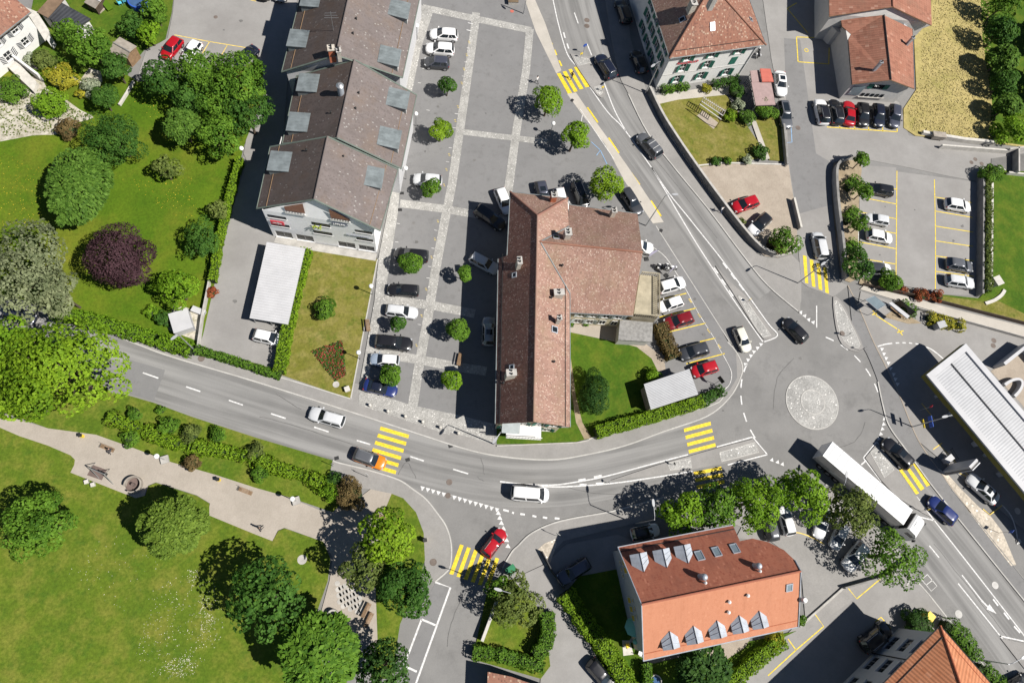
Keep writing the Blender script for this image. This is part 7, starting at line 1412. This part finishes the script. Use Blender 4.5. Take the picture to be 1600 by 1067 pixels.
street_lamp((1246.7, 442.3), 8.5, (1289, 410), 'street lamp at the side street zebra crossing'); L2 = street_lamp((1425.5, 666.7), 8.0, (1480, 650), 'street lamp with blue direction sign beside the filling station'); street_lamp((771.5, 693.5), 8.1, (776, 684), 'street lamp at the lower left corner of the old building'); street_lamp((993, 818), 7.9, (1021.5, 790), 'street lamp in front of the orange-roofed building'); street_lamp((1289, 763), 4.8, (1322.5, 745), 'street lamp beside the white lorry'); street_lamp((785, 923), 8.0, (783, 922), 'street lamp at the lower zebra crossing'); street_lamp((1008.5, 146), 7.6, (1023, 101), 'street lamp at the corner wall of the green-shuttered house'); street_lamp((1009, 353), 9.0, (1051, 304), 'street lamp at the end of the beige pavement'); street_lamp((1525, 1029), 5.6, (1597, 1028), 'street lamp beside the hip roof hedge'); street_lamp((818, 22), 5.2, (829, -14), 'street lamp at the top edge of the plaza'); street_lamp((306, 549), 6.8, (276, 524), 'street lamp at the lane hedge')
u = MB(); MB().obox((.05, 0, 3.6), (.04, 0, 0), (0, .75, 0), (0, 0, .35)).build('direction_sign', 'sign_blue', L2); MB().obox((.1, 0, 3.6), (.012, 0, 0), (0, .55, 0), (0, 0, .10)).build('sign_text_bar', 'frame_white', L2); MB().obox((.05, 0, 2.2), (.03, 0, 0), (0, .6, 0), (0, 0, .15)).build('yellow_sign', 'plastic_yellow', L2)
def sign(px, h, label, mat, shape='round', r=.32, ang=0.0, cat='sign', z=.1):
    t = thing('road_sign', G(*px, z), label, cat, 'road signs', ang); _loc(t); MB().tube((0, 0, 0), (0, 0, h), .035, .035, 6).build('post', 'steel', t)
    if shape == 'round': b = MB().tube((.04, 0, h), (.07, 0, h), r, r, 18)
    elif shape == 'tri': b = MB(); b.prism([(0, -r), (r * 1.1, .9 * r), (-r * 1.1, .9 * r)], -.015, .015); b.v = [(.05 + v[2], v[0], h + v[1]) for v in b.v]
    else: b = MB().obox((.05, 0, h), (.015, 0, 0), (0, r, 0), (0, 0, r))
    b.build('sign_plate', mat, t)
for a in (((911, 83), 1.6, 'blue round keep-right sign on the traffic island', 'sign_blue', 'round', .34, 2.0), ((907, 91), .9, 'yellow-striped marker at the top of the traffic island', 'plastic_yellow', 'square', .22, 2.0), ((940, 143), .9, 'yellow-striped marker at the lower tip of the traffic island', 'plastic_yellow', 'square', .22, 2.0), ((1168, 472), .9, 'yellow-striped marker on the narrow traffic island', 'plastic_yellow', 'square', .22, 2.2), ((1050, 726), .9, 'dark marker on the zebra-gap island', 'iron', 'square', .2, .3), ((1437, 641), 2.4, 'red-rimmed round sign beside the filling station', 'letter_red', 'round', .3, 2.4), ((1320, 526), 1.5, 'round sign on the cobbled island', 'iron', 'round', .28, 2.0), ((867, 836), 2.0, 'round sign in front of the bluish estate car', 'frame_white', 'round', .3, 1.0), ((575, 745), 2.4, 'thin sign post at the park corner', 'frame_white', 'square', .2, 1.0), ((1560, 832), 2.2, 'blue and yellow sign beside the pavement', 'sign_blue', 'square', .3, 2.2), ((521, 728), 2.0, 'round sign at the end of the grass verge', 'iron', 'round', .25, 1.2), ((1116, 600), 2.2, 'square sign on a post below the bright red small car', 'iron', 'square', .5, .6), ((1438, 798), 1.6, 'striped marker post on the triangular island', 'plastic_yellow', 'square', .2, 2.0), ((1343, 548), 1.4, 'marker post at the pavement by the roundabout', 'iron', 'square', .2, 2.0), ((949, 754), .8, 'black and white marker ball on the road island', 'frame_white', 'round', .2, 0)): sign(*a)
# bollards
for i, (x, y) in enumerate(crop(560, 560, 6.667, [(122, 492), (308, 555), (490, 608), (670, 665), (852, 722), (1040, 782)])):
    t = thing('bollard', G(x, y, .12), ('leftmost', 'second', 'third', 'fourth', 'fifth', 'rightmost')[i] + ' stone bollard from the left along the plaza edge', 'bollard', 'stone bollards along the plaza edge'); _loc(t)
    MB().tube((0, 0, 0), (0, 0, .55), .20, .17, 14).build('shaft', 'stone_white', t, smooth=True); MB().ball((0, 0, .58), .18, .18, .12, 14, 6).build('cap', 'stone_white', t, smooth=True)
# walls and fences
def wall(pts, h, w_, mat, label, cap=None, z0=0.0, cat='wall', name='garden_wall'):
    c = GL(pts, 0); o = c[0]; t = thing(name, (o.x, o.y, 0), label, cat); L_, R_ = ribbon_pts(c, w_)
    for i in range(len(c) - 1):
        MB().prism([L_[i], L_[i + 1], R_[i + 1], R_[i]], z0, h).build('wall_run', mat, t)
    if cap:
        L2_, R2_ = ribbon_pts(c, w_ + .1)
        for i in range(len(c) - 1): MB().prism([L2_[i], L2_[i + 1], R2_[i + 1], R2_[i]], h + .003, h + .07).build('coping', cap, t)
    return t
wall(sm([(1012, 144), (1028, 178), (1045, 207), (1082, 262), (1128, 325), (1166, 373), (1188, 394), (1206, 401)], 3), 1.3, .25, 'concrete_dark', 'retaining wall along the east pavement of the main street', 'concrete')  # dark concrete puts the shade of the west face into the wall colour
wall(sm([(1206, 401), (1222, 400), (1238, 393), (1248, 382)], 3), .5, .25, 'concrete', 'low curved wall at the tip of the gravel yard'); wall([(1236, 314), (1247, 360)], 1.0, .22, 'concrete', 'short wall on the side street edge of the gravel yard', 'stone_white')
wall([(1085, 261), (1130, 256), (1228, 259)], .35, .2, 'stone_white', 'low pale edging between lawn and gravel yard'); wall(sm([(1340, 250), (1325, 250), (1308, 258), (1301, 272), (1303, 318), (1310, 376), (1317, 438)], 3), 1.25, .3, 'concrete', 'curved wall around the car park bed', 'concrete_dark')
wall([(1547, 275), (1546, 370), (1545, 450)], .5, .25, 'plaster_white', 'long white wall beside the bright lawn', 'stone_white'); wall([(1527, 274), (1526, 370), (1525, 464)], 1.5, .3, 'concrete_dark', 'dark retaining wall on the right side of the car park'); wall([(1217, 180), (1221, 205), (1226, 262)], 1.0, .2, 'concrete', 'wall between the narrow lawn and the side street', 'concrete_dark')
wall([(338, 395), (328, 450), (318, 500), (312, 545)], 1.0, .18, 'concrete', 'low wall between garden and pale yard'); wall([(752, 1000), (765, 965), (778, 930), (786, 905)], 1.1, .25, 'concrete', 'wall between the lower junction and the garden', 'stone_white'); wall([(1417, 872), (1380, 900), (1315, 918)], .9, .2, 'concrete_dark', 'dark wall between the two rear yards'); wall([(1248, 978), (1316, 918)], .35, .25, 'concrete', 'pale kerb wall beside the rear yard')
wall([(1438, 210), (1460, 214), (1502, 221), (1552, 226)], .8, .5, 'stone_white', 'white boundary wall below the hay field'); wall([(210, 130), (200, 148), (188, 167)], .5, .3, 'stone_white', 'pale stone edging on the garden lawn'); wall([(88, 108), (112, 122), (128, 132)], .4, .35, 'stone_white', 'pale stone edging above the gold shrubs'); wall([(920, 688), (900, 692), (776, 697)], .3, .15, 'concrete', 'low kerb below the balcony garden'); wall([(845, 861), (860, 890), (880, 918)], 1.0, .12, 'iron', 'dark railing beside the drive', name='railing', cat='railing')
wall([(1344, 446), (1400, 458), (1470, 474), (1540, 492), (1610, 510)], .9, .08, 'wood_dark', 'dark fence along the footpath', name='fence', cat='fence'); wall([(1430, 484), (1520, 508), (1610, 533)], .8, .08, 'concrete', 'grey fence below the footpath', name='fence', cat='fence')
wall(sm([(1568, 454), (1563, 462), (1552, 470), (1538, 475)], 3), .3, .5, 'stone_white', 'curved row of white kerb blocks on the lawn')
# pergola
c = G(1112, 172); pg = thing('pergola', c, 'slatted white garden pergola on the mown lawn', 'pergola'); a0, a1, b0, b1 = [G(x, y, 2.2) for x, y in ((1099.5, 153), (1133, 174), (1093.5, 163), (1127, 187))]
for a, b in ((a0, a1), (b0, b1), (a0.lerp(b0, .55), a1.lerp(b1, .55))): MB().tube(a, b, .07, .07, 6).build('beam', 'frame_white', pg)
for i in range(12): a, b = a0.lerp(a1, i / 11), b0.lerp(b1, i / 11); MB().tube(a + Vector((0, 0, .1)) + (a - b) * .15, a.lerp(b, .55) + Vector((0, 0, .1)), .05, .05, 5).build('slat', 'wood_grey', pg)
for p in (a0, a1, b0, b1): MB().tube(V(p, 0), p, .06, .06, 6).build('post', 'wood', pg)
sheet('terrace_paving', [(1098, 173), (1089, 181), (1115, 202), (1122, 192)], .18, 'gravel_tan', label='sandy paved rectangle beside the pergola')
# bus shelter
c = G(1385, 490); bs = thing('bus_shelter', c, 'glazed bus shelter with a white roof beam', 'bus shelter'); q = GL([(1388, 474), (1393, 472), (1421, 494), (1417, 498)], 2.5); MB().prism(q, 2.45, 2.6).build('roof_beam', 'metal_white', bs)
q2 = GL([(1352, 468), (1366, 462), (1384, 476), (1371, 484)], 2.4)
for s, e in zip(q2, q2[1:] + q2[:1]): MB().tube(s, e, .05, .05, 6).build('frame_bar', 'steel', bs); MB().tube(V(s, 0), s, .05, .05, 6).build('post', 'steel', bs)
MB().prism(q2, 2.38, 2.41).build('roof_glass', 'glass_pale', bs); qb = GL([(1386, 479), (1412, 500)], 0)
for p in qb: MB().tube(p, V(p, 2.5), .05, .05, 6).build('post', 'steel', bs)
d, n_, L_ = nrm2(*qb); MB().obox((qb[0] + qb[1]) / 2 + Vector((0, 0, .5)), d * L_ * .4, n_ * .2, Vector((0, 0, .04))).build('bench_seat', 'wood', bs); MB().obox((qb[0] + qb[1]) / 2 - n_ * .5 + Vector((0, 0, 1.4)), d * L_ * .5, n_ * .02, Vector((0, 0, .9))).build('back_panel', 'glass_dark', bs)
def crate(name, px, size, ang, mat, label, cat, z=.11, lid=None, taper=.92):
    p = G(*px, z); t = thing(name, p, label, cat, None, ang); _loc(t); sx, sy, sz = size; m = MB()
    lo = [(-sx / 2 * taper, -sy / 2 * taper), (sx / 2 * taper, -sy / 2 * taper), (sx / 2 * taper, sy / 2 * taper), (-sx / 2 * taper, sy / 2 * taper)]; hi = [(x / taper, y / taper) for x, y in lo]
    v = [(x, y, 0) for x, y in lo] + [(x, y, sz) for x, y in hi]; m.faces(v, [(3, 2, 1, 0), (4, 5, 6, 7), (0, 1, 5, 4), (1, 2, 6, 5), (2, 3, 7, 6), (3, 0, 4, 7)]); m.build('body', mat, t)
    l = MB().obox((0, 0, sz + .04), (sx / 2 + .03, 0, 0), (0, sy / 2 + .03, 0), (0, 0, .04)).build('lid', lid or mat, t); MB().obox((sx / 2, 0, sz + .02), (.05, 0, 0), (0, sy * .3, 0), (0, 0, .03)).build('lid_handle', 'iron', l)
crate('waste_container', (1463, 511), (1.3, .95, 1.15), .3, 'metal_pale', 'pale grey waste container beside the yellow planting', 'container'); crate('trailer_box', (288, 507), (2.3, 2.7, 1.4), .4, 'metal_white', 'white closed trailer at the garden corner', 'trailer', lid='metal_white', taper=.97); crate('storage_chest', (312, 488), (1.7, .7, .6), -.35, 'metal_white', 'small white chest beside the trailer', 'chest'); crate('letter_box', (1443, 962), (.9, .9, 1.3), .8, 'plastic_yellow', 'yellow letter box beside the rear yard', 'letter box'); crate('waste_bin', (664, 844), (.4, .4, .9), .2, 'plastic_yellow', 'yellow litter bin at the park corner', 'bin', lid='iron'); crate('waste_bin', (130, 682), (.32, .32, .8), .2, 'plastic_yellow', 'yellow litter bin at the left of the gravel path', 'bin', lid='iron'); crate('waste_bin', (343, 750), (.32, .32, .8), .2, 'plastic_yellow', 'yellow litter bin in the middle of the gravel path', 'bin', lid='iron'); crate('waste_container', (797, 890), (1.1, .9, 1.1), .6, 'plastic_green', 'green waste container at the lower junction', 'container'); crate('stone_block', (543, 609), (.6, .6, .5), .4, 'stone_white', 'white stone block on the dry lawn corner', 'stone'); crate('stone_block', (137, 753), (.4, .4, .35), .4, 'stone_white', 'pale stone seat beside the swing, left one', 'stone'); crate('stone_block', (147, 757.5), (.4, .4, .35), .4, 'stone_white', 'pale stone seat beside the swing, right one', 'stone'); crate('stone_block', (1553, 442), (1.2, 1.4, .9), .4, 'stone_white', 'white boulder at the end of the car park wall', 'stone'); crate('planter_box', (1463, 215), (2.2, 1.0, .8), -.05, 'wood_grey', 'slatted grey box below the hay field', 'box', .3); crate('planter_box', (801, 4), (1.6, 1.2, .6), .1, 'stone_white', 'square planter at the top edge of the plaza', 'planter', .13, lid='soil'); crate('flower_box', (1477, 718), (1.3, .7, .8), .6, 'metal_white', 'white advertising box beside the pavement', 'box')
# benches
def bench(px, ang, label, z=.11, l=1.7):
    t = thing('bench', G(*px, z), label, 'bench', 'park benches', ang); _loc(t)
    for i in range(4): MB().obox((0, -.18 + i * .12, .45), (l / 2, 0, 0), (0, .045, 0), (0, 0, .02)).build('slat', 'wood', t)
    for i in range(2): MB().obox((0, .27, .62 + i * .16), (l / 2, 0, 0), (0, .015, 0), (0, 0, .055)).build('back_slat', 'wood', t)
    for s in (-1, 1): MB().obox((s * l * .38, 0, .22), (.03, 0, 0), (0, .22, 0), (0, 0, .21)).build('leg', 'iron', t)
for px, a, lb in (((575.5, 510), 1.75, 'wooden bench at the edge of the dry lawn'), ((170, 701), -.35, 'bench with a seated person on the gravel path'), ((385, 768), -.35, 'bench in the middle of the gravel path'), ((573, 953), 1.15, 'bench on the square below the corner trees, upper one'), ((577, 968), 1.15, 'bench on the square below the corner trees, lower one'), ((593, 807), -.3, 'bench in shade at the park entrance'), ((718, 563), 1.4, 'bench in the deep shade beside the old building')): bench(px, a, lb)
# swing, spinning bowl, fountain, pool, parasol
c = G(150, 738, .11); sw = thing('swing', c, 'double swing over brown rubber mats', 'swing'); q = GL([(145, 726), (167, 734), (159, 750), (136, 742)], .125); MB().prism(q, .10, .125).build('rubber_mat', 'mat_brown', sw); a, b = G(140, 731, 2.1), G(163, 741, 2.1); MB().tube(a, b, .05, .05, 8).build('top_bar', 'steel', sw)
for p, s in ((a, -1), (b, 1)):
    for e in (-1, 1): MB().tube(V(p, .1) + Vector((-.35 * e, .9 * e, 0)), p, .04, .04, 6).build('leg', 'steel', sw)
for f_ in (.32, .68):
    p = a.lerp(b, f_); MB().obox(V(p, .55), (.22, -.09, 0), (.06, .14, 0), (0, 0, .025)).build('seat', 'rubber', sw)
    for s in (-1, 1): MB().tube(V(p, .56) + Vector((.2 * s, -.08 * s, 0)), p + Vector((.2 * s, -.08 * s, 0)), .012, .012, 4).build('chain', 'steel', sw)
c = G(210.5, 757.5, .11); cr = thing('play_carousel', c, 'round playground carousel with curved bench wall', 'carousel'); _loc(cr); MB().tube((0, 0, 0), (0, 0, .10), .95, .95, 28).build('platform', 'mat_brown', cr); MB().tube((0, 0, .1), (0, 0, .7), .18, .18, 14).build('hub', 'mat_brown', cr); m = MB()
for k in range(30):
    a0, a1 = 4.2 + 5.4 * k / 30, 4.2 + 5.4 * (k + 1) / 30; m.prism([(r_ * math.cos(a_), r_ * math.sin(a_)) for r_, a_ in ((.82, a0), (.98, a0), (.98, a1), (.82, a1))], .1, .75)
m.build('bench_wall', 'wood_grey', cr)
c = G(521, 960, .11); fo = thing('fountain', c, 'round stone fountain basin on the gravel square', 'fountain'); _loc(fo); m = MB()
for k in range(24):
    a0, a1 = 2 * math.pi * k / 24, 2 * math.pi * (k + 1) / 24; m.prism([(r_ * math.cos(a_), r_ * math.sin(a_)) for r_, a_ in ((.42, a0), (.62, a0), (.62, a1), (.42, a1))], 0, .75)
m.build('basin_rim', 'concrete', fo); MB().disc((0, 0, .5), .45, 24).build('water', 'glass_dark', fo)
c = G(220, 6, .12); po = thing('paddling_pool', c, 'round blue pool at the top edge of the garden', 'pool'); _loc(po); m = MB()
for k in range(28):
    a0, a1 = 2 * math.pi * k / 28, 2 * math.pi * (k + 1) / 28; m.prism([(r_ * math.cos(a_), r_ * math.sin(a_)) for r_, a_ in ((1.45, a0), (1.6, a0), (1.6, a1), (1.45, a1))], 0, .85)
m.build('pool_wall', 'plastic_blue', po); MB().disc((0, 0, .7), 1.47, 28).build('water', 'pool_water', po)
c = G(1022, 1063, .12); po = thing('hot_tub', c, 'small round tub at the bottom edge', 'tub'); _loc(po); m = MB()
for k in range(20):
    a0, a1 = 2 * math.pi * k / 20, 2 * math.pi * (k + 1) / 20; m.prism([(r_ * math.cos(a_), r_ * math.sin(a_)) for r_, a_ in ((.62, a0), (.75, a0), (.75, a1), (.62, a1))], 0, .7)
m.build('tub_wall', 'stone_white', po); MB().disc((0, 0, .55), .64, 20).build('water', 'pool_water', po)
def parasol(px, r, label, z=2.3):
    p = G(*px, z); t = thing('parasol', (p.x, p.y, .12), label, 'parasol'); _loc(t); m = MB(); k = 8
    for i in range(k): a0, a1 = 2 * math.pi * i / k, 2 * math.pi * (i + 1) / k; m.poly([(0, 0, z + .25), (r * math.cos(a0), r * math.sin(a0), z - .2), (r * math.cos(a1), r * math.sin(a1), z - .2)])
    m.build('canopy', 'parasol_green', t); MB().tube((0, 0, 0), (0, 0, z + .2), .025, .025, 6).build('pole', 'steel', t); MB().tube((0, 0, 0), (0, 0, .08), .25, .25, 12).build('base', 'concrete', t)
parasol((991, 979), 1.15, 'pale green parasol beside the orange-roofed building'); parasol((993.5, 1002), .35, 'small folded green parasol below the larger one', 1.8)
def chair(px, ang, label, mat, z=.12):
    t = thing('garden_chair', G(*px, z), label, 'chair', 'garden chairs', ang); _loc(t); MB().obox((0, 0, .42), (.24, 0, 0), (0, .24, 0), (0, 0, .025)).build('seat', mat, t); MB().obox((-.24, 0, .68), (.03, 0, .02), (0, .24, 0), (-.03, 0, .25)).build('backrest', mat, t)
    for a in (-1, 1):
        for b in (-1, 1): MB().tube((.2 * a, .2 * b, 0), (.2 * a, .2 * b, .42), .02, .02, 5).build('leg', mat, t)
for px, a, lb, mt in (((189, 8), .5, 'pale blue garden chair near the pool, left one', 'plastic_cyan'), ((196, 5), 2.0, 'pale blue garden chair near the pool, right one', 'plastic_cyan'), ((979, 1008), .3, 'yellow-cushioned garden chair beside the orange-roofed building', 'plastic_yellow'), ((999, 1020), 1.2, 'white garden chair at the lower left corner of the orange roof', 'frame_white'), ((1014, 1040), .3, 'white garden chair below the orange roof', 'frame_white')): chair(px, a, lb, mt)
MB().poly(_ccw(GL([(972, 1000), (984, 1000), (990, 1022), (974, 1024)], .14))).build('terrace_paving', 'stone_white', kind='structure', label='small white terrace beside the parasol', org=(0, 0, 0))
# price totem, bicycle rack, beach flags
b = G(1481, 734, .1); tt = thing('price_totem', b, 'tall double-panel sign of the filling station', 'sign', None, R(38)); _loc(tt)
for y in (-.27, .22): MB().obox((0, y, 2.5), (.85, 0, 0), (0, .16 if y > 0 else .07, 0), (0, 0, 2.4)).build('panel', 'metal_white', tt)
MB().obox((0, 0, 2.5), (.8, 0, 0), (0, .12, 0), (0, 0, 2.3)).build('core', 'concrete_dark', tt)
rk = thing('bicycle_rack', G(1484, 716, .11), 'grey slatted grille beside the price totem', 'rack', None, R(38)); _loc(rk)
for i in range(7): MB().tube((-1.0 + i * .33, -.9, .05), (-1.0 + i * .33, .9, .55), .03, .03, 6).build('bar', 'iron', rk)
MB().tube((-1.1, .9, .55), (1.1, .9, .55), .03, .03, 6).build('rail', 'iron', rk)
def flag(px, ang, label):
    t = thing('beach_flag', G(*px, .13), label, 'banner', 'beach flags', ang); _loc(t); arc = [(0, 0)] + [(.75 * (1 - math.cos(a)) * .9, 1.9 + .95 * math.sin(a)) for a in np.linspace(0, 2.0, 10)]
    MB().path([Vector((x, 0, z)) for x, z in arc], .022, 6).build('pole', 'iron', t); m = MB(); top = arc[1:]
    m.poly([(x, .012, z) for x, z in top] + [(.10, .012, .75)]); m.poly([(x, -.012, z) for x, z in top[::-1]] + [(.10, -.012, .75)]); m.build('cloth', 'banner', t); MB().box((0, 0, .06), (.6, .6, .1)).build('foot', 'iron', t)
flag((1010, 405), R(10), 'pale beach flag above the motorcycles'); flag((1041, 431), R(40), 'pale beach flag below the motorcycles')
# ---- people
def limb(m, pts, radii, n=8):
    pts = [Vector(p) for p in pts]; prev = None; base = len(m.v); rings = []
    for i, (p, r) in enumerate(zip(pts, radii)):
        t = (pts[min(i + 1, len(pts) - 1)] - pts[max(i - 1, 0)]).normalized(); a = t.cross(Vector((.3, 1, .2))).normalized(); b_ = t.cross(a)
        rings.append([p + a * (r[0] * math.cos(2 * math.pi * k / n)) + b_ * (r[1] * math.sin(2 * math.pi * k / n)) for k in range(n)])
    v = [q for r in rings for q in r]; f = []
    for i in range(len(rings) - 1):
        for k in range(n): f.append((i * n + k, i * n + (k + 1) % n, (i + 1) * n + (k + 1) % n, (i + 1) * n + k))
    f += [tuple(range(n - 1, -1, -1)), tuple(range(len(v) - n, len(v)))]; m.faces(v, f)
def person(px, ang, label, top, trousers, z=.12, sit=False, stride=.32):
    t = thing('person', G(*px, z), label, 'person', None, ang); _loc(t); E = lambda r: (r, r)
    hip = .48 if sit else .92; body = bpy.data.meshes.new('body'); bm = bmesh.new(); sk = []; ed = []
    def chain(pts, start=None):
        idx = start
        for p, r in pts:
            vtx = bm.verts.new(p); sk.append((vtx, r))
            if idx is not None: bm.edges.new((idx, vtx))
            idx = vtx
        return idx
    pel = chain([((0, 0, hip), .125)]); ch_ = chain([((.01, 0, hip + .22), .12), ((.02, 0, hip + .42), .135)], pel); nk = chain([((.03, 0, hip + .56), .055), ((.05, 0, hip + .66), .085), ((.05, 0, hip + .78), .085)], ch_)
    for s in (-1, 1):
        sw = stride * s
        if sit: chain([((.05, s * .10, hip), .085), ((.42, s * .12, hip), .065), ((.45, s * .12, .08), .045), ((.58, s * .12, .04), .04)], pel)
        else: chain([((.02, s * .10, hip - .08), .088), ((sw * .5 + .05, s * .10, hip * .5), .062), ((sw, s * .10, .09), .045), ((sw + .13, s * .10, .04), .04)], pel)
        el = chain([((.0, s * .20, hip + .42), .065), ((-sw * .35 - .02, s * .25, hip + .16), .045), ((-sw * .6 + .14, s * .24, hip - .05), .034)], ch_); chain([((-sw * .6 + .19, s * .235, hip - .12), .038), ((-sw * .6 + .21, s * .23, hip - .18), .022)], el)
    bm.to_mesh(body); n = len(bm.verts); bm.free(); o = bpy.data.objects.new('body', body); COL.objects.link(o); o.parent = t
    sm_ = o.modifiers.new('skin', 'SKIN'); sv = body.skin_vertices[0].data if body.skin_vertices else None
    if sv is None:
        bpy.context.view_layer.objects.active = o; bpy.ops.mesh.customdata_skin_add(); sv = body.skin_vertices[0].data
    for i, (_, r) in enumerate(sk): sv[i].radius = (r, r)
    sv[0].use_root = True; o.modifiers.new('sub', 'SUBSURF').levels = 1; o.modifiers['sub'].render_levels = 1
    m_, nt_, b_ = _mat('person_' + str(len(MAT)))                       # clothing by height along the body
    sx = nt_.nodes.new('ShaderNodeSeparateXYZ'); tc = nt_.nodes.new('ShaderNodeTexCoord'); nt_.links.new(tc.outputs['Object'], sx.inputs[0])
    g1 = _n(nt_, 'ShaderNodeMath', operation='GREATER_THAN'); g1.inputs[1].default_value = hip + .02; g2 = _n(nt_, 'ShaderNodeMath', operation='GREATER_THAN'); g2.inputs[1].default_value = hip + .52
    nt_.links.new(sx.outputs[2], g1.inputs[0]); nt_.links.new(sx.outputs[2], g2.inputs[0]); nt_.links.new(_mix(nt_, g2.outputs[0], _mix(nt_, g1.outputs[0], trousers, top), (.48, .29, .21)), b_.inputs['Base Color']); b_.inputs['Roughness'].default_value = .8
    body.materials.append(m_); MB().ball((.03, 0, hip + .77), .105, .09, .11, 12, 8).build('hair', 'hair', t, smooth=True)
    return t
BK, WT, BL = (.03, .03, .035), (.68, .66, .63), (.045, .065, .13)
person((838, 131), 2.4, 'pedestrian in pale clothes strolling on the plaza', WT, BK); person((892, 124), .8, 'pedestrian in black on the upper zebra crossing', BK, BK, .03); person((1124, 332), 2.2, 'pedestrian in a white top on the east pavement', WT, BL); person((175, 703), -1.9, 'person in dark clothes with a white cap sitting on the park bench', BK, BK, .12, True); person((409, 826), 1.0, 'pedestrian in black on the gravel path', BK, BK)
